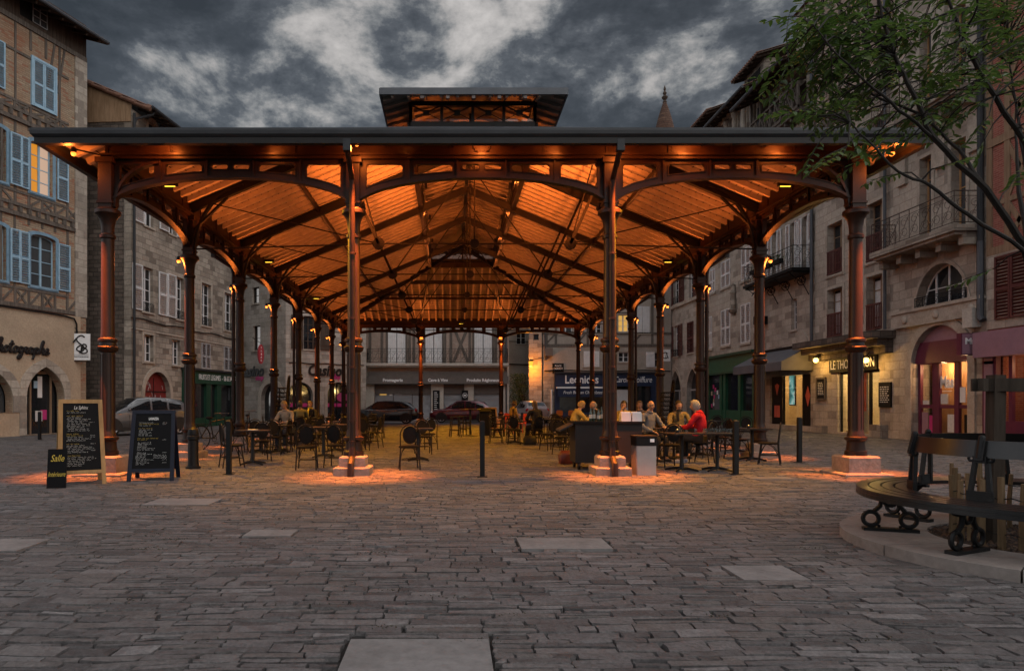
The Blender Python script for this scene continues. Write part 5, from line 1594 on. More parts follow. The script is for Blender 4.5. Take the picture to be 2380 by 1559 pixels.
def green_shop_house():
    f = Fac('green_shop_house', 'tan stone house with closed white shutters above a green wooden shop front', 'shop building', rp(1645), rp(1768), 18.5, M['stone_tan'], (0, 0), 7)
    P = f.px; L = f.L
    for x0, x1, yt, yb in ((1676, 1697, 719, 802), (1722, 1744, 706, 796), (1646, 1655, 736, 810), (1676, 1697, 606, 667), (1723, 1744, 575, 650), (1650, 1662, 626, 680)):
        r = f.r(x0, x1, yt, yb); f.hole(r); m = (r[0] + r[2]) / 2
        leaf(f, (r[0], r[1], m - .01, r[3]), 'white', y=.0); leaf(f, (m + .01, r[1], r[2], r[3]), 'white', y=.0, hinge='r')
        mb = MB(); mb.b2(r[0] - .1, r[2] + .1, -.08, -.002, r[1] - .14, r[1] - .01); f.part(mb, 'sill', M['trim'])
    # niche figure
    s, z = P(1709, 692)
    mb = MB(); mb.lathe([(.05, -1.0), (.22, -.85), (.26, -.7), (.2, -.65), (.19, -.2), (.14, .15), (.2, .3), (.1, .5), (.13, .62), (.12, .75), (.02, .84)], 10, (s, -.12, z)); f.part(mb, 'statue', M['stone_brown'])
    # attic row with stone columns
    za, zb = 16.3, 18.1
    n = 5
    for i in range(n):
        a = .7 + (L - 1.4) * i / n; b = .7 + (L - 1.4) * (i + 1) / n
        window(f, (a + .22, za, b - .22, zb), 'white', 'glass_sky', nx=2, nz=3)
        mb = MB(); mb.lathe([(.2, za - .1), (.2, za + .1), (.15, za + .16), (.14, zb - .3), (.2, zb - .15), (.22, zb)], 10, (b, -.08, 0)); f.part(mb, 'stone_column', M['trim'])
    mb = MB(); mb.b2(0, L, -.2, -.002, za - .35, za - .12); mb.b2(0, L, -.14, -.002, zb + .1, zb + .36); f.part(mb, 'string_course', M['trim'])
    # shop front
    zt, zs, zb = P(1705, 822)[1], P(1705, 868)[1], P(1705, 958)[1]
    mb = MB()
    for k in (0.02, .34, .42, .72, .98): x = .3 + (L - .5) * k; mb.b2(x - .16, x + .16, -.24, -.003, .0, zs)
    mb.b2(.15, L, -.2, -.003, 0, .9)
    sf = f.part(mb, 'shop_front', M['green'])
    mb = MB(); mb.b2(.1, L, -.32, -.003, zs, zt - .15); f.part(mb, 'sign_board', M['green'], sf)
    mb = MB(); mb.b2(.02, L, -.5, -.003, zt - .15, zt); mb.b2(.1, L, -.40, -.33, zs - .002, zs + .1); f.part(mb, 'cornice', M['green_deep'], sf)
    mb = MB(); mb.b2(.2, L - .1, -.07, -.05, .9, zs); gl = f.part(mb, 'shop_glass', M['glass'], sf)
    r = random.Random(4)
    for k in range(16):
        x = .6 + (L * .28) * r.random(); z = 1.0 + 1.3 * r.random(); mb = MB(); mb.b2(x, x + .14 + .1 * r.random(), -.085, -.072, z, z + .25); f.part(mb, 'card', M[r.choice(['curtain', 'white', 'pink', 'blue', 'plaster'])], sf)
    tile_roof(f, -.1, L, 18.2, .9, 7, .45)
    mb = MB(); mb.tube([(0, -.98, 18.2), (L, -.98, 18.2)], .08, 8); f.part(mb, 'gutter', M['zinc_roof'])
    # dormer-like raised roofs
    for x0, w, y, z in ((3.4, 2.6, .9, 20.5),):
        mb = MB(); mb.b2(x0, x0 + w, y, y + 3, 18.3, z); d = f.part(mb, 'dormer', M['stone_brown'])
        mb = MB(); mb.b2(x0 + .5, x0 + w - .5, y - .03, y - .003, z - 1.0, z - .3); f.part(mb, 'dormer_window', M['dark'], d)
        tile_roof(f, x0 - .5, x0 + w + .5, z, .6, 3.4, .3, y0=y, name='dormer_roof')
    f.finish()
green_shop_house()

def far_dormer():
    f = Fac('attic_dormer_house', 'low tiled dormer roof showing over the maroon-shuttered house', 'house', Vector((RX + .9, 48.6)), Vector((RX + .9, 44.9)), 20.4, M['stone_brown'], (0, 0), 4)
    f.root['category'] = 'house'
    tile_roof(f, -.6, f.L + .6, 20.3, .8, 4, .35)
    f.finish()
far_dormer()

def gallery_house():
    f = Fac('gallery_house', 'stone house with a timber gallery under the roof, an iron balcony and a grey awning', 'house', rp(1768), rp(1895), 17.4, M['stone_tan'], (0, 0), 7)
    P = f.px; L = f.L
    r = f.r(1839, 1852, 694, 766); window(f, r, 'white', nx=2, nz=4)
    zb = P(1825, 645)[1]
    for x0, x1 in ((1796, 1808), (1838, 1850), (1866, 1880)):
        a, b = P(x0, 600)[0], P(x1, 600)[0]; r = (a, zb + .05, b, zb + 2.5); window(f, r, 'white', 'glass', nx=2, nz=4, sill=False)
        w = (b - a) * .8
        leaf(f, (a - w, r[1], a - .02, r[3]), 'white'); leaf(f, (b + .02, r[1], b + w, r[3]), 'white')
    b = iron_balcony(f, .1, L - .15, zb, 1.0, 1.0, .14, m='black_iron', step=.45)
    for k in range(4):
        x = .5 + (L - 1.0) * k / 3
        for sc, dx in ((.5, 0), (.32, .0)):
            pts = []
            for i in range(18):
                a = i / 17 * 2.9 * PI; rr = sc * .55 * (1 - i / 24); pts.append((x, -.12 - sc * .6 + rr * math.cos(a) * -1, zb - .35 - sc * .5 + rr * math.sin(a)))
            mb = MB(); mb.tube(pts, .022, 5); mb.tube([(x, -.03, zb - 1.2), (x, -.3, zb - .7), (x, -.95, zb - .2)], .022, 5); f.part(mb, 'balcony_bracket', M['black_iron'], b)
    for k, x in enumerate((1.4, 2.9, 3.9)):
        mb = MB(); mb.b2(x, x + .7, -1.22, -1.02, zb + .35, zb + .55); f.part(mb, 'window_box', M['black'], b)
        mb = MB()
        for q in range(60):
            c = Vector((x + rnd.random() * .7, -1.12 + rnd.uniform(-.12, .12), zb + .55 + rnd.random() * .22)); d = Vector((rnd.uniform(-1, 1), rnd.uniform(-1, 1), rnd.uniform(-.5, 1))) * .09
            e = Vector((rnd.uniform(-1, 1), rnd.uniform(-1, 1), rnd.uniform(-1, 1))) * .05
            mb.add([c, c + d * .5 + e, c + d, c + d * .5 - e], [(0, 1, 2, 3)])
        f.part(mb, 'plants', M['leaf'], b)
    # windows higher up
    for x0, x1 in ((1800, 1815), (1845, 1862)):
        a, b_ = P(x0, 400)[0], P(x1, 400)[0]; r = (a, 11.6, b_, 13.4); window(f, r, 'white', nx=2, nz=3); w = (b_ - a) * .5; leaf(f, (a - w - .02, r[1], a - .02, r[3]), 'white')
    # timber gallery
    z0, z1 = 14.95, 17.1
    g = (0.05, z0, L * .86, z1); f.hole(g)
    mb = MB(); mb.b2(g[0], g[2], .9, .95, z0, z1); f.part(mb, 'gallery_wall', M['timber'])
    mb = MB(); mb.b2(0, g[2] + .3, -.55, .3, z0 - .22, z0); mb.b2(0, g[2] + .3, -.6, -.48, z0 - .05, z0 + .1); mb.b2(0, g[2] + .3, -.58, -.48, z0 + 1.1, z0 + 1.2)
    n = 9
    for i in range(n + 1):
        x = .05 + (g[2] + .2) * i / n; mb.b2(x - .05, x + .05, -.57, -.47, z0, z1 + .2 if i % 2 == 0 else z0 + 1.1)
        if i < n:
            x2 = .05 + (g[2] + .2) * (i + 1) / n; mb.bar((x, -.52, z0 + .1), (x2, -.52, z0 + 1.1), .06, .07, (0, -1, 0)); mb.bar((x2, -.53, z0 + .1), (x, -.53, z0 + 1.1), .06, .07, (0, -1, 0))
    for i in range(9): x = .1 + (g[2]) * i / 8; mb.bar((x, -.5, z0 - .3), (x, .1, z0 - .3), .14, .16)
    f.part(mb, 'timber_gallery', M['timber_grey'])
    # awning and lit shop
    zt, zm = P(1830, 812)[1], P(1830, 868)[1]
    d = f.r(1790, 1888, 872, 1000); s = (d[0], .25, d[2] - .15, zm - .1); f.hole(s)
    mb = MB()
    a0, a1 = .05, L - .1
    vs = [(a0, -.06, zt), (a1, -.06, zt), (a1, -1.5, zm + .45), (a0, -1.5, zm + .45), (a0, -1.5, zm + .05), (a1, -1.5, zm + .05), (a0, -.06, zt - .03), (a1, -.06, zt - .03), (a1, -1.47, zm + .42), (a0, -1.47, zm + .42)]
    mb.add(vs, [(0, 3, 2, 1), (3, 4, 5, 2), (6, 7, 8, 9)])
    mb.add([(a0, -.06, zt), (a0, -1.5, zm + .45), (a0, -1.5, zm + .05), (a0, -.06, zm + .05)], [(0, 1, 2, 3)]); mb.add([(a1, -.06, zt), (a1, -1.5, zm + .45), (a1, -1.5, zm + .05), (a1, -.06, zm + .05)], [(3, 2, 1, 0)])
    f.part(mb, 'awning', M['awning'])
    mb = MB(); mb.b2(a0, a1, -.12, -.003, zt, zt + .12); f.part(mb, 'awning_case', M['black'])
    shop_room(f, s, 2.6, 'plaster', 'stone_tan', 140)
    w_ = s[2] - s[0]
    mb = MB()
    for k in (0, .30, .78, 1.0): x = s[0] + w_ * k; mb.b2(x - .05, x + .05, .1, .18, s[1], s[3])
    sh = f.part(mb, 'shop_frame', M['black'])
    mb = MB(); mb.b2(s[0], s[2], .13, .14, s[1], s[3]); f.part(mb, 'shop_glass', M['clear'], sh)
    for a, b in ((0.0, .29), (.80, 1.0)):
        mb = MB(); mb.b2(s[0] + w_ * a + .06, s[0] + w_ * b - .06, .09, .12, s[1], s[3]); pn = f.part(mb, 'poster_panel', M['black'], sh)
        c = s[0] + w_ * (a + b) / 2; mb = MB(); dm = .22; zz = s[3] - (1.0 if a else .45)
        mb.plate([(c, zz - .5), (c + dm, zz), (c, zz + .45 if a else zz + .1), (c - dm, zz)], [], .075, .088)
        f.part(mb, 'diamond_print', M['coral'], sh)
        if not a:
            for k in range(3): mb = MB(); mb.b2(c - .27 + .2 * k, c - .12 + .2 * k, .075, .088, s[1] + .35, s[1] + .95); f.part(mb, 'coral_print', M['coral'], sh)
    x = s[0] + w_ * .42
    mb = MB(); mb.b2(x - .3, x + .3, .3, .36, 1.2, 2.8); f.part(mb, 'screen_case', M['black'], sh)
    mb = MB(); mb.b2(x - .26, x + .26, .29, .298, 1.25, 2.75); f.part(mb, 'screen', screen_mat(), sh)
    # blind pointed arch, pipes and roof
    s_, z_ = P(1865, 808); mb = MB(); mb.plate(opening((s_ - .55, z_ - .5, s_ + .55, z_ + .85), 'point'), [opening((s_ - .4, z_ - .6, s_ + .4, z_ + .62), 'point')[::-1]] if False else [], -.05, -.002); f.part(mb, 'blind_arch', M['trim'])
    for x in (.06, L - .08): pipe(f, [(x, -.14, 17.0), (x, -.14, zt + .2)], .07, 'zinc_roof')
    mb = MB(); s_, z_ = P(1781, 744); mb.b2(s_ - .18, s_ + .18, -.6, -.003, z_ - .22, z_ + .2); f.part(mb, 'alarm_box', M['black'])
    tile_roof(f, -.5, L * .93, 17.1, 1.3, 7, .45)
    mb = MB(); mb.b2(2.8, 4.3, .5, 1.3, 17.3, 20.4); ch = f.part(mb, 'chimney', M['plaster_grey']); mb = MB(); mb.add([(2.65, .35, 20.4), (4.45, .35, 20.4), (4.45, 1.45, 20.4), (2.65, 1.45, 20.4), (2.9, .9, 20.8), (4.2, .9, 20.8)], [(3, 2, 1, 0), (0, 1, 5, 4), (1, 2, 5), (2, 3, 4, 5), (3, 0, 4)]); f.part(mb, 'chimney_cap', M['tile'], ch)
    mb = MB(); mb.tube([(-.5, -1.38, 17.1), (L * .93, -1.38, 17.1)], .09, 8); f.part(mb, 'gutter', M['zinc_roof'])
    f.finish(dark=3.4)

def shop_room(f, s, depth, wallm, backm, power, color=(1.0, .62, .22)):
    """a real room behind a shop window, with its ceiling lamp"""
    x0, z0, x1, z1 = s
    mb = MB(); mb.b2(x0 - .6, x1 + .6, depth, depth + .1, 0, z1 + .3); f.part(mb, 'room_wall', M[backm])
    mb = MB(); mb.b2(x0 - .7, x0 - .6, .36, depth, 0, z1 + .3); mb.b2(x1 + .6, x1 + .7, .36, depth, 0, z1 + .3); f.part(mb, 'room_wall', M[wallm])
    mb = MB(); mb.b2(x0 - .6, x1 + .6, .36, depth, -.05, .12); f.part(mb, 'room_floor', M['timber_brown'])
    mb = MB(); mb.b2(x0 - .7, x1 + .7, .36, depth, z1 + .3, z1 + .4); cl = f.part(mb, 'room_ceiling', M['plaster_pale'])
    mb = MB(); mb.ball(((x0 + x1) / 2, .9, z1 + .1), .09, 10, 6); f.part(mb, 'ceiling_lamp', emit_mat('shop_lamp', (1.0, .7, .3), 3.0), cl)
    for k in (.25, .75):
        add_light('room_light', 'POINT', cl, (x0 + (x1 - x0) * k, .9 + .6 * k, z1 - .1), power, color, None, size=.12)
def screen_mat():
    t = NT('poster_screen'); o = t.coord()
    n = t.noise(o, 2.2, 3, .5, .8)
    c = t.ramp(n.outputs[0], [(.35, (.02, .10, .09)), (.5, (.16, .42, .38)), (.6, (.6, .66, .58)), (.72, (.12, .10, .10))])
    t.col((0.01, 0.01, 0.01)); t.l.new(c, t.b.inputs['Emission Color']); t.b.inputs['Emission Strength'].default_value = .9
    return t.m
M['coral'] = flat_mat('coral_print', (.55, .12, .08), .6, 0, .1, 4, 0)
def leaf_mat(name, a, b, c):
    t = NT(name); g = t.new('ShaderNodeNewGeometry')
    t.col(t.ramp(g.outputs['Random Per Island'], [(0, a), (.5, b), (1, c)])); t.set(Roughness=.5)
    t.b.inputs['Specular IOR Level'].default_value = .35
    t.b.inputs['Subsurface Weight'].default_value = 0
    return t.m
M['leaf'] = leaf_mat('green_leaf', (.015, .032, .010), (.032, .062, .016), (.060, .092, .026))
gallery_house()

def tea_room_house():
    f = Fac('tea_room_house', 'tan stone house with brown railings at its tall windows and a lit tea room doorway', 'house', rp(1895), rp(2076), 21.5, M['stone_tan'], (0, 0), 8)
    P = f.px; L = f.L
    zsl = P(1985, 790)[1]
    rl = ('bars', 1.05, 'brown_paint')
    for x0, x1, yt, yb in ((1924, 1959, 518, 637), (1924, 1959, 670, 784), (2015, 2052, 470, 606), (2015, 2052, 640, 768)):
        r = f.r(x0, x1, yt, yb); window(f, r, 'timber_brown', 'glass', nx=2, nz=4, sill='trim', surround='trim', rail=rl, rec=.26, curtain=yt > 600)
    r = f.r(2020, 2062, 268, 380); window(f, r, 'timber_brown', 'glass_sky', nx=2, nz=3, rec=.25, surround='trim')
    r = f.r(1925, 1965, 330, 450); window(f, r, 'timber_brown', 'glass_sky', nx=2, nz=3, rec=.25, surround='trim')
    r = f.r(1930, 1962, 130, 240); window(f, r, 'white', 'glass_sky', nx=2, nz=3); r = f.r(2015, 2055, 40, 170); window(f, r, 'white', 'glass_sky', nx=2, nz=3)
    # jettied brick storey above
    zj = P(2000, 225)[1]
    mb = MB(); mb.b2(0, L, -.06, -.002, zj, 21.4); f.part(mb, 'brick_storey', M['brick_pink'])
    f.tm = M['timber_grey']; T = f.timber
    T.b2(0, L, -.14, .0, zj - .15, zj + .08)
    for i in range(9): x = .1 + (L - .2) * i / 8; T.b2(x - .07, x + .07, -.095, -.05, zj, 21.4); T.b2(x - .08, x + .08, -.3, .0, zj - .5, zj - .16)
    # stone slab over the doorway with corbels
    mb = MB(); mb.b2(-.3, L + .15, -.9, -.002, zsl - .16, zsl + .12); mb.b2(-.15, L, -.6, -.002, zsl - .42, zsl - .16); mb.b2(0, L, -.3, -.002, zsl - .7, zsl - .42)
    f.part(mb, 'stone_canopy', M['stone_dark'])
    # doorway and room
    d = f.r(1947, 2044, 860, 1008); d = (d[0], .1, d[2], d[3]); f.hole(d)
    shop_room(f, d, 2.8, 'plaster_pale', 'plaster', 140)
    w = d[2] - d[0]; mb = MB()
    for k in (0, .36, .72, 1): x = d[0] + w * k; mb.b2(x - .06, x + .06, .12, .2, .1, d[3])
    mb.b2(d[0], d[2], .12, .2, d[3] - .12, d[3]); df = f.part(mb, 'door_frame', M['black'])
    mb = MB(); mb.b2(d[0], d[2], .15, .16, .1, d[3]); f.part(mb, 'door_glass', M['clear'], df)
    mb = MB(); mb.tube([(d[0] + w * .34, .08, 1.0), (d[0] + w * .34, .08, 1.6)], .018, 6); f.part(mb, 'handle', M['zinc'], df)
    mb = MB(); mb.b2(d[0] + w * .34, d[0] + w * .47, .5, .56, .1, 2.9); f.part(mb, 'inner_door', M['plaster_pale'], df)
    mb = MB(); mb.b2(d[0] + w * .36, d[0] + w * .42, .47, .5, 1.0, 2.6); f.part(mb, 'red_panel', M['coral'], df)
    mb = MB(); mb.b2(d[0] + w * .75, d[2] - .05, 1.1, 1.5, .12, 1.0); mb.b2(d[0] + w * .75, d[2] - .05, 1.0, 1.6, 1.0, 1.05); f.part(mb, 'counter', M['coral'], df)
    g = f.r(1928, 2046, 836, 855); zz = (g[1] + g[3]) / 2
    board_sign(f, (g[0] + .1, zz - .30, g[2] - .1, zz + .30), 'black', 'LE THOUTATION', size=.55, y=-.02, th=.06, fit=(g[2] - g[0]) * .86)
    for x0, x1, yt, yb, nm in ((1902, 1920, 880, 926, 0), (2046, 2074, 888, 946, 1)):
        r = f.r(x0, x1, yt, yb); mb = MB(); mb.b2(r[0], r[2], -.07, -.01, r[1], r[3]); b = f.part(mb, 'menu_board', M['black'])
        mb = MB()
        for k in range(8):
            z = r[3] - .2 - (r[3] - r[1] - .3) * k / 8; x = r[0] + .1
            while x < r[2] - .15: q = .04 + .1 * rnd.random(); mb.b2(x, min(x + q, r[2] - .08), -.078, -.072, z, z + .035); x += q + .05
        f.part(mb, 'chalk_writing', M['curtain'], b)
        if not nm: mb = MB(); mb.plate(rect(r[0] - .06, r[1] - .06, r[2] + .06, r[3] + .06), [rect(r[0] + .01, r[1] + .01, r[2] - .01, r[3] - .01)[::-1]], -.09, -.02); f.part(mb, 'frame', M['timber_grey'], b)
    s_, z_ = P(2064, 890); mb = MB(); mb.b2(s_ - .07, s_ + .07, -.05, -.003, z_ - .3, z_ - .1); f.part(mb, 'number_plate', M['lettering_white'])
    
    for q in ((.1, 1.0, -.25, .32), (L - 1.0, L - .3, -.3, .5)): mb = MB(); mb.b2(q[0], q[1], q[2], -.003, -.1, q[3]); f.part(mb, 'plinth', M['stone_brown'])
    for x in (L - .25,): pipe(f, [(x, -.16, 21), (x, -.16, zsl + .2)], .06, 'zinc_roof')
    tile_roof(f, -.2, L, 21.5, .9, 8, .4)
    mb = MB(); mb.b2(-.1, .75, 1.0, 1.8, 20, 24.0); f.part(mb, 'chimney', M['stone_brown'])
    f.finish(dark=3.4)
    for x, nm in ((1920, 'left'), (2040, 'right')):
        s_, z_ = P(x, 836)
        p = f.A + f.u * s_ - f.n * .45
        t = thing('wall_lamp', 'lit yellow wall lamp %s of the tea room sign' % ('to the left' if nm == 'left' else 'to the right'), 'lamp', (p.x, p.y, z_), 0, 'yellow wall lamps over the tea room door')
        mb = MB(); mb.lathe([(.02, .18), (.12, .12), (.13, .08)], 10); mb.tube([(0, 0, .12), (.15, 0, .32), (.42, 0, .2)], .018, 6); mb.tube([(.42, 0, .2), (.40, 0, -.1), (.25, 0, -.05), (.3, 0, .06)], .012, 5); mb.build('bracket', M['black_iron'], t)
        mb = MB(); mb.ball((0, 0, -.02), .11, 10, 8); mb.build('bulb', emit_mat('wall_lamp_glow_' + nm, (1.0, .6, .14), 5.0), t)
        add_light('lamp_light', 'POINT', t, (-.16, 0, -.12), 50, (1.0, .54, .12), None, size=.08)
tea_room_house()

def arch_shop_house():
    f = Fac('arched_shop_house', 'tall pale stone house with iron balconies and a burgundy shop in a round arch', 'shop building', rp(2076), rp(2296), 21.8, M['stone_tan'], (0, 0), 8)
    P = f.px; L = f.L
    d = f.r(2121, 2253, 754, 1035); d = (d[0], .05, d[2], P(2187, 754)[1]); f.hole(d, 'round')
    zsp = d[3] - (d[2] - d[0]) / 2
    zl = P(2187, 833)[1]
    mb = MB(); mb.plate(opening((d[0] - .3, .0, d[2] + .3, d[3] + .3), 'round'), [opening(d, 'round')[::-1]], -.07, .02); ar = f.part(mb, 'arch_surround', M['trim'])
    mb = MB(); mb.plate(opening((d[0] - .36, zsp - .1, d[2] + .36, d[3] + .37), 'round', (d[2] - d[0]) / 2 + .36), [opening((d[0] - .28, zsp - .2, d[2] + .28, d[3] + .29), 'round', (d[2] - d[0]) / 2 + .28)[::-1]] if False else [], .021, .03) if False else None
    xs, ps = d[0], (d[2] - d[0])
    half = [(d[0] + .02, zl), (d[2] - .02, zl)] + [p for p in opening(d, 'round')[2:] if p[1] > zl]
    mb = MB(); mb.plate(half, [], .16, .2); lu = f.part(mb, 'lunette', M['mauve'])
    mb = MB(); mb.b2(d[0], d[2], .08, .158, zl - .12, zl + .62); f.part(mb, 'fascia', M['purple'], lu)
    # glazed front with timber inside
    mb = MB(); 
    for k, w in ((0, .12), (.33, .16), (.69, .1), (1, .12)): x = d[0] + ps * k; mb.b2(max(d[0], x - w), min(d[2], x + w), .2, .3, .05, zl)
    for z in (.05, 1.15, zl - .15): mb.b2(d[0], d[2], .22, .3, z, z + .12)
    fr = f.part(mb, 'shop_frame', M['purple'])
    mb = MB(); mb.b2(d[0], d[2], .27, .275, .05, zl); f.part(mb, 'shop_glass', M['clear'], fr)
    mb = MB(); n = 30
    for i in range(n): a = d[0] - .3 + (ps + .6) * i / n; mb.b2(a + .003, a + (ps + .6) / n - .003, .95, 1.0 + .004 * (i % 3), .05, zl + .2)
    f.part(mb, 'timber_lining', M['board_pine'], fr)
    mb = MB(); mb.b2(d[0] - .3, d[2] + .3, .36, 1.1, zl + .2, zl + .3); cl = f.part(mb, 'room_ceiling', M['plaster_pale'], fr)
    for k in (.25, .7): add_light('room_light', 'POINT', fr, (d[0] + ps * k, .62, zl - .3), 60, (1.0, .55, .26), None, size=.1)
    items = ((.08, 2.95, .62, .55, 'black'), (.36, 2.75, .9, .95, 'black'), (.72, 2.85, .75, .95, 'glass_sky'), (.07, 1.28, .3, .14, 'curtain'), (.40, 1.3, .32, .34, 'curtain'), (.72, 1.35, .26, .5, 'lettering_white'), (.86, 1.9, .3, .36, 'lettering_white'), (.05, .25, .3, .75, 'mauve'), (.19, .3, .24, .6, 'pink'), (.52, .35, .3, .6, 'curtain'), (.80, .2, .3, .75, 'black'))
    for a, z, w, h, mm in items:
        x = d[0] + ps * a; mb = MB(); mb.b2(x, x + w, .24, .262, z, z + h); f.part(mb, 'poster', M[mm], fr)
    for a, z, q in ((.42, 3.1, .16), (.50, 2.95, .13), (.14, 3.2, .1), (.56, 3.25, .12)):
        x = d[0] + ps * a; mb = MB(); mb.tube([(x + q * math.cos(t), .232, z + q * math.sin(t)) for t in [2 * PI * k / 12 for k in range(12)]], .03, 5, closed=True); f.part(mb, 'poster_print', M['plaster'], fr)
    mb = MB(); text_mb(mb, 'Mas', d[0] + ps * .50, 2.02, .55, .255, .01, fit_w=.62, offset=.02); mb.b2(d[0] + ps * .42, d[0] + ps * .58, .25, .26, 1.72, 1.745); f.part(mb, 'lettering', M['lettering_white'], fr)
    # arched window with a small railing, and sill band
    wz = f.r(2128, 2250, 612, 716); window(f, wz, 'white', 'glass', nx=4, nz=2, top='round', rise=1.45, rec=.3, sill=False, surround='trim', rail=('iron', .5, 'black_iron'))
    zs = P(2180, 712)[1]
    mb = MB(); mb.b2(.15, L - .1, -.16, -.002, zs - .55, zs - .05); mb.b2(.1, L - .05, -.22, -.002, zs - .05, zs + .06); f.part(mb, 'sill_band', M['trim'])
    for k in (.2, .55, .9): mb = MB(); mb.ball((L * k, -.18, zs - .3), .14, 8, 6, (1, .5, 1)); f.part(mb, 'carved_boss', M['trim'])
    # balconies with tall windows
    for zy, xs_ in ((P(2160, 563)[1], ((2139, 2166), (2212, 2247))), (P(2160, 268)[1], ((2139, 2166), (2212, 2247)))):
        zb = zy
        for x0, x1 in xs_:
            a, b = P(x0, 450)[0], P(x1, 450)[0]
            window(f, (a, zb + .03, b, zb + 3.0), 'board_pine', 'glass_sky', nx=2, nz=4, sill=False, surround='trim', rec=.25)
        iron_balcony(f, L * .02, L - .15, zb, .95, 1.05, .2, m='stone_brown', rm='rust_iron', step=.5)
        for k in range(5): mb = MB(); x = L * .05 + (L * .88) * k / 4; mb.b2(x - .12, x + .12, -.6, -.002, zb - .6, zb - .31); f.part(mb, 'corbel', M['stone_brown'])
    for x0 in (2100, 2190, 2270):
        s_ = P(x0, 300)[0]; mb = MB(); mb.b2(s_ - .25, s_ + .25, -.12, -.002, P(2160, 430)[1] + .4, 21.6); f.part(mb, 'pilaster', M['trim'])
    pipe(f, [(L - .12, -.14, 21.6), (L - .12, -.14, P(2290, 560)[1])], .09, 'zinc'); pipe(f, [(L - .12, -.14, P(2290, 560)[1]), (L - .12, -.14, P(2290, 735)[1]), (L - .02, -.14, P(2290, 745)[1])], .10, 'zinc_roof')
    s_, z_ = P(2275, 738); mb = MB(); mb.b2(s_ - .3, s_ + .1, -.3, -.003, z_ - .3, z_ + .3); f.part(mb, 'alarm_box', M['plaster_pale'])
    tile_roof(f, 0, L, 21.8, .9, 8, .4)
    f.finish(dark=3.4)
    # projecting shop sign box
    s_, z_ = P(2284, 800); p = f.A + f.u * s_ - f.n * .42
    t = thing('box_sign', 'small mauve box sign projecting beside the arched burgundy shop', 'sign', (p.x, p.y, z_))
    mb = MB(); mb.b2(-.32, .32, -.10, .10, -.34, .34); q = mb.build('sign_box', M['purple'], t)
    mb = MB(); mb.b2(-.29, .29, -.112, -.102, -.31, .31); mb.build('sign_panel', M['mauve'], q)
    mb = MB(); text_mb(mb, 'Mas', 0, .08, .26, -.118, .01, fit_w=.42, offset=.01); mb.build('lettering', M['lettering_white'], q)
    mb = MB(); mb.bar((.1, 0, .36), (.5, 0, .36), .04, .04); mb.build('bracket', M['black_iron'], t)
M['board_pine'] = wood_mat('pine_boarding', (.30, .16, .07), (.46, .27, .13), True, .6, 6)
M['rust_iron'] = flat_mat('rusty_iron', (.055, .032, .025), .6, 0, .4, 9, .2, 50)
arch_shop_house()

def red_house():
    f = Fac('red_brick_house', 'red brick half-timbered house with maroon shutters above a pink shop front', 'house', rp(2297), rp(2500), 21.5, M['brick_red'], (0, 1.5), 8, M['brick_red'])
    P = f.px; L = f.L
    f.tm = M['timber_brown']; T = f.timber
    zb = P(2345, 575)[1]
    mb = MB(); mb.b2(0, L, -.05, -.002, P(2345, 760)[1], zb); f.part(mb, 'stone_storey', M['stone_tan'])
    levels = [zb, zb + 3.3, zb + 6.4, 21.3]
    for z in levels[:3]: T.b2(0, L, -.06, .01, z - .12, z + .12); T.b2(0, L, -.04, .01, z + 1.35, z + 1.5)
    xs = [.08, .75, 1.6, 2.5, 3.5, 4.4]
    for i, x in enumerate(xs):
        T.b2(x - .1, x + .1, -.045, .01, zb, 21.3)
        if i < len(xs) - 1:
            x2 = xs[i + 1]
            for z in levels[:3]:
                for a, b in (((x, z + .1), (x2, z + 1.35)), ((x2, z + .1), (x, z + 1.35)), ((x, z + 1.5), (x2, z + 3.1)), ((x2, z + 1.5), (x, z + 3.1))):
                    if i % 2: T.bar((a[0], -.012, a[1]), (b[0], -.012, b[1]), .15, .045, (0, -1, 0))
    r = f.r(2318, 2395, 588, 738); f.hole(r)
    n = 2
    for i in range(2): leaf(f, (r[0] + (r[2] - r[0]) * i / 2 + .01, r[1], r[0] + (r[2] - r[0]) * (i + 1) / 2 - .01, r[3]), 'brown_paint', y=-.09)
    zt, zm = P(2345, 768)[1], P(2345, 828)[1]
    d = (.55, .8, L - .3, zm); f.hole((.57, .8, L - .45, zm))
    mb = MB(); mb.b2(.02, L, -.5, -.06, zm, zt); sb = f.part(mb, 'shop_board', M['mauve'])
    mb = MB(); mb.b2(.02, .55, -.2, -.06, -.1, zm); mb.b2(L - .4, L, -.2, -.06, -.1, zm); mb.b2(.55, L - .4, -.15, -.06, -.1, .8); mb.b2(.95, 1.08, -.15, -.06, .8, zm); pf = f.part(mb, 'pilaster', M['purple'])
    mb = MB(); mb.b2(.12, .45, -.23, -.201, .4, 2.6); mb.b2(.12, .45, -.23, -.201, 2.8, zm - .2); f.part(mb, 'panel', M['mauve'], pf)
    mb = MB(); mb.b2(.57, L - .45, .1, .105, .8, zm); f.part(mb, 'shop_glass', M['clear'], pf)
    mb = MB()
    for i in range(16): a = .45 + (L - .85) * i / 16; mb.b2(a + .003, a + (L - .85) / 16 - .003, .8, .85, .4, zm + .3)
    f.part(mb, 'timber_lining', M['board_pine'], pf)
    add_light('room_light', 'POINT', pf, (1.9, .45, zm - .3), 40, (1.0, .55, .26), None, size=.1)
    for a, z, w, h in ((1.5, 1.6, .3, .45), (1.55, .9, .35, .4)): mb = MB(); mb.b2(a, a + w, .07, .09, z, z + h); f.part(mb, 'poster', M['lettering_white'], pf)
    tile_roof(f, 0, L, 21.5, .9, 8, .4)
    f.finish(dark=3.4)
red_house()
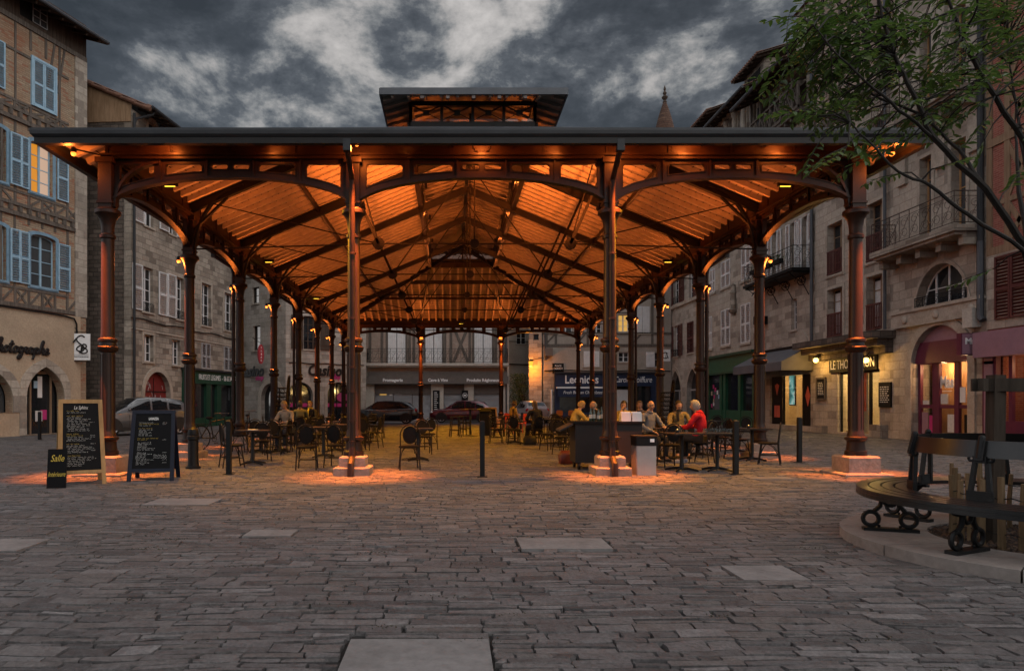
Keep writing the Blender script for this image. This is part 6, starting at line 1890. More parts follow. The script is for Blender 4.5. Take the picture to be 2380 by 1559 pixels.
# ------------------------------------------------------------------ round bench, kerb and tree
TC = Vector((5.45, 6.25, 0))
def ring_sector(mb, r0, r1, z0, z1, n=72, a0=0, a1=360):
    """a flat ring of rectangular section"""
    vs, fs = [], []
    full = abs(a1 - a0) >= 360
    m = n if full else n + 1
    for i in range(m):
        a = R(a0 + (a1 - a0) * i / n); c, s_ = math.cos(a), math.sin(a)
        for r, z in ((r0, z0), (r1, z0), (r1, z1), (r0, z1)): vs.append((r * c, r * s_, z))
    for i in range(n):
        j = (i + 1) % m
        for k in range(4): k2 = (k + 1) % 4; fs.append((i * 4 + k, j * 4 + k, j * 4 + k2, i * 4 + k2))
    if not full: fs += [(3, 2, 1, 0), tuple(n * 4 + k for k in range(4))]
    mb.add(vs, fs)
def bench_and_tree():
    km = plaster_mat('kerb_granite', (.20, .175, .16), (.10, .08, .07), .4, 1.6, .3)
    t = thing('planter_kerb', 'low round pale stone kerb under the circular bench', 'kerb', TC)
    for i in range(10):
        mb = MB(); ring_sector(mb, .9, 1.65, -.05, .095, 12, 36 * i + .25 + 8, 36 * i + 35.75 + 8); mb.build('kerb_stone', km, t)
    sm = NT('bark_mulch'); g = sm.new('ShaderNodeNewGeometry')
    sm.col(sm.ramp(g.outputs['Random Per Island'], [(0, (.012, .008, .006)), (.6, (.045, .024, .015)), (1, (.10, .055, .03))])); sm.set(Roughness=.9)
    mb = MB(); mb.lathe([(.92, -.03), (.92, .05), (.3, .06), (.01, .07)], 40)
    r = random.Random(8)
    for i in range(2600):
        a, d = r.random() * 2 * PI, .9 * math.sqrt(r.random()); c = Vector((d * math.cos(a), d * math.sin(a), .058 + r.random() * .025))
        u = Vector((r.uniform(-1, 1), r.uniform(-1, 1), r.uniform(-.35, .35))).normalized() * r.uniform(.015, .035); v = u.orthogonal().normalized() * r.uniform(.006, .014)
        mb.add([c - u - v, c + u - v, c + u + v, c - u + v], [(0, 1, 2, 3)])
    o = mb.build('bark_mulch', sm.m, loc=TC); tag(o, kind='stuff')
    # bench
    b = thing('round_bench', 'black circular slatted bench with cast iron supports around the tree', 'bench', (TC.x, TC.y, .095))
    bw = flat_mat('dark_varnished_slat', (.0065, .006, .006), .34, 0, .3, 4, .12, 60, .45)
    for r0, r1 in ((1.075, 1.165), (1.185, 1.275), (1.295, 1.385), (1.405, 1.50)):
        mb = MB(); ring_sector(mb, r0, r1, .385, .42, 96); mb.build('seat_slat', bw, b)
    mb = MB(); ring_sector(mb, 1.475, 1.505, .345, .384, 96); mb.build('seat_edge', bw, b)
    angs = [205 - 45 * k for k in range(8)]
    for k in range(8):
        a1, a0 = angs[k], angs[(k + 1) % 8]
        if a0 > a1: a0 -= 360
        mb = MB()
        vs, fs = [], []
        n = 26
        for i in range(n + 1):
            a = R(a0 + .3 + (a1 - a0 - .6) * i / n); c, s_ = math.cos(a), math.sin(a)
            for r_, z in ((1.03, .785), (1.052, .785), (1.018, .93), (.996, .93)): vs.append((r_ * c, r_ * s_, z))
        for i in range(n):
            for q in range(4): q2 = (q + 1) % 4; fs.append((i * 4 + q, (i + 1) * 4 + q, (i + 1) * 4 + q2, i * 4 + q2))
        fs += [(3, 2, 1, 0), tuple(n * 4 + q for q in range(4))]
        mb.add(vs, fs); mb.build('backrest', bw, b)
    mb = MB()                                             # one support in its own radial plane: x is the radius
    mb.bar((1.0, 0, .015), (1.47, 0, .015), .10, .03)
    for rr in (1.08, 1.40): mb.tube([(rr + .068 * math.cos(q), 0, .115 + .068 * math.sin(q)) for q in [2 * PI * k / 14 for k in range(14)]], .021, 6, closed=True)
    mb.tube([(1.235 + .055 * math.cos(q), 0, .30 + .055 * math.sin(q)) for q in [2 * PI * k / 14 for k in range(14)]], .019, 6, closed=True)
    mb.tube([(1.10, 0, .18), (1.15, 0, .24), (1.16, 0, .31), (1.10, 0, .37)], .022, 6); mb.tube([(1.38, 0, .18), (1.32, 0, .24), (1.31, 0, .31), (1.40, 0, .37)], .022, 6)
    mb.bar((1.03, 0, .375), (1.50, 0, .370), .055, .022); mb.tube([(1.31, 0, .31), (1.44, 0, .34), (1.48, 0, .37)], .018, 6)
    for q in (1.15, 1.33): mb.ball((q, 0, .045), .016, 6, 4)
    for sg in (-1, 1):
        mb.bar((1.055, sg * .085, .40), (1.035, sg * .045, .76), .032, .035)
        mb.tube([(1.035, sg * .075 + .022 * math.cos(q), .775 + .022 * math.sin(q)) for q in [2 * PI * k / 10 for k in range(10)]], .012, 5, closed=True)
    mb.b2(1.04, 1.07, -.10, .10, .40, .50); mb.b2(1.02, 1.07, -.05, .05, .74, .80)
    mb.plate(opening((-.048, .75, .048, .965), 'round'), [], 0, .022) if False else None
    mb.bar((1.075, 0, .76), (1.03, 0, .93), .07, .03, (1, 0, 0)); mb.tube([(1.068, 0, .78), (1.03, 0, .945)], .027, 8); mb.ball((1.028, 0, .95), .029, 8, 6)
    sp = mb.build('support', M['black_iron'], b)
    for k, a in enumerate(angs):
        o = sp if k == 0 else sp.copy()
        if k: COL.objects.link(o)
        o.rotation_euler = (0, 0, R(a))
    # chestnut paling and stakes round the trunk
    wm = wood_mat('split_chestnut', (.085, .055, .030), (.22, .15, .085), True, .8, 18)
    pf = thing('paling_fence', 'ring of split wooden pales wired around the young tree', 'fence', (TC.x, TC.y, .05))
    r = random.Random(3)
    for i in range(30):
        a = 2 * PI * i / 30; rad = .70 + r.uniform(-.03, .03); h = r.uniform(.56, .70); w = r.uniform(.022, .034)
        mb = MB(); x, y = rad * math.cos(a), rad * math.sin(a)
        mb.tube([(x, y, 0), (x + r.uniform(-.01, .01), y, h * .5), (x + r.uniform(-.015, .015), y + r.uniform(-.015, .015), h)], [w, w * .95, w * .8], 6, True)
        mb.build('pale', wm, pf)
    for z in (.15, .46):
        mb = MB(); mb.tube([(.71 * math.cos(2 * PI * k / 48), .71 * math.sin(2 * PI * k / 48), z + .01 * (-1) ** k) for k in range(48)], .005, 4, closed=True); mb.build('wire', M['black_iron'], pf)
    st = thing('tree_stakes', 'dark square timber stakes with cross rails propping the tree', 'tree stakes', (TC.x, TC.y, .05))
    cs = [(-.50, -.02), (.35, -.42), (.30, .45)]
    dm = wood_mat('dark_stake', (.018, .013, .010), (.055, .042, .032), True, .8, 12)
    for x, y in cs:
        mb = MB(); mb.bar((x, y, -.03), (x * .96, y * .96, 1.55), .105, .105); mb.build('stake', dm, st)
    for k in range(3):
        p, q = cs[k], cs[(k + 1) % 3]
        mb = MB(); d = (Vector(q) - Vector(p)) * .12; mb.bar((p[0] * 1.14 - d.x, p[1] * 1.14 - d.y, 1.46), (q[0] * 1.14 + d.x, q[1] * 1.14 + d.y, 1.46), .045, .115); mb.build('rail', dm, st)
    # tree
    tr = thing('tree', 'young leafy tree reaching over the square from inside the round bench', 'tree', (TC.x, TC.y, .05))
    bk = flat_mat('tree_bark', (.014, .011, .009), .8, 0, .4, 12, .6, 50)
    r = random.Random(21)
    off = Vector((TC.x, TC.y, .05))
    def A(px, py, Y): return at(px, py, Y) - off
    fork = Vector((-.05, 0, 1.95))
    trunk = [Vector((0, 0, -.05)), Vector((.01, 0, .9)), Vector((-.02, .0, 1.5)), fork]
    mb = MB(); mb.tube(trunk, [.095, .08, .075, .075], 12)
    limbs = [
        [fork, A(2392, 585, 6.1), A(2290, 440, 5.95), A(2168, 320, 5.9), A(2122, 215, 5.9), A(2080, 130, 5.95), A(2050, 40, 6.0), A(2030, -60, 6.1)],
        [fork, A(2420, 520, 6.4), A(2385, 335, 6.4), A(2285, 185, 6.3), A(2236, 90, 6.25), A(2205, 0, 6.2), A(2180, -120, 6.2)],
        [fork, A(2380, 580, 6.0), A(2250, 500, 5.7), A(2160, 430, 5.6), A(2085, 400, 5.55), A(2020, 330, 5.5), A(1975, 285, 5.5)],
        [A(2290, 440, 5.95), A(2230, 350, 6.2), A(2140, 265, 6.4), A(2040, 225, 6.5), A(1960, 190, 6.55), A(1880, 150, 6.6), A(1830, 120, 6.6)],
        [A(2168, 320, 5.9), A(2090, 255, 5.7), A(2010, 190, 5.6), A(1930, 110, 5.55), A(1890, 60, 5.5)],
        [fork, A(2430, 540, 6.7), A(2390, 420, 7.0), A(2370, 300, 7.2), A(2350, 180, 7.3), A(2340, 60, 7.4)],
        [A(2080, 130, 5.95), A(2010, 80, 6.2), A(1950, 20, 6.3), A(1920, -40, 6.3)],
        [A(2236, 90, 6.25), A(2270, 20, 6.0), A(2290, -60, 5.9)],
        [fork, Vector((.4, -.1, 2.6)), Vector((.9, -.2, 3.3)), Vector((1.3, -.3, 4.2))], [fork, Vector((.2, .4, 2.7)), Vector((.5, .9, 3.5)), Vector((.7, 1.2, 4.3))],
        [fork, Vector((.1, -.4, 2.8)), Vector((.35, -.7, 3.6)), Vector((.5, -.9, 4.4))],
    ]
    rad0 = [.035, .034, .022, .018, .015, .025, .013, .013, .04, .04, .036]
    pts_all = []
    for l, w in zip(limbs, rad0):
        fine = []
        for p, q in zip(l, l[1:]):
            for k in range(4): fine.append(p.lerp(q, k / 4) + Vector((r.uniform(-1, 1), r.uniform(-1, 1), r.uniform(-1, 1))) * .008)
        fine.append(l[-1])
        mb.tube(fine, [w * (1 - .8 * i / len(fine)) for i in range(len(fine))], 7)
        pts_all += [(p, i / len(fine)) for i, p in enumerate(fine)]
    # leaf clusters: (picture x, y, spread in px, number of twigs, depth)
    cl = [(1850, 130, 45, 12, 6.4), (1890, 60, 60, 16, 5.8), (1900, 190, 60, 16, 6.1), (1960, 120, 70, 24, 6.0), (1950, 30, 70, 22, 6.2), (2010, 60, 70, 20, 6.1), (1980, 220, 60, 16, 6.2), (1930, 260, 50, 10, 5.8), (2030, 170, 60, 16, 5.9),
          (2070, 90, 50, 12, 6.0), (2050, 250, 45, 8, 5.8), (2120, 140, 45, 8, 6.2), (2190, 40, 55, 9, 6.1), (2230, 110, 60, 12, 6.3), (2200, 200, 70, 16, 6.1), (2170, 260, 60, 12, 6.2), (2240, 260, 60, 10, 6.3), (2290, 60, 60, 12, 6.6), (2340, 110, 60, 16, 7.0),
          (2350, 20, 55, 14, 7.0), (2300, 170, 55, 10, 6.6), (2360, 220, 40, 6, 7.0), (1985, 330, 45, 7, 5.5), (2040, 365, 50, 8, 5.55), (2100, 340, 50, 5, 5.7), (1930, 310, 40, 4, 5.5), (2290, 560, 50, 4, 5.9), (2330, 420, 40, 4, 6.2), (2180, 410, 35, 3, 5.7), (2260, 340, 45, 5, 6.1), (2120, 30, 50, 8, 6.3),
          (1980, -60, 90, 20, 6.2), (2150, -70, 110, 20, 6.2), (2320, -70, 100, 20, 6.8), (2470, 60, 90, 14, 6.6), (2480, 250, 90, 12, 6.4), (2560, 120, 90, 12, 6.2)]
    lv = MB()
    def leafs(p, d, L):
        d = d.normalized(); side = d.cross(Vector((0, 0, 1)))
        side = side.normalized() if side.length > .05 else Vector((1, 0, 0))
        n = max(4, int(L / .030))
        for i in range(n):
            t = (i + .6) / n; b = p + d * (L * t); sg = 1 if i % 2 else -1
            ld = (side * sg * r.uniform(.7, 1.0) + d * r.uniform(.35, .75) + Vector((0, 0, r.uniform(-.75, .05)))).normalized()
            ln = r.uniform(.060, .108) * (1.05 - .35 * abs(t - .5)); wd = ln * r.uniform(.17, .24)
            up = Vector((r.uniform(-.5, .5), r.uniform(-.5, .5), 1)); ws = ld.cross(up).normalized() * wd; nn = ws.cross(ld).normalized() * (wd * .35)
            e = b + ld * ln
            m1, m2 = b + ld * ln * .32, b + ld * ln * .68
            lv.add([b, m1 + ws + nn, m2 + ws * .8 + nn * .8, e - nn * .6, m2 - ws * .8 + nn * .8, m1 - ws + nn], [(0, 1, 2, 3), (0, 3, 4, 5)])
    for px, py, sp, n, Y in cl:
        for k in range(int(n * (.78 if py < 290 else .40))):
            c = A(px + r.gauss(0, sp * .55), py + r.gauss(0, sp * .5), Y + r.gauss(0, .22))
            near = min(pts_all, key=lambda q: (q[0] - c).length + .25 * (1 - q[1]))[0]
            d = c - near
            if d.length > .9: near = c - d.normalized() * .9; d = c - near
            L = r.uniform(.26, .46)
            dirn = (d.normalized() + Vector((r.uniform(-.6, .35), r.uniform(-.5, .5), r.uniform(-.35, .35)))).normalized()
            mid = near.lerp(c, .55) + Vector((0, 0, .03))
            mb.tube([near, mid, c], [.008, .006, .004], 4)
            mb.tube([c, c + dirn * L * .6 - Vector((0, 0, .01)), c + dirn * L - Vector((0, 0, .05))], [.004, .003, .002], 4)
            leafs(c, dirn - Vector((0, 0, .1)), L)
            if k % 2: leafs(mid, (d.normalized() + Vector((r.uniform(-.8, .8), r.uniform(-.6, .6), r.uniform(-.3, .5)))).normalized(), L * .7)
    mb.build('trunk', bk, tr); lv.build('crown', M['tree_leaf'], tr)
def tree_leaf_mat():
    t = NT('tree_leaf'); g = t.new('ShaderNodeNewGeometry')
    c = t.ramp(g.outputs['Random Per Island'], [(0, (.018, .035, .011)), (.5, (.042, .074, .021)), (.85, (.072, .112, .034)), (1, (.12, .145, .06))])
    t.col(c); t.set(Roughness=.42); t.b.inputs['Specular IOR Level'].default_value = .4
    tl = t.new('ShaderNodeBsdfTranslucent', {'Color': (.12, .22, .04, 1)})
    mx = t.new('ShaderNodeMixShader', {0: .28, 1: t.b.outputs[0], 2: tl.outputs[0]})
    t.l.new(mx.outputs[0], t.n['Material Output'].inputs[0])
    return t.m
M['tree_leaf'] = tree_leaf_mat()
bench_and_tree()

def alley_bush():
    c = at(1208, 900, 53); 
    t = thing('shrub', 'leafy green climbing shrub filling the alley beside the orange-lit pier', 'shrub', (c.x, 53, 0))
    r = random.Random(6)
    mb = MB()
    for k in range(6): mb.tube([(r.uniform(-.3, .3), 0, 0), (r.uniform(-.6, .6), r.uniform(-.3, .3), 1.6), (r.uniform(-.8, .8), 0, 3.4)], [.05, .035, .015], 5)
    mb.build('stem', M['timber'], t)
    mb = MB()
    for i in range(1900):
        z = .3 + 3.3 * r.random(); w = .95 * (1 - .35 * abs(z - 1.8) / 1.8)
        p = Vector((r.gauss(0, w * .55), r.gauss(0, .35), z)); u = Vector((r.uniform(-1, 1), r.uniform(-1, 1), r.uniform(-1, .4))).normalized() * r.uniform(.08, .16); v = u.orthogonal().normalized() * .05
        mb.add([p, p + u * .5 + v, p + u, p + u * .5 - v], [(0, 1, 2, 3)])
    mb.build('crown', M['leaf'], t)
alley_bush()

# ------------------------------------------------------------------ boards, bollards, bin
M['chalk'] = flat_mat('white_chalk', (.50, .50, .48), .9, 0, .2, 20, 0)
M['chalk_yellow'] = flat_mat('yellow_chalk', (.45, .33, .06), .9, 0, .2, 20, 0)
M['slate'] = flat_mat('blackboard', (.004, .004, .0045), .65, 0, .4, 3, .1, 30, .10)
M['oak'] = wood_mat('oiled_frame_wood', (.20, .115, .045), (.34, .21, .09), True, .55, 10)
M['navy_frame'] = flat_mat('navy_frame', (.005, .007, .016), .5, 0, .3, 5, .1, 40, .2)
def scrawl(mb, x0, x1, z, h, r, y):
    """a line of handwriting: short joined strokes"""
    x = x0
    while x < x1:
        w = min(r.uniform(.03, .085), x1 - x)
        n = max(3, int(w / .010)); pts = []
        for i in range(n + 1): pts.append((x + w * i / n, y, z + h * (.5 if i % 2 else -.5) * r.uniform(.4, 1.1) + h * .3 * (r.random() < .15)))
        for p, q in zip(pts, pts[1:]): mb.bar(p, q, .002, .0042, (0, -1, 0))
        x += w + r.uniform(.012, .022)
def a_board(name, label, loc, rz, w0, w1, H, frame, lines, title=None, logo=None):
    """a folding board: the face leans back, the front looks towards -y"""
    t = thing(name, label, 'menu board', loc, rz)
    lean = .25
    fw = .065
    for face in (0, 1):
        Mx = Matrix.Translation((0, 0 if not face else .02, 0)) @ Matrix.Rotation(-lean if not face else lean, 4, 'X')
        T0 = Matrix.Translation((0, -H * math.sin(lean) if not face else H * math.sin(lean), 0)) @ Matrix.Rotation(-lean if not face else lean, 4, 'X')
        Lh = H / math.cos(lean) * math.cos(lean)
        mb = MB(T0)
        for sg in (-1, 1): mb.bar((sg * w1 / 2, 0, 0), (sg * w0 / 2, 0, H), fw, .035, (0, 1, 0))
        mb.bar((-w0 / 2 - fw / 2, 0, H - fw / 2 + .0), (w0 / 2 + fw / 2, 0, H - fw / 2 + .0), .037, fw)
        k = .15; wk = w1 + (w0 - w1) * k
        mb.bar((-wk / 2, 0, H * k), (wk / 2, 0, H * k), .033, fw * .9)
        fr = mb.build('frame', frame, t)
        mb = MB(T0); a = w1 + (w0 - w1) * k
        mb.plate([(-a / 2 + .02, H * k + .02), (a / 2 - .02, H * k + .02), (w0 / 2 - .02, H - .05), (-w0 / 2 + .02, H - .05)], [], -.006, .006); bd = mb.build('panel', M['slate'], t)
        if face == 0:
            r = random.Random(len(label))
            mw, my = MB(T0), MB(T0)
            top = H - fw - .04
            wd = w0 - fw - .10
            if title: text_mb(mw, title, 0, top - .035, .085, -.009, .002, shear=.3, fit_w=wd * .5); top -= .09
            if logo: text_mb(mw, logo, 0, top - .05, .06, -.009, .002, fit_w=wd * .34, offset=.003); top -= .12
            for frac, z, kind, ind in lines:
                zz = top - z * (top - H * k - .08); wl = wd * (1 + .12 * z)
                scrawl(my if kind else mw, -wl / 2 + ind * wl, -wl / 2 + (ind + frac) * wl, zz, .017, r, -.0075)
                if r.random() < .35 and ind + frac < .8: scrawl(mw, wl / 2 - .09, wl / 2 - .02, zz, .014, r, -.0075)
            mw.build('chalk_writing', M['chalk'], bd); my.build('yellow_writing', M['chalk_yellow'], bd)
    return t
def boards():
    r = random.Random(9)
    lines = []
    for i in range(34):
        z = i / 34
        if i in (0, 3, 14, 15, 20, 27): lines.append((r.uniform(.35, .6), z, 1, 0))
        elif i in (2, 13, 19, 26): continue
        else: lines.append((r.uniform(.5, .9), z, 0, r.uniform(0, .06)))
    p = gp(204, 1127)
    t = a_board('menu_board', 'tall wooden-framed chalkboard menu with a small black board leaning at its foot', (p.x - .27, p.y + .28, 0), R(33), .58, .64, 1.44, M['oak'], lines, title='Le Sphinx')
    t = thing('side_board', 'narrow black board chalked Salle Intérieure leaning against the big wooden menu board', 'menu board', (p.x - .26, p.y - .44, 0), R(18))
    Tm = Matrix.Rotation(R(-10), 4, 'X')
    mb = MB(Tm); mb.b2(-.135, .135, -.012, .012, 0, .62); b = mb.build('panel', M['slate'], t)
    mb = MB(Tm); text_mb(mb, 'Salle', 0, .47, .15, -.016, .003, shear=.3, fit_w=.19); text_mb(mb, 'Intérieure', 0, .22, .11, -.016, .003, shear=.3, fit_w=.24); mb.build('yellow_writing', M['chalk_yellow'], b)
    lines = []
    for i in range(30):
        z = i / 30
        if i in (0, 1, 4, 11, 12): lines.append((r.uniform(.3, .7), z, 1 if i else 0, 0))
        elif i in (3, 10, 13, 20): continue
        elif i > 22 and i < 26: lines.append((.32, z, 0, 0)); lines.append((.4, z - .01, 0, .55))
        else: lines.append((r.uniform(.25, .55), z, 0, .03))
    p = gp(341, 1118)
    a_board('menu_board', 'dark blue framed chalkboard menu with a white coffee logo standing right of the wooden one', (p.x, p.y + .3, 0), R(12), .64, .69, 1.25, M['navy_frame'], lines, logo='LAVAZZA')
boards()
def bollards():
    mk = lambda H, w: None
    ps = [(92, 1022, 'slim dark bollard in front of the pointed shop arch', .12), (532, 1102, 'dark square bollard in front of the leftmost bistro chair', .10), (1121, 1108, 'dark square bollard alone in the middle of the hall front', .10), (1710, 1102, 'dark square bollard beside the table of glasses', .10), (1858, 1075, 'dark bollard standing between the hall and the tea room', .12)]
    first = None
    for i, (x, y, lab, w) in enumerate(ps):
        p = gp(x, y)
        if first is None:
            first = thing('bollard', lab, 'bollard', p, 0, 'dark steel bollards around the hall')
            mb = MB(); h = .043
            mb.add([(-h, -h, -.02), (h, -h, -.02), (h, h, -.02), (-h, h, -.02), (-h, -h, 1.0), (h, -h, 1.0), (h, h, 1.0), (-h, h, 1.0), (-h * .6, -h * .6, 1.02), (h * .6, -h * .6, 1.02), (h * .6, h * .6, 1.02), (-h * .6, h * .6, 1.02)], [(0, 1, 5, 4), (1, 2, 6, 5), (2, 3, 7, 6), (3, 0, 4, 7), (4, 5, 9, 8), (5, 6, 10, 9), (6, 7, 11, 10), (7, 4, 8, 11), (8, 9, 10, 11)])
            mb.b2(-.046, .046, -.046, .046, .66, .70)
            mb.build('post', M['black_iron'], first)
            mb = MB(); mb.b2(-.09, .09, -.09, .09, -.02, .015); mb.build('foot_plate', M['black_iron'], first)
        else: dup(first, p, rnd.uniform(-.05, .05), lab)
    p = gp(449, 1088)
    t = thing('iron_bollard', 'stout cast iron bollard with a domed cap beside the second left column', 'bollard', p)
    mb = MB(); mb.lathe([(.15, -.02), (.15, .03), (.115, .05), (.105, .12), (.10, .58), (.125, .60), (.125, .66), (.105, .68), (.11, .72), (.095, .80), (.04, .84), (.01, .85)], 16); mb.build('post', M['black_iron'], t)
bollards()
def bin_():
    p = gp(1496, 1103)
    t = thing('litter_bin', 'grey metal litter bin with a black swing lid beside the serving counter', 'bin', p, R(4))
    mb = MB(); mb.plate(rrect(-.19, -.16, .19, .16, .03), [], .0, .55, 'z'); mb.build('body', flat_mat('brushed_steel', (.36, .35, .35), .42, .6, .12, 3, .1, 60), t)
    mb = MB(); mb.plate(rrect(-.20, -.17, .20, .17, .03), [], .55, .70, 'z'); mb.plate(rrect(-.21, -.18, .21, .18, .03), [], .70, .735, 'z'); mb.build('lid', M['black'], t)
    mb = MB(); mb.b2(.06, .14, -.175, -.171, .62, .68); mb.build('sticker', M['lettering_white'], t)
bin_()

# ------------------------------------------------------------------ terrace furniture
M['rattan'] = flat_mat('dark_rattan', (.008, .0065, .006), .7, 0, .35, 25, .5, 160, .12)
M['rattan_frame'] = flat_mat('varnished_cane', (.009, .0065, .0055), .5, 0, .3, 10, .1, 60, .2)
def make_chair():
    t = thing('bistro_chair', 'x', 'chair', (0, 0, 0), 0, 'dark rattan bistro chairs under the hall')
    mb = MB(); mb.lathe([(.02, .435), (.20, .435), (.215, .45), (.215, .465), (.19, .48), (.01, .484)], 18); mb.build('seat', M['rattan'], t)
    mb = MB()
    def ell(a, b, cz, y0, k=22): return [(a * math.cos(2 * PI * i / k), y0 - .10 * ((cz + b * math.sin(2 * PI * i / k)) - .47), cz + b * math.sin(2 * PI * i / k)) for i in range(k)]
    o = ell(.135, .17, .70, -.195)
    c = (0, -.195 - .10 * .23 - .02, .70)
    mb.add(o + [c] + [(x, y + .012, z) for x, y, z in o] + [(c[0], c[1] + .012, c[2])], [(i, (i + 1) % 22, 22) for i in range(22)] + [(23 + (i + 1) % 22, 23 + i, 45) for i in range(22)], True)
    mb.tube(o, .010, 6, closed=True); mb.build('backrest', M['rattan'], t)
    mb = MB()
    arcp = [(-.20, -.24, 0), (-.19, -.20, .30), (-.19, -.195, .47)] + [(-.195 * math.cos(a), -.195 - .10 * (.26 + .21 * math.sin(a)), .70 + .21 * math.sin(a)) for a in [PI * i / 14 for i in range(15)]] + [(.19, -.195, .47), (.19, -.20, .30), (.20, -.24, 0)]
    mb.tube(arcp, .0135, 7); mb.build('back_frame', M['rattan_frame'], t)
    for s in (-1, 1):
        mb = MB(); mb.tube([(s * .165, .14, .45), (s * .175, .165, .25), (s * .195, .20, 0)], .0135, 7); mb.build('leg', M['rattan_frame'], t)
    mb = MB(); mb.tube([(.165 * math.cos(2 * PI * i / 18), .165 * math.sin(2 * PI * i / 18) - .02, .20) for i in range(18)], .009, 5, closed=True)
    for s in (-1, 1):
        mb.tube([(s * .185, -.2, .22), (s * .15, -.1, .38), (s * .1, 0, .435)], .008, 5); mb.tube([(s * .178, .17, .2), (s * .13, .1, .36), (s * .07, .05, .435)], .008, 5); mb.tube([(s * .185, -.2, .2), (s * .178, .17, .2)], .009, 5)
    mb.build('stretcher', M['rattan_frame'], t)
    return t
CH0 = make_chair(); CHN = [0]
def chair(x, y, rz, label, z=0):
    CHN[0] += 1
    if CHN[0] == 1: CH0.location = (x, y, z); CH0.rotation_euler = (0, 0, rz); CH0['label'] = label; return CH0
    c = dup(CH0, (x, y, z), rz, label); return c
def chair_px(px, py, deg, label):
    p = gp(px, py); return chair(p.x, p.y, R(deg), label)
def make_table():
    t = thing('bistro_table', 'x', 'table', (0, 0, 0), 0, 'small dark terrace tables')
    mb = MB(); mb.plate(rrect(-.34, -.34, .34, .34, .04), [], .725, .75, 'z'); mb.build('tabletop', flat_mat('dark_table_top', (.013, .011, .010), .35, 0, .25, 4, .05, 30, .3), t)
    mb = MB(); mb.lathe([(.06, .04), (.045, .07), (.036, .10), (.036, .70), (.09, .715), (.09, .724)], 12); mb.build('pedestal', M['black_iron'], t)
    mb = MB()
    for k in range(4): a = PI / 4 + PI / 2 * k; mb.tube([(0, 0, .06), (.16 * math.cos(a), .16 * math.sin(a), .05), (.33 * math.cos(a), .33 * math.sin(a), .018)], [.03, .024, .018], 6)
    mb.build('foot', M['black_iron'], t)
    return t
TB0 = make_table(); TBN = [0]
def table(px, py, deg, label, p=None):
    p = p or gp(px, py); TBN[0] += 1
    if TBN[0] == 1: TB0.location = p; TB0.rotation_euler = (0, 0, R(deg)); TB0['label'] = label; return p
    dup(TB0, p, R(deg), label); return p
# rz 0: the sitter looks along +y (away from the camera)
# left terrace
table(588, 1079, 8, 'small dark table right of the leftmost bistro chair')
chair_px(541, 1085, -60, 'leftmost bistro chair, behind the square bollard')
chair_px(606, 1070, 25, 'bistro chair behind the leftmost table, its round back to the square')
table(648, 1052, -5, 'dark table in front of the blond man in the pale jacket')
chair_px(636, 1056, 10, 'bistro chair seen from behind at the blond man\'s table')
table(752, 1062, 3, 'dark table between the two front left bistro chairs')
chair_px(714, 1090, 6, 'left of two front bistro chairs beside the left middle column')
chair_px(783, 1085, -10, 'right of two front bistro chairs beside the left middle column')
chair_px(742, 1046, 180, 'bistro chair across the table from the two front left chairs, facing the camera')
chair_px(800, 1040, 170, 'bistro chair just left of the left middle column, facing the camera')
chair_px(700, 1040, 195, 'bistro chair behind the left front table, half hidden')
table(846, 1030, 0, 'dark table just right of the left middle column')
chair_px(868, 1040, 75, 'bistro chair seen side-on right of the left middle column')
chair_px(838, 1046, 20, 'bistro chair with its back to the camera right of the left middle column')
chair_px(862, 1018, 150, 'bistro chair at the far side of the table right of the left middle column')
table(760, 1012, 5, 'dark table behind the left front chairs')
chair_px(790, 1016, -80, 'bistro chair side-on at the table behind the left front chairs')
chair_px(735, 1020, 80, 'bistro chair facing right at the table behind the left front chairs')
# middle
table(972, 1070, 5, 'dark table beyond the single front chair in the middle of the hall')
chair_px(951, 1090, 8, 'single bistro chair at the front middle with its oval back to the camera')
chair_px(984, 1055, 190, 'bistro chair on the far side of the middle table')
chair_px(995, 1046, 160, 'second bistro chair beyond the middle table')
# right terrace
table(1584, 1094, 10, 'dark table in front of the right terrace, an empty glass on its edge')
table(1667, 1094, -6, 'dark table laden with drinking glasses beside the bollard')
chair_px(1556, 1084, 5, 'bistro chair with its back to the camera left of the two right front tables')
table(1748, 1070, 0, 'dark table with a small candle at the right end of the terrace')
chair_px(1786, 1078, 62, 'rightmost bistro chair, its oval back turned to the right')
chair_px(1715, 1066, -70, 'bistro chair facing right at the rightmost table')
chair_px(1698, 1050, 175, 'bistro chair facing the camera behind the table of glasses')
chair_px(1735, 1036, 160, 'bistro chair half hidden behind the rightmost table')
table(1650, 1030, 10, 'dark table behind the woman in the red coat')
chair_px(1670, 1026, 170, 'bistro chair behind the woman in the red coat, facing the camera')
table(1300, 1032, 0, 'dark table left of the serving counter')
chair_px(1276, 1046, 25, 'bistro chair with its back to the camera left of the serving counter')
chair_px(1310, 1056, -40, 'bistro chair nearest the serving counter on its left')
chair_px(1322, 1030, 160, 'bistro chair facing the camera left of the serving counter')
chair_px(1290, 1012, 180, 'bistro chair farther back left of the serving counter')
table(1256, 1012, 0, 'dark table of the person with the black bag')
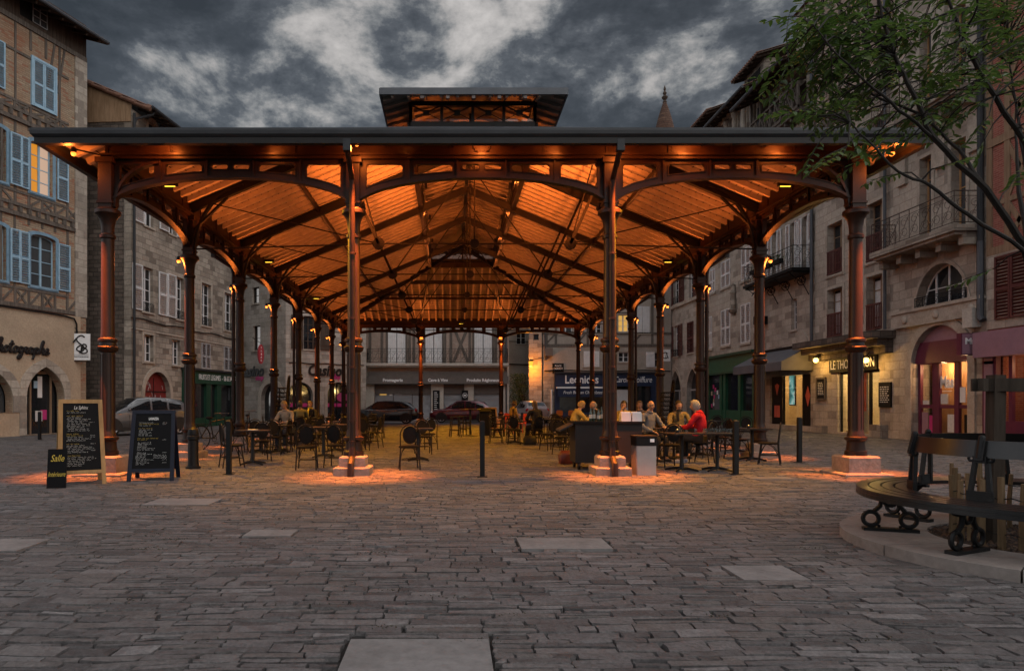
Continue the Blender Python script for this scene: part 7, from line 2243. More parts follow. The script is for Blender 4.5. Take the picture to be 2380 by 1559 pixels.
# fuller rows of chairs under the roof
def more_chairs():
    r = random.Random(12)
    spots = [(-5.2, 18.6, 'left'), (-3.2, 18.8, 'left'), (-5.3, 22.0, 'left'), (-3.4, 21.6, 'left'), (-5.2, 25.4, 'left'), (-3.3, 25.8, 'left'), (3.6, 21.6, 'right'), (5.6, 20.4, 'right'), (3.7, 25.0, 'right'), (5.7, 24.4, 'right'), (6.3, 17.4, 'right'), (2.1, 22.6, 'right')]
    nth = {'left': 0, 'right': 0}
    W_ = ['first', 'second', 'third', 'fourth', 'fifth', 'sixth', 'seventh']
    for x, y, side in spots:
        k = nth[side]; nth[side] += 1
        p = Vector((x, y, 0)); nm = '%s inner %s table from the square' % (W_[k], side)
        table(0, 0, r.uniform(-12, 12), 'dark ' + nm, p)
        for a, wd in ((0, 'near'), (180, 'far'), (90, 'left'), (-90, 'right')):
            if r.random() < .15: continue
            d = R(a + r.uniform(-14, 14)); dist = r.uniform(.50, .62)
            chair(x + math.sin(d) * dist, y - math.cos(d) * dist, d, 'bistro chair on the %s side of the %s' % (wd, nm))
more_chairs()
# stacks against the columns
for sx, sy, n, nm in ((XL + .35, 24.2, 10, 'left'), (XR - .1, 24.0, 9, 'right')):
    for k in range(n):
        chair(sx + .012 * k, sy, R(-90 if nm == 'left' else 90) if False else R(90), ('bottom' if k == 0 else 'topmost' if k == n - 1 else '%s from the bottom' % ['', 'second', 'third', 'fourth', 'fifth', 'sixth', 'seventh', 'eighth', 'ninth'][k]) + ' chair in the stack against the %s row of columns' % nm, z=.155 * k)
# high tables and stools beyond the middle
def high():
    p = gp(1093, 1013)
    t = thing('high_table', 'round high bar table standing alone in the middle of the hall', 'table', p)
    mb = MB(); mb.lathe([(.01, 1.06), (.42, 1.06), (.43, 1.075), (.42, 1.09), (.01, 1.09)], 20); mb.build('tabletop', M['rattan_frame'], t)
    mb = MB(); mb.lathe([(.04, .05), (.04, 1.06)], 10); mb.build('pedestal', M['black_iron'], t)
    mb = MB(); mb.lathe([(.34, 0), (.34, .02), (.06, .06), (.04, .07)], 18); mb.build('foot', M['black_iron'], t)
    s = None
    for x, y, a, lab in ((1058, 1015, 10, 'dark bar stool left of the round high table'), (1080, 1012, 30, 'dark bar stool close to the left of the high table'), (1160, 1014, -10, 'dark bar stool right of the round high table'), (1176, 1010, 20, 'rightmost dark bar stool by the high table')):
        q = gp(x, y)
        if s is None:
            s = thing('bar_stool', lab, 'stool', q, R(a), 'bar stools around the high table')
            mb = MB(); mb.plate(rrect(-.18, -.18, .18, .18, .03), [], .76, .79, 'z'); mb.build('seat', M['rattan_frame'], s)
            for sx in (-1, 1):
                for sy in (-1, 1): mb = MB(); mb.bar((sx * .14, sy * .14, .76), (sx * .2, sy * .2, 0), .035, .035); mb.build('leg', M['rattan_frame'], s)
            mb = MB()
            for z, k in ((.26, .178), (.5, .16)): mb.bar((-k, -k, z), (k, -k, z), .022, .03); mb.bar((-k, k, z), (k, k, z), .022, .03); mb.bar((-k, -k, z + .05), (-k, k, z + .05), .022, .03); mb.bar((k, -k, z + .05), (k, k, z + .05), .022, .03)
            mb.build('footrest', M['rattan_frame'], s)
        else: dup(s, q, R(a), lab)
    p = gp(1126, 1012)
    t = thing('lectern', 'dark menu stand by the round high table', 'menu stand', p)
    mb = MB(); mb.b2(-.2, .2, -.12, .12, 0, 1.0); mb.build('body', M['black'], t)
    mb = MB(); mb.add([(-.24, -.18, 1.0), (.24, -.18, 1.0), (.24, .16, 1.12), (-.24, .16, 1.12), (-.24, -.18, .97), (.24, -.18, .97), (.24, .16, 1.09), (-.24, .16, 1.09)], [(0, 1, 2, 3), (7, 6, 5, 4), (0, 4, 5, 1), (1, 5, 6, 2), (2, 6, 7, 3), (3, 7, 4, 0)]); mb.build('top', M['black'], t)
    a_board('menu_board', 'small plain wooden menu board standing behind the high table', (gp(1140, 1003).x, gp(1140, 1003).y, 0), R(5), .5, .6, 1.15, M['oak'], [(.6, k / 12, 0, .05) for k in range(12)])
high()
# orange and red plastic chairs at the far right
def shell_chair():
    sh = None
    for x, y, a, lab, mm in ((1188, 1004, -60, 'red plastic chair of the person in the ochre top at the far end', 'red_plastic'), (1209, 1006, 60, 'red plastic chair beside a far table, turned left', 'red_plastic'), (1302, 985, 180, 'orange plastic chair left of the two in front of the chocolate shop', 'orange_plastic'), (1328, 985, 170, 'orange plastic chair right of the two in front of the chocolate shop', 'orange_plastic')):
        q = gp(x, y)
        t = thing('plastic_chair', lab, 'chair', q, R(a), 'coloured plastic chairs near the chocolate shop')
        mb = MB(); mb.add([(-.2, -.2, .44), (.2, -.2, .44), (.21, .2, .46), (-.21, .2, .46), (-.2, -.2, .41), (.2, -.2, .41), (.21, .2, .43), (-.21, .2, .43)], [(0, 1, 2, 3), (7, 6, 5, 4), (0, 4, 5, 1), (1, 5, 6, 2), (2, 6, 7, 3), (3, 7, 4, 0)]); mb.build('seat', M[mm], t)
        mb = MB(); mb.plate(rrect(-.2, .5, .2, .86, .09), [], -.25, -.225); mb.b2(-.12, .12, -.25, -.2, .42, .5); mb.build('backrest', M[mm], t)
        for sx in (-1, 1):
            for sy in (-1, 1): mb = MB(); mb.tube([(sx * .17, sy * .17, .43), (sx * .21, sy * .22, 0)], .016, 6); mb.build('leg', M[mm], t)
M['red_plastic'] = flat_mat('red_plastic', (.34, .035, .02), .4, 0, .1, 4, .05)
M['orange_plastic'] = flat_mat('orange_plastic', (.50, .17, .03), .4, 0, .1, 4, .05)
shell_chair()
# serving counter and what stands on it
def counter():
    x0, x1 = at(1337, 1080, 13.7).x, at(1492, 1080, 13.7).x
    c = Vector(((x0 + x1) / 2, 14.0, 0)); w = (x1 - x0) / 2
    t = thing('serving_counter', 'dark wheeled serving counter behind the right middle column', 'counter', c)
    cm = flat_mat('charcoal_laminate', (.018, .016, .016), .55, 0, .2, 3, .08, 30, .2)
    mb = MB(); mb.b2(-w, w, -.32, .32, .14, .93); mb.build('cabinet', cm, t)
    mb = MB(); mb.b2(-w - .04, w + .04, -.36, .36, .93, .97); mb.build('top', M['black'], t)
    mb = MB(); mb.add([(-w - .04, -.3, .93), (-w - .04, .3, .93), (-w - .30, .3, .80), (-w - .30, -.3, .80), (-w - .04, -.3, .90), (-w - .04, .3, .90), (-w - .30, .3, .77), (-w - .30, -.3, .77)], [(0, 1, 2, 3), (7, 6, 5, 4), (0, 4, 5, 1), (1, 5, 6, 2), (2, 6, 7, 3), (3, 7, 4, 0)]); mb.build('side_shelf', M['zinc'], t)
    mb = MB(); mb.b2(-.012, .012, -.326, -.321, .2, .9); mb.ball((w - .1, -.33, .7), .02, 8, 5); mb.build('door_line', M['black'], t)
    for sx in (-1, 1):
        for sy in (-1, 1):
            mb = MB(); T = Matrix.Translation((sx * (w - .08), sy * .26, .07)) @ Matrix.Rotation(R(90), 4, 'Y'); mb.M = T; mb.lathe([(.07, -.02), (.07, .02)], 14); mb.M = Matrix.Translation((0, 0, 0)); mb.b2(sx * (w - .08) - .03, sx * (w - .08) + .03, sy * .26 - .03, sy * .26 + .03, .09, .14); mb.build('caster', M['black_iron'], t)
    # menus box, bottles
    k = 0
    for x, lab in ((1453, 'left white box of menus on the serving counter'), (1478, 'right white box of menus on the serving counter')):
        p = at(x, 960, 13.85); b = thing('menu_box', lab, 'box', (p.x, 13.85, .97), 0, 'white boxes on the serving counter')
        mb = MB(); mb.b2(-.095, .095, -.09, .09, 0, .17); mb.build('box', M['white'], b)
        mb = MB(); 
        for q in range(4): mb.b2(-.08, .08, -.07 + q * .04, -.06 + q * .04, .17, .19)
        mb.build('cards', M['lettering_white'], b)
    gl = glass_mat('bottle_glass', (.02, .035, .025), .08)
    for i, (x, h, lab) in enumerate(((1373, .27, 'leftmost bottle on the serving counter'), (1381, .29, 'tall bottle second from the left on the serving counter'), (1391, .25, 'short bottle in the middle of the serving counter'), (1399, .29, 'rightmost bottle on the serving counter'))):
        p = at(x, 960, 13.9); b = thing('bottle', lab, 'bottle', (p.x, 13.9 + .03 * (i % 2), .97), 0, 'bottles on the serving counter')
        mb = MB(); mb.lathe([(.032, 0), (.034, .01), (.034, h * .6), (.014, h * .78), (.013, h)], 12); mb.build('glass', gl, b)
        mb = MB(); mb.lathe([(.0355, h * .2), (.0355, h * .48)], 12); mb.build('paper_label', M['plaster_pale'], b)
    p = at(1418, 950, 13.8); b = thing('menu_card', 'tall pale menu card standing upright on the serving counter', 'menu', (p.x, 13.75, .97))
    mb = MB(); mb.b2(-.05, .05, -.01, .01, 0, .38); mb.build('card', M['plaster_pale'], b)
counter()
def tableware():
    gm = clear_glass('tumbler_glass')
    def glass_mesh():
        mb = MB(); n = 12
        mb.lathe([(.026, 0), (.034, .09), (.031, .09), (.024, .008)], n); return mb
    g0 = None
    def glass(p, lab, grp):
        nonlocal g0
        if g0 is None: g0 = glass_mesh().build('drinking_glass', gm); o = g0
        else: o = g0.copy(); COL.objects.link(o)
        o.location = p; tag(o, lab, 'glass', grp)
    q = gp(1667, 1094)
    for i in range(9):
        for j in range(2):
            glass((q.x - .27 + .068 * i, q.y - .16 + .12 * j, .75), 'small clear drinking glass in the rows crowding the table by the bollard', 'drinking glasses crowding the right front table')
    q = gp(1584, 1094); glass((q.x + .24, q.y - .1, .75), 'single clear glass on the edge of the dark front table', None)
    glass((q.x + .05, q.y + .2, .75), 'clear glass at the back of the dark front table', None)
    for (px, py, lab) in ((1748, 1070, 'small lit candle holder on the rightmost terrace table'), (1584, 1094, 'small candle holder on the dark table in front of the olive jacket')):
        q = gp(px, py); t = thing('candle_holder', lab, 'candle', (q.x - .08, q.y, .75))
        mb = MB(); mb.lathe([(.03, 0), (.045, .03), (.045, .06), (.038, .062)], 12); mb.build('cup', M['zinc'], t)
        mb = MB(); mb.lathe([(.012, .055), (.012, .075), (.001, .085)], 8); mb.build('candle', emit_mat('candle_flame', (1, .55, .15), 1.5), t)
    q = gp(588, 1079)
    t = thing('folded_menu', 'pale folded menu lying on the leftmost terrace table', 'menu', (q.x, q.y, .751), R(20)); mb = MB(); mb.b2(-.1, .1, -.14, .14, 0, .012); mb.build('card', M['plaster_pale'], t)
    for px, py, lab, mm in ((1320, 1078, 'dark red leather bag on the ground left of the serving counter', 'maroon'), (1231, 1034, 'black bag on the ground beside the person in dark clothes', 'black')):
        q = gp(px, py); t = thing('bag', lab, 'bag', q, R(8))
        mb = MB(); mb.add([(-.18, -.08, 0), (.18, -.08, 0), (.18, .08, 0), (-.18, .08, 0), (-.2, -.1, .2), (.2, -.1, .2), (.2, .1, .2), (-.2, .1, .2), (-.15, -.03, .3), (.15, -.03, .3), (.15, .03, .3), (-.15, .03, .3)], [(3, 2, 1, 0), (0, 1, 5, 4), (1, 2, 6, 5), (2, 3, 7, 6), (3, 0, 4, 7), (4, 5, 9, 8), (5, 6, 10, 9), (6, 7, 11, 10), (7, 4, 8, 11), (8, 9, 10, 11)], True)
        mb.build('body', M[mm] if mm != 'maroon' else flat_mat('maroon_leather', (.07, .014, .010), .45), t, sharp=80)
        mb = MB(); mb.tube([(-.1, 0, .29), (-.09, 0, .38), (0, 0, .42), (.09, 0, .38), (.1, 0, .29)], .01, 6); mb.build('handle', M['black'], t)
tableware()
# bicycles
def bike(p, rz, label):
    t = thing('bicycle', label, 'bicycle', p, rz)
    def wheel(x):
        mb = MB(); mb.tube([(x + .34 * math.cos(a), 0, .34 + .34 * math.sin(a)) for a in [2 * PI * k / 28 for k in range(28)]], .018, 6, closed=True); w = mb.build('wheel', M['black'], t)
        mb = MB()
        for k in range(14): a = 2 * PI * k / 14; mb.tube([(x, 0, .34), (x + .33 * math.cos(a), 0, .34 + .33 * math.sin(a))], .003, 3)
        mb.tube([(x, -.05, .34), (x, .05, .34)], .02, 8); mb.build('spokes', M['zinc'], w)
    wheel(-.53); wheel(.53)
    mb = MB()
    for a, b in (((-.53, .34), (-.06, .30)), ((-.53, .34), (-.18, .78)), ((-.06, .30), (-.2, .86)), ((-.06, .30), (.36, .74)), ((-.18, .78), (.34, .86)), ((.34, .90), (.53, .34))): mb.tube([(a[0], 0, a[1]), (b[0], 0, b[1])], .017, 7)
    mb.tube([(.34, 0, .88), (.33, 0, 1.0)], .014, 6); mb.build('frame', M['steel_dark'], t)
    mb = MB(); mb.tube([(.22, -.28, 1.0), (.34, -.2, 1.03), (.34, .2, 1.03), (.22, .28, 1.0)], .013, 6); mb.build('handlebar', M['zinc'], t)
    mb = MB(); mb.ball((-.22, 0, .90), .12, 10, 6, (1.1, .6, .35)); mb.build('saddle', M['black'], t)
    mb = MB(); mb.tube([(-.06, -.09, .3), (-.06, .09, .3)], .012, 6); mb.b2(-.12, -.02, -.14, -.09, .15, .17); mb.b2(-.1, 0, .09, .14, .43, .45); mb.tube([(-.06 + .09 * math.cos(a), -.03, .3 + .09 * math.sin(a)) for a in [2 * PI * k / 14 for k in range(14)]], .008, 5, closed=True); mb.build('pedals', M['black_iron'], t)
    mb = MB(); mb.b2(-.75, -.35, -.08, .08, .72, .74); mb.bar((-.7, .06, .72), (-.53, .06, .34), .012, .012); mb.bar((-.7, -.06, .72), (-.53, -.06, .34), .012, .012); mb.build('carrier', M['black_iron'], t)
q = gp(500, 1042); bike(q, R(62), 'dark bicycle parked behind the second left column')
q = gp(545, 1030); bike(Vector((q.x, q.y + 1.5, 0)), R(100), 'dark bicycle parked nearer the leftmost tables')
# ------------------------------------------------------------------ parked cars
def paint(name, c, rough=.25, metal=.3):
    t = NT(name); t.col(c); t.set(Roughness=rough, Metallic=metal); t.b.inputs['Coat Weight'].default_value = .6; t.b.inputs['Coat Roughness'].default_value = .08
    return t.m
M['tyre'] = flat_mat('tyre_rubber', (.012, .012, .012), .8, 0, .2, 10, .2, 60)
M['alloy'] = flat_mat('alloy', (.40, .40, .42), .35, .8, .1, 5, 0)
M['car_glass'] = glass_mat('car_glass', (.010, .012, .014), .04)
M['tail'] = flat_mat('tail_lamp', (.35, .012, .015), .2, 0, .1, 5, 0)
M['headlamp'] = flat_mat('headlamp', (.55, .55, .58), .12, .3, .1, 5, 0)
M['trim_black'] = flat_mat('black_plastic', (.016, .016, .017), .6, 0, .2, 8, .1, 60)
def car(label, p, rz, body, L=4.1, W=1.76, H=1.47, suv=False, rim5=True):
    t = thing('car', label, 'car', p, rz)
    hl = L / 2; w = W / 2; cl = .20 if suv else .16
    wr = .335 if suv else .315
    xf, xr = hl - .80, -hl + .72
    # stations from nose to tail: x, bottom, belt, half width
    bt = .96 if suv else .90
    st = [(hl, .34, .60, .62), (hl - .06, .26, .70, .80), (hl - .22, .22, .78, .90), (hl - .55, cl, .86, .97), (hl - .95, cl, bt, 1.0), (hl - 1.35, cl, bt + .03, 1.0), (0.1, cl, bt + .03, 1.0), (-hl + 1.1, cl, bt + .07, 1.0), (-hl + .55, cl, bt + .10, .98), (-hl + .2, .24, bt + .08, .93), (-hl + .05, .30, bt + .02, .86), (-hl, .42, bt - .12, .76)]
    def ring(x, zb, zt, k):
        a = w * k
        return [(x, -a * .86, zb), (x, -a, zb + .16), (x, -a * 1.0, zb + (zt - zb) * .55), (x, -a * .965, zt - .06), (x, -a * .88, zt), (x, -a * .4, zt + .035), (x, a * .4, zt + .035), (x, a * .88, zt), (x, a * .965, zt - .06), (x, a, zb + (zt - zb) * .55), (x, a, zb + .16), (x, a * .86, zb)]
    vs, fs = [], []
    for s in st: vs += ring(*s)
    m = 12
    for i in range(len(st) - 1):
        for k in range(m): k2 = (k + 1) % m; fs.append((i * m + k, (i + 1) * m + k, (i + 1) * m + k2, i * m + k2))
    fs.append(tuple(range(m))); fs.append(tuple((len(st) - 1) * m + k for k in range(m))[::-1])
    mb = MB(); mb.add(vs, fs, True)
    # cabin
    xc0 = hl - 1.02                                   # foot of the windscreen
    cab = [(xc0, bt + .02, bt + .03, .90, .86), (xc0 - .42, bt + .03, bt + .30, .91, .80), (xc0 - .80, bt + .03, H - .04, .91, .72), (xc0 - 1.25, bt + .03, H, .91, .70), (-.35, bt + .04, H, .91, .70), (-hl + 1.05, bt + .06, H - .03, .91, .68), (-hl + .55, bt + .08, H - .12, .90, .66), (-hl + .28, bt + .09, bt + .22, .87, .70), (-hl + .16, bt + .06, bt + .08, .84, .78)]
    vs, fs = [], []
    def cring(x, zb, zt, kb, kt):
        return [(x, -w * kb, zb - .03), (x, -w * (kb * .35 + kt * .65), zb + (zt - zb) * .7), (x, -w * kt, zt - .035), (x, -w * kt * .6, zt), (x, w * kt * .6, zt), (x, w * kt, zt - .035), (x, w * (kb * .35 + kt * .65), zb + (zt - zb) * .7), (x, w * kb, zb - .03)]
    for c in cab: vs += cring(*c)
    m = 8
    for i in range(len(cab) - 1):
        for k in range(m - 1): fs.append((i * m + k, (i + 1) * m + k, (i + 1) * m + k + 1, i * m + k + 1))
    fs.append(tuple(range(m))); fs.append(tuple((len(cab) - 1) * m + k for k in range(m))[::-1])
    mb.add(vs, fs, True)
    bd = mb.build('body', body, t, sharp=38)
    def cabp(x):
        for a, b in zip(cab, cab[1:]):
            if b[0] <= x <= a[0]:
                f = (a[0] - x) / (a[0] - b[0]); return [a[i] + (b[i] - a[i]) * f for i in range(5)]
    def side(x, v, s):
        c = cabp(x); zb, zt = c[1] + .015, c[2] - .05
        z = zb + (zt - zb) * v
        g = c[3] + (c[4] - c[3]) * min(1, .92 * v / .7 * .65 if v < .7 else .6 + (v - .7) / .3 * .4)
        return (x, s * (w * g + .012), z)
    for s, nm in ((-1, 'l'), (1, 'r')):
        for xs in ((xc0 - .50, xc0 - .80, xc0 - 1.30), (xc0 - 1.38, -.35, -hl + 1.18), (-hl + 1.10, -hl + .85, -hl + .60)):
            vs = []
            for x in xs: vs += [side(x, .06, s), side(x, .5, s), side(x, .96, s)]
            n = len(xs); fs = []
            for i in range(n - 1):
                for k in range(2): q = (i * 3 + k, i * 3 + k + 1, (i + 1) * 3 + k + 1, (i + 1) * 3 + k); fs.append(q if s < 0 else q[::-1])
            mb = MB(); mb.add(vs, fs, True); mb.build('side_window', M['car_glass'], t)
        for xd in (xc0 - .45, xc0 - 1.34):
            mb = MB(); mb.b2(xd - .005, xd + .005, s * w - .004, s * w + .004, .36, bt - .1); mb.build('door_gap', M['trim_black'], t)
            mb = MB(); mb.b2(xd - .82 if xd < xc0 - 1 else xd - .82, xd - .64, s * w * 1.0 - .01, s * w * 1.0 + .02, bt - .14, bt - .105); mb.build('door_handle', body, t)
        mb = MB(); mb.ball((xc0 - .42, s * (w + .10), bt + .10), .1, 10, 6, (.7, .9, .7)); mb.build('mirror', body, t)
        mb = MB(); mb.b2(xr + .36, xf - .36, s * w * .96 - .02, s * w * .96 + .035, cl + .02, cl + (.16 if suv else .09)); mb.build('sill_trim', M['trim_black'], t)
    def glass_quad(c1, c2, name, inset=.07):
        mb = MB(); a, b = cab[c1], cab[c2]
        d = .014
        vs = []
        for c, e in ((a, inset), (b, inset)):
            zz = c[2]
            vs.append(c)
        x1, z1, k1 = a[0], a[2], a[4]; x2, z2, k2 = b[0], b[2], b[4]
        nx = (z2 - z1); nz = -(x2 - x1); ln = math.hypot(nx, nz); nx, nz = nx / ln * d, nz / ln * d
        if nz < 0: nx, nz = -nx, -nz
        pt_ = lambda f, sy, k: (x1 + (x2 - x1) * f + nx, sy * w * k, z1 + (z2 - z1) * f + nz)
        pts = []
        for f in (.04, .5, .94):
            k = (k1 + (k2 - k1) * f) * .90
            pts += [pt_(f, -1, k), pt_(f, -.55, k), pt_(f, .55, k), pt_(f, 1, k)]
        return pts
    for seq, name in (((0, 1, 2), 'windscreen'), ((6, 7, 8), 'rear_window')):
        mb = MB()
        for c1, c2 in zip(seq, seq[1:]):
            if name == 'rear_window' and c1 == 7: continue
            pts = glass_quad(c1, c2, name)
            fs = []
            for i in range(2):
                for k in range(3): q = (i * 4 + k, i * 4 + k + 1, (i + 1) * 4 + k + 1, (i + 1) * 4 + k); fs.append(q if name == 'windscreen' else q[::-1])
            mb.add(pts, fs, True)
        mb.build(name, M['car_glass'], t)
    for x in (xf, xr):
        for s in (-1, 1):
            mb = MB()
            T = Matrix.Translation((x, s * (w - .10), wr)) @ Matrix.Rotation(R(90) * -s, 4, 'X')
            mb.M = T; mb.lathe([(wr - .1, -.10), (wr - .01, -.10), (wr, -.06), (wr, .07), (wr - .02, .105), (wr - .09, .108), (wr - .10, .07)], 26); wh = mb.build('wheel', M['tyre'], t)
            mb = MB(); mb.M = T
            mb.lathe([(.06, .06), (.06, .098), (.02, .10), (.001, .10)], 14)
            mb.tube([((wr - .105) * math.cos(a), (wr - .105) * math.sin(a), .09) for a in [2 * PI * k / 24 for k in range(24)]], .016, 6, closed=True)
            for k in range(5):
                a = 2 * PI * k / 5
                for da in (-.12, .12): mb.bar((.04 * math.cos(a), .04 * math.sin(a), .088), ((wr - .11) * math.cos(a + da), (wr - .11) * math.sin(a + da), .088), .026, .02)
            mb.build('rim', M['alloy'], wh)
            mb = MB(); mb.M = T; mb.lathe([(wr - .11, .02), (.001, .03)], 20); mb.build('brake_shadow', M['trim_black'], wh)
            mb = MB()
            mb.plate([(x + (wr + .075) * math.cos(a), wr + (wr + .075) * math.sin(a)) for a in [R(-14) + R(208) * k / 16 for k in range(17)]], [], s * (w - .06) - .06, s * (w - .06) + .072); mb.build('wheel_arch', M['trim_black'], t)
    for s in (-1, 1):
        mb = MB(); mb.ball((hl - .16, s * w * .70, .70), .12, 12, 8, (1.1, 1.5, .62)); mb.build('headlight', M['headlamp'], t)
        mb = MB(); mb.ball((-hl + .12, s * w * .76, bt - .06), .12, 12, 8, (.75, 1.1, 1.2)); mb.build('tail_light', M['tail'], t)
    mb = MB(); mb.b2(hl - .10, hl + .01, -w * .5, w * .5, .34, .50); mb.b2(hl - .08, hl + .015, -w * .34, w * .34, .58, .63); mb.build('grille', M['trim_black'], t)
    mb = MB(); mb.b2(hl + .012, hl + .022, -.26, .26, .42, .52); mb.build('front_plate', M['lettering_white'], t)
    mb = MB(); mb.b2(-hl - .02, -hl + .1, -w * .7, w * .7, .34, .50); mb.build('rear_bumper', M['trim_black'] if suv else body, t)
    mb = MB(); mb.b2(-hl - .012, -hl + .1, -.26, .26, .62, .73); mb.build('rear_plate', M['lettering_white'], t)
    return t
p = at(322, 935, 28.6); car('silver grey compact SUV parked nose to the left behind the left columns', (p.x, 28.6, 0), R(222), paint('silver_paint', (.095, .10, .108), .32, .5), 4.18, 1.78, 1.58, True)
p = at(893, 935, 43.9); car('black hatchback parked across the far end of the hall, tail to the right', (p.x, 43.9, 0), R(180), paint('black_paint', (.008, .009, .013)), 4.35, 1.80, 1.46)
p = at(1071, 935, 46.0); car('dark red hatchback parked in front of the cheese shop, nose to the left', (p.x, 46.0, 0), R(180), paint('maroon_car_paint', (.085, .008, .018)), 4.2, 1.75, 1.50)
p = at(1236, 935, 44.6); car('white hatchback seen from behind at the alley beside the chocolate shop', (p.x, 45.6, 0), R(98), paint('white_car_paint', (.28, .28, .30), .3, 0), 4.0, 1.72, 1.46)
# ------------------------------------------------------------------ people on the terrace
def skin_add(mb, verts, edges, radii, root=0, lv=2):
    me = bpy.data.meshes.new('s'); me.from_pydata([tuple(v) for v in verts], edges, [])
    o = bpy.data.objects.new('s', me); COL.objects.link(o)
    md = o.modifiers.new('skin', 'SKIN'); md.use_smooth_shade = True
    sv = me.skin_vertices[0].data
    for i, r in enumerate(radii): sv[i].radius = (r, r) if not isinstance(r, tuple) else r
    sv[root].use_root = True
    if lv: s = o.modifiers.new('sub', 'SUBSURF'); s.levels = lv; s.render_levels = lv
    dg = bpy.context.evaluated_depsgraph_get()
    m2 = bpy.data.meshes.new_from_object(o.evaluated_get(dg))
    mb.add([v.co for v in m2.vertices], [tuple(p.vertices) for p in m2.polygons], True)
    bpy.data.objects.remove(o); bpy.data.meshes.remove(me); bpy.data.meshes.remove(m2)
from mathutils import noise as mnoise
def wrinkle(o, amp, sc, seed):
    me = o.data
    nn = [v.normal.copy() for v in me.vertices]
    for v, n in zip(me.vertices, nn):
        p = v.co
        h = mnoise.noise(Vector((p.x * sc + seed, p.y * sc, p.z * sc * 1.9))) + .5 * mnoise.noise(Vector((p.x * sc * 2.3, p.y * sc * 2.3 + seed, p.z * sc * 3.1)))
        v.co = p + n * (amp * h)
    me.update()
def cloth(name, c): return flat_mat(name, c, .9, 0, .2, 9, .35, 45, .2)
SKIN = flat_mat('skin', (.30, .165, .115), .55, 0, .1, 8, .05, 60, .4)
EYE = flat_mat('eye', (.02, .015, .012), .2, 0, .1, 5, 0)
LIP = flat_mat('lip', (.30, .11, .09), .5, 0, .1, 5, 0)
SHOE = flat_mat('shoe', (.02, .018, .018), .5, 0, .2, 8, .05)
def person(label, px, Y, face, top, legs, hair, hairstyle='short', arms=('table', 'table'), lean=.06, head=(0, 0), scarf=None, glasses=False, hood=False, long_coat=False, seat=.47, chairlab=None, scale=1.0, shoes=None):
    """a seated figure; at rz 0 it looks along +y"""
    p = at(px, 935, Y); rz = R(face)
    t = thing('person', label, 'person', (p.x, Y, 0), rz)
    t.scale = (scale,) * 3
    hz = seat + .10
    hip = Vector((0, -.04, hz)); ch = Vector((0, -.06 + lean * .55, hz + .30)); sh = Vector((0, -.05 + lean, hz + .50)); nk = Vector((0, -.03 + lean * 1.15, hz + .575)); hd = nk + Vector((0, .03 + lean * .25, .128))
    def limb(s, kind):
        S = sh + Vector((s * .18, 0, -.015))
        if kind == 'table': E = Vector((s * .27, .10 + lean, hz + .23)); H = Vector((s * .10, .36 + lean * .5, hz + .22))
        elif kind == 'lap': E = Vector((s * .26, .04, hz + .22)); H = Vector((s * .09, .26, hz + .10))
        elif kind == 'face': E = Vector((s * .20, .24 + lean, hz + .22)); H = hd + Vector((s * .055, .10, -.12))
        elif kind == 'phone': E = Vector((s * .24, .14 + lean, hz + .26)); H = Vector((s * .07, .36 + lean, hz + .36))
        return S, E, H
    Ls = [limb(-1, arms[0]), limb(1, arms[1])]
    kn = [Vector((s * .12, .40, seat + .07)) for s in (-1, 1)]; an = [Vector((s * .13, .38, .09)) for s in (-1, 1)]; hp = [Vector((s * .085, 0, hz - .03)) for s in (-1, 1)]
    # continuous body
    mb = MB()
    V = [hip, ch, sh, nk, hd + Vector((0, 0, -.04))]; E = [(0, 1), (1, 2), (2, 3), (3, 4)]; Rr = [.12, .12, .085, .056, .062]
    for i, s in enumerate((-1, 1)):
        S, El, H = Ls[i]; n = len(V); w = El.lerp(H, .86)
        V += [S, El, w, H]; E += [(2, n), (n, n + 1), (n + 1, n + 2), (n + 2, n + 3)]; Rr += [.05, .038, .026, .03]
        n = len(V); V += [hp[i], kn[i], an[i], an[i] + Vector((0, .11, -.055))]; E += [(0, n), (n, n + 1), (n + 1, n + 2), (n + 2, n + 3)]; Rr += [.085, .055, .038, .035]
    skin_add(mb, V, E, Rr, 0, 1)
    # hands: a palm and five curled fingers
    for i, s in enumerate((-1, 1)):
        S, El, H = Ls[i]; d = (H - El).normalized(); sd = d.cross(Vector((0, 0, 1))).normalized(); up = sd.cross(d)
        mb.ball(H + d * .03, .036, 8, 6, (1, 1, .7))
        for k, ln in enumerate((.062, .072, .068, .052)):
            b = H + d * .055 + sd * (-.027 + .018 * k); m_ = b + d * ln * .55 - up * .006; e_ = m_ + d * ln * .35 - up * .022
            mb.tube([b, m_, e_], [.0095, .009, .007], 6)
        b = H + d * .01 - sd * s * .032; mb.tube([b, b + d * .03 - sd * s * .018, b + d * .055 - sd * s * .012 - up * .01], [.011, .010, .008], 6)
    # head
    yaw, tilt = head
    HM = Matrix.Translation(hd) @ Matrix.Rotation(R(yaw), 4, 'Z') @ Matrix.Rotation(R(tilt), 4, 'X')
    old = mb.M; mb.M = HM
    n, m = 16, 12
    vs, fs = [], []
    for i in range(m + 1):
        th = PI * i / m; z = -math.cos(th); pr = max(1e-3, math.sin(th))
        for k in range(n):
            a = 2 * PI * k / n; x = .074 * pr * math.cos(a); y = .094 * pr * math.sin(a); zz = .112 * z
            if z < 0: x *= 1 - .25 * (-z) ** 1.3; y = y * (1 - .12 * -z) + .012 * -z
            vs.append((x, y, zz))
    for i in range(m):
        for k in range(n): k2 = (k + 1) % n; fs.append((i * n + k, i * n + k2, (i + 1) * n + k2, (i + 1) * n + k))
    mb.add(vs, fs, True)
    mb.add([(0, .088, .022), (-.017, .088, -.030), (.017, .088, -.030), (0, .118, -.026), (0, .09, -.042)], [(0, 1, 3), (0, 3, 2), (1, 4, 3), (3, 4, 2)], True)
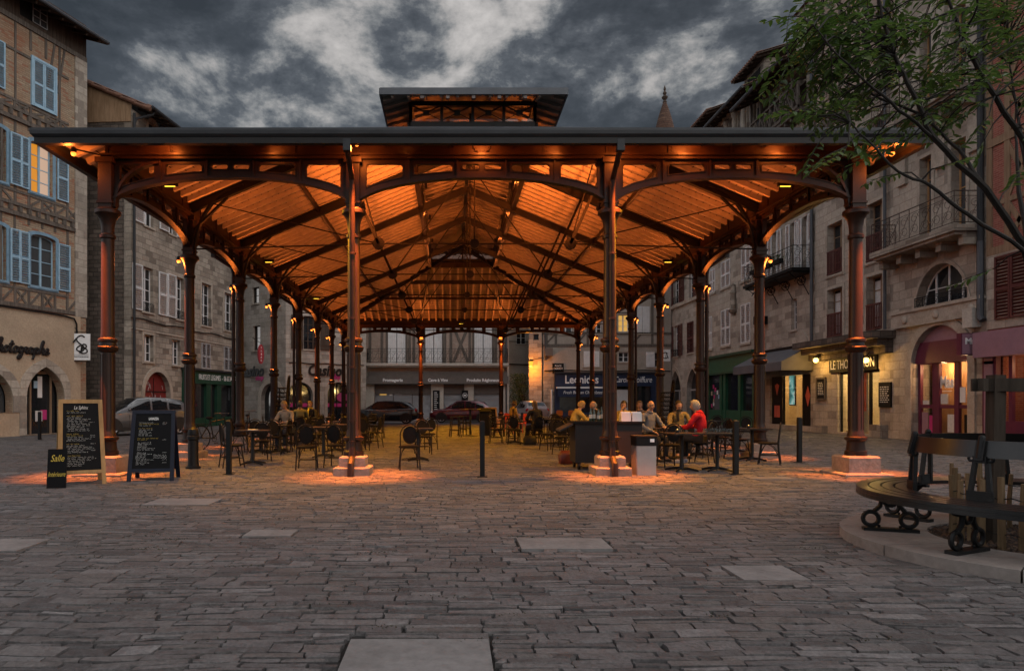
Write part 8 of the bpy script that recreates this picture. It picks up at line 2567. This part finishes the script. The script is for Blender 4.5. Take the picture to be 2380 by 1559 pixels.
    for s in (-1, 1): mb.ball((s * .077, -.004, -.008), .022, 8, 6, (.4, .8, 1.3)); mb.ball((s * .031, .078, .024), .014, 8, 6, (1.1, .5, .6))
    mb.cur = 1
    for s in (-1, 1): mb.ball((s * .031, .085, .020), .0085, 8, 6)
    if glasses:
        for s in (-1, 1): mb.tube([(s * .032 + .023 * math.cos(a), .098, .018 + .018 * math.sin(a)) for a in [2 * PI * k / 12 for k in range(12)]], .0025, 4, closed=True); mb.tube([(s * .055, .096, .022), (s * .078, .0, .02)], .0025, 4)
        mb.tube([(-.01, .1, .02), (.01, .1, .02)], .0025, 4)
    mb.cur = 2
    mb.ball((0, .085, -.060), .018, 8, 6, (1.2, .5, .35))
    mb.build('body', [SKIN, EYE, LIP], t, sharp=60)
    # hair
    mb = MB(HM)
    vs, fs = [], []
    n, m = 20, 12
    keep = lambda x, y, z: (z > .04 or (y < .025 and z > -.06)) and not (y > .05 and z < .058)
    if hairstyle == 'bob': keep = lambda x, y, z: not (y > .035 and z < .07)
    if hairstyle == 'bald': keep = lambda x, y, z: y < .0 and -.05 < z < .05
    kx = {'short': 1.17, 'bald': 1.06, 'bob': 1.24, 'long': 1.16}.get(hairstyle, 1.1)
    r = random.Random(len(label))
    for i in range(m + 1):
        th = PI * i / m; z = -math.cos(th); pr = max(1e-3, math.sin(th))
        for k in range(n):
            a = 2 * PI * k / n; j = 1 + r.uniform(-.035, .035); vs.append((.079 * kx * pr * math.cos(a) * j, .097 * kx * pr * math.sin(a) * j - .006, .121 * (1 + (kx - 1) * .7) * z * j))
    for i in range(m):
        for k in range(n):
            k2 = (k + 1) % n; f = (i * n + k, i * n + k2, (i + 1) * n + k2, (i + 1) * n + k)
            c = [sum(vs[q][d] for q in f) / 4 for d in range(3)]
            if keep(*c): fs.append(f)
    mb.add(vs, fs, True)
    if hairstyle == 'long': mb.ball((0, -.06, -.11), .085, 10, 8, (1, .55, 1.3))
    o = mb.build('hair', hair, t, sharp=80); wrinkle(o, .010, 34, len(label))
    # jacket
    mb = MB()
    V = [hip + Vector((0, 0, -.03)), ch, sh + Vector((0, 0, -.02)), nk + Vector((0, 0, -.03))]; E = [(0, 1), (1, 2), (2, 3)]; Rr = [(.155, .125), (.16, .125), (.135, .10), .066]
    for i, s in enumerate((-1, 1)):
        S, El, H = Ls[i]; n = len(V)
        V += [S + Vector((s * .012, 0, 0)), El, El.lerp(H, .85)]; E += [(2, n), (n, n + 1), (n + 1, n + 2)]; Rr += [.070, .056, .043]
    if long_coat:
        for i in (0, 1): n = len(V); V += [hp[i].lerp(kn[i], .45) + Vector((0, 0, .0))]; E += [(0, n)]; Rr += [.11]
    skin_add(mb, V, E, Rr, 0, 2)
    if hood: mb.ball(nk + Vector((0, -.055, -.02)), .10, 14, 10, (1.25, .80, .50))
    else: mb.tube([nk + Vector((.068 * math.cos(a), .062 * math.sin(a), -.012 + .015 * -math.sin(a))) for a in [2 * PI * k / 16 for k in range(16)]], .018, 6, closed=True)
    o = mb.build('jacket', top, t, sharp=80); wrinkle(o, .016, 13, len(label) * .7)
    if scarf:
        mb = MB(); mb.tube([nk + Vector((.072 * math.cos(a), .066 * math.sin(a), .008)) for a in [2 * PI * k / 14 for k in range(14)]], .028, 7, closed=True); mb.tube([nk + Vector((.03, .07, 0)), nk + Vector((.045, .11, -.14)), nk + Vector((.04, .12, -.26))], .028, 7); mb.build('scarf', scarf, t)
    mb = MB(); V = [hip + Vector((0, 0, -.02))]; E = []; Rr = [.135]
    for i in (0, 1): n = len(V); V += [hp[i], kn[i], an[i] + Vector((0, 0, .02))]; E += [(0, n), (n, n + 1), (n + 1, n + 2)]; Rr += [.10, .074, .058]
    skin_add(mb, V, E, Rr, 0, 2); o = mb.build('trousers', legs, t, sharp=80); wrinkle(o, .013, 12, len(label))
    for i in (0, 1):
        a = an[i]; mb = MB(); mb.ball(a + Vector((0, .06, -.05)), .06, 10, 8, (.8, 2.0, .62)); mb.b2(a.x - .042, a.x + .042, a.y - .05, a.y + .17, -.0, .02); mb.build('shoe', shoes or SHOE, t)
    if chairlab: chair(p.x, Y, rz, chairlab) if seat < .5 else None
    return t
H_BLOND = flat_mat('blond_hair', (.22, .145, .06), .6, 0, .3, 30, .4, 120)
H_DARK = flat_mat('dark_hair', (.018, .013, .010), .5, 0, .3, 30, .4, 120)
H_BROWN = flat_mat('brown_hair', (.07, .04, .022), .55, 0, .3, 30, .4, 120)
H_GREY = flat_mat('grey_hair', (.20, .185, .165), .6, 0, .3, 30, .4, 120)
DENIM = cloth('dark_denim', (.025, .03, .045)); BLK = cloth('black_cloth', (.014, .013, .014))
person('blond man in a pale jacket bending over a table on the left of the terrace', 669, 19.6, 165, cloth('pale_jacket', (.25, .20, .15)), DENIM, H_BLOND, 'short', ('table', 'table'), .16, (10, -22), chairlab='bistro chair the blond man in the pale jacket sits on')
person('dark-haired person in an olive top seen from behind beside the yellow scarf', 697, 22.5, 15, cloth('olive_top', (.10, .095, .05)), DENIM, H_DARK, 'short', ('lap', 'table'), .05, chairlab='bistro chair of the dark-haired person in the olive top')
person('woman in a black jacket and yellow scarf facing the camera on the left terrace', 722, 24.0, 170, BLK, BLK, H_BROWN, 'bob', ('table', 'lap'), .05, (15, 0), scarf=cloth('yellow_scarf', (.55, .42, .03)), chairlab='bistro chair of the woman with the yellow scarf')
person('person in an ochre top seen from behind on a red chair at the far end', 1191, 31.2, -60, cloth('ochre_top', (.2, .13, .04)), DENIM, H_BROWN, 'short', ('table', 'lap'), .08)
person('person in dark clothes with their back to the camera beside a black bag', 1246, 22.3, 20, BLK, BLK, H_BROWN, 'long', ('table', 'table'), .08, chairlab='bistro chair of the person in dark clothes by the black bag')
person('person in an ochre hooded top leaning over a phone left of the serving counter', 1333, 19.2, -80, cloth('ochre_hood', (.28, .21, .07)), BLK, H_BLOND, 'short', ('phone', 'phone'), .17, (0, -25), hood=True, chairlab='bistro chair of the person in the ochre hooded top')
person('bald man in black leaning in behind the bottles on the counter', 1391, 19.6, 105, BLK, BLK, H_GREY, 'bald', ('table', 'table'), .12, (0, -10), chairlab='bistro chair of the bald man in black')
person('dark-haired man in a mustard shirt resting his chin on his hand', 1449, 18.4, 170, cloth('mustard_shirt', (.30, .22, .05)), DENIM, H_DARK, 'short', ('lap', 'face'), .10, (-10, -5), chairlab='bistro chair of the man resting his chin on his hand')
person('brown-haired person half hidden behind the man in the grey sweatshirt', 1488, 19.5, 150, cloth('brown_jacket', (.07, .05, .035)), BLK, H_BROWN, 'long', ('table', 'lap'), .05, (20, 0), chairlab='bistro chair of the half hidden brown-haired person')
person('older man with glasses in a grey sweatshirt sitting right of the serving counter', 1509, 15.9, -152, cloth('grey_sweatshirt', (.13, .125, .13)), BLK, H_GREY, 'bald', ('table', 'lap'), .04, (-30, -4), glasses=True, chairlab='bistro chair of the older man in the grey sweatshirt')
person('short-haired man in an olive jacket facing the camera between grey and red coats', 1577, 16.9, 178, cloth('olive_jacket', (.15, .115, .05)), BLK, H_DARK, 'short', ('table', 'table'), .03, (-5, 0), scarf=BLK, chairlab='bistro chair of the man in the olive jacket')
person('blond woman in a bright red coat seen from behind at the right front table', 1629, 15.2, 52, cloth('red_coat', (.30, .008, .016)), BLK, H_GREY, 'bob', ('table', 'table'), .10, (15, -4), hood=True, long_coat=True, chairlab='bistro chair of the woman in the red coat', shoes=flat_mat('grey_trainer', (.3, .3, .33), .5))
table(0, 0, 10, 'dark table between the grey sweatshirt and the olive jacket', Vector((at(1545, 935, 16.0).x, 16.0, 0)))
table(0, 0, 0, 'dark table in front of the man resting his chin', Vector((at(1440, 935, 17.6).x, 17.6, 0)))
table(0, 0, 0, 'dark table of the ochre hooded top, left behind the counter', Vector((at(1366, 935, 19.0).x, 19.0, 0)))
table(0, 0, 0, 'dark table of the woman with the yellow scarf', Vector((at(712, 935, 23.2).x, 23.25, 0)))
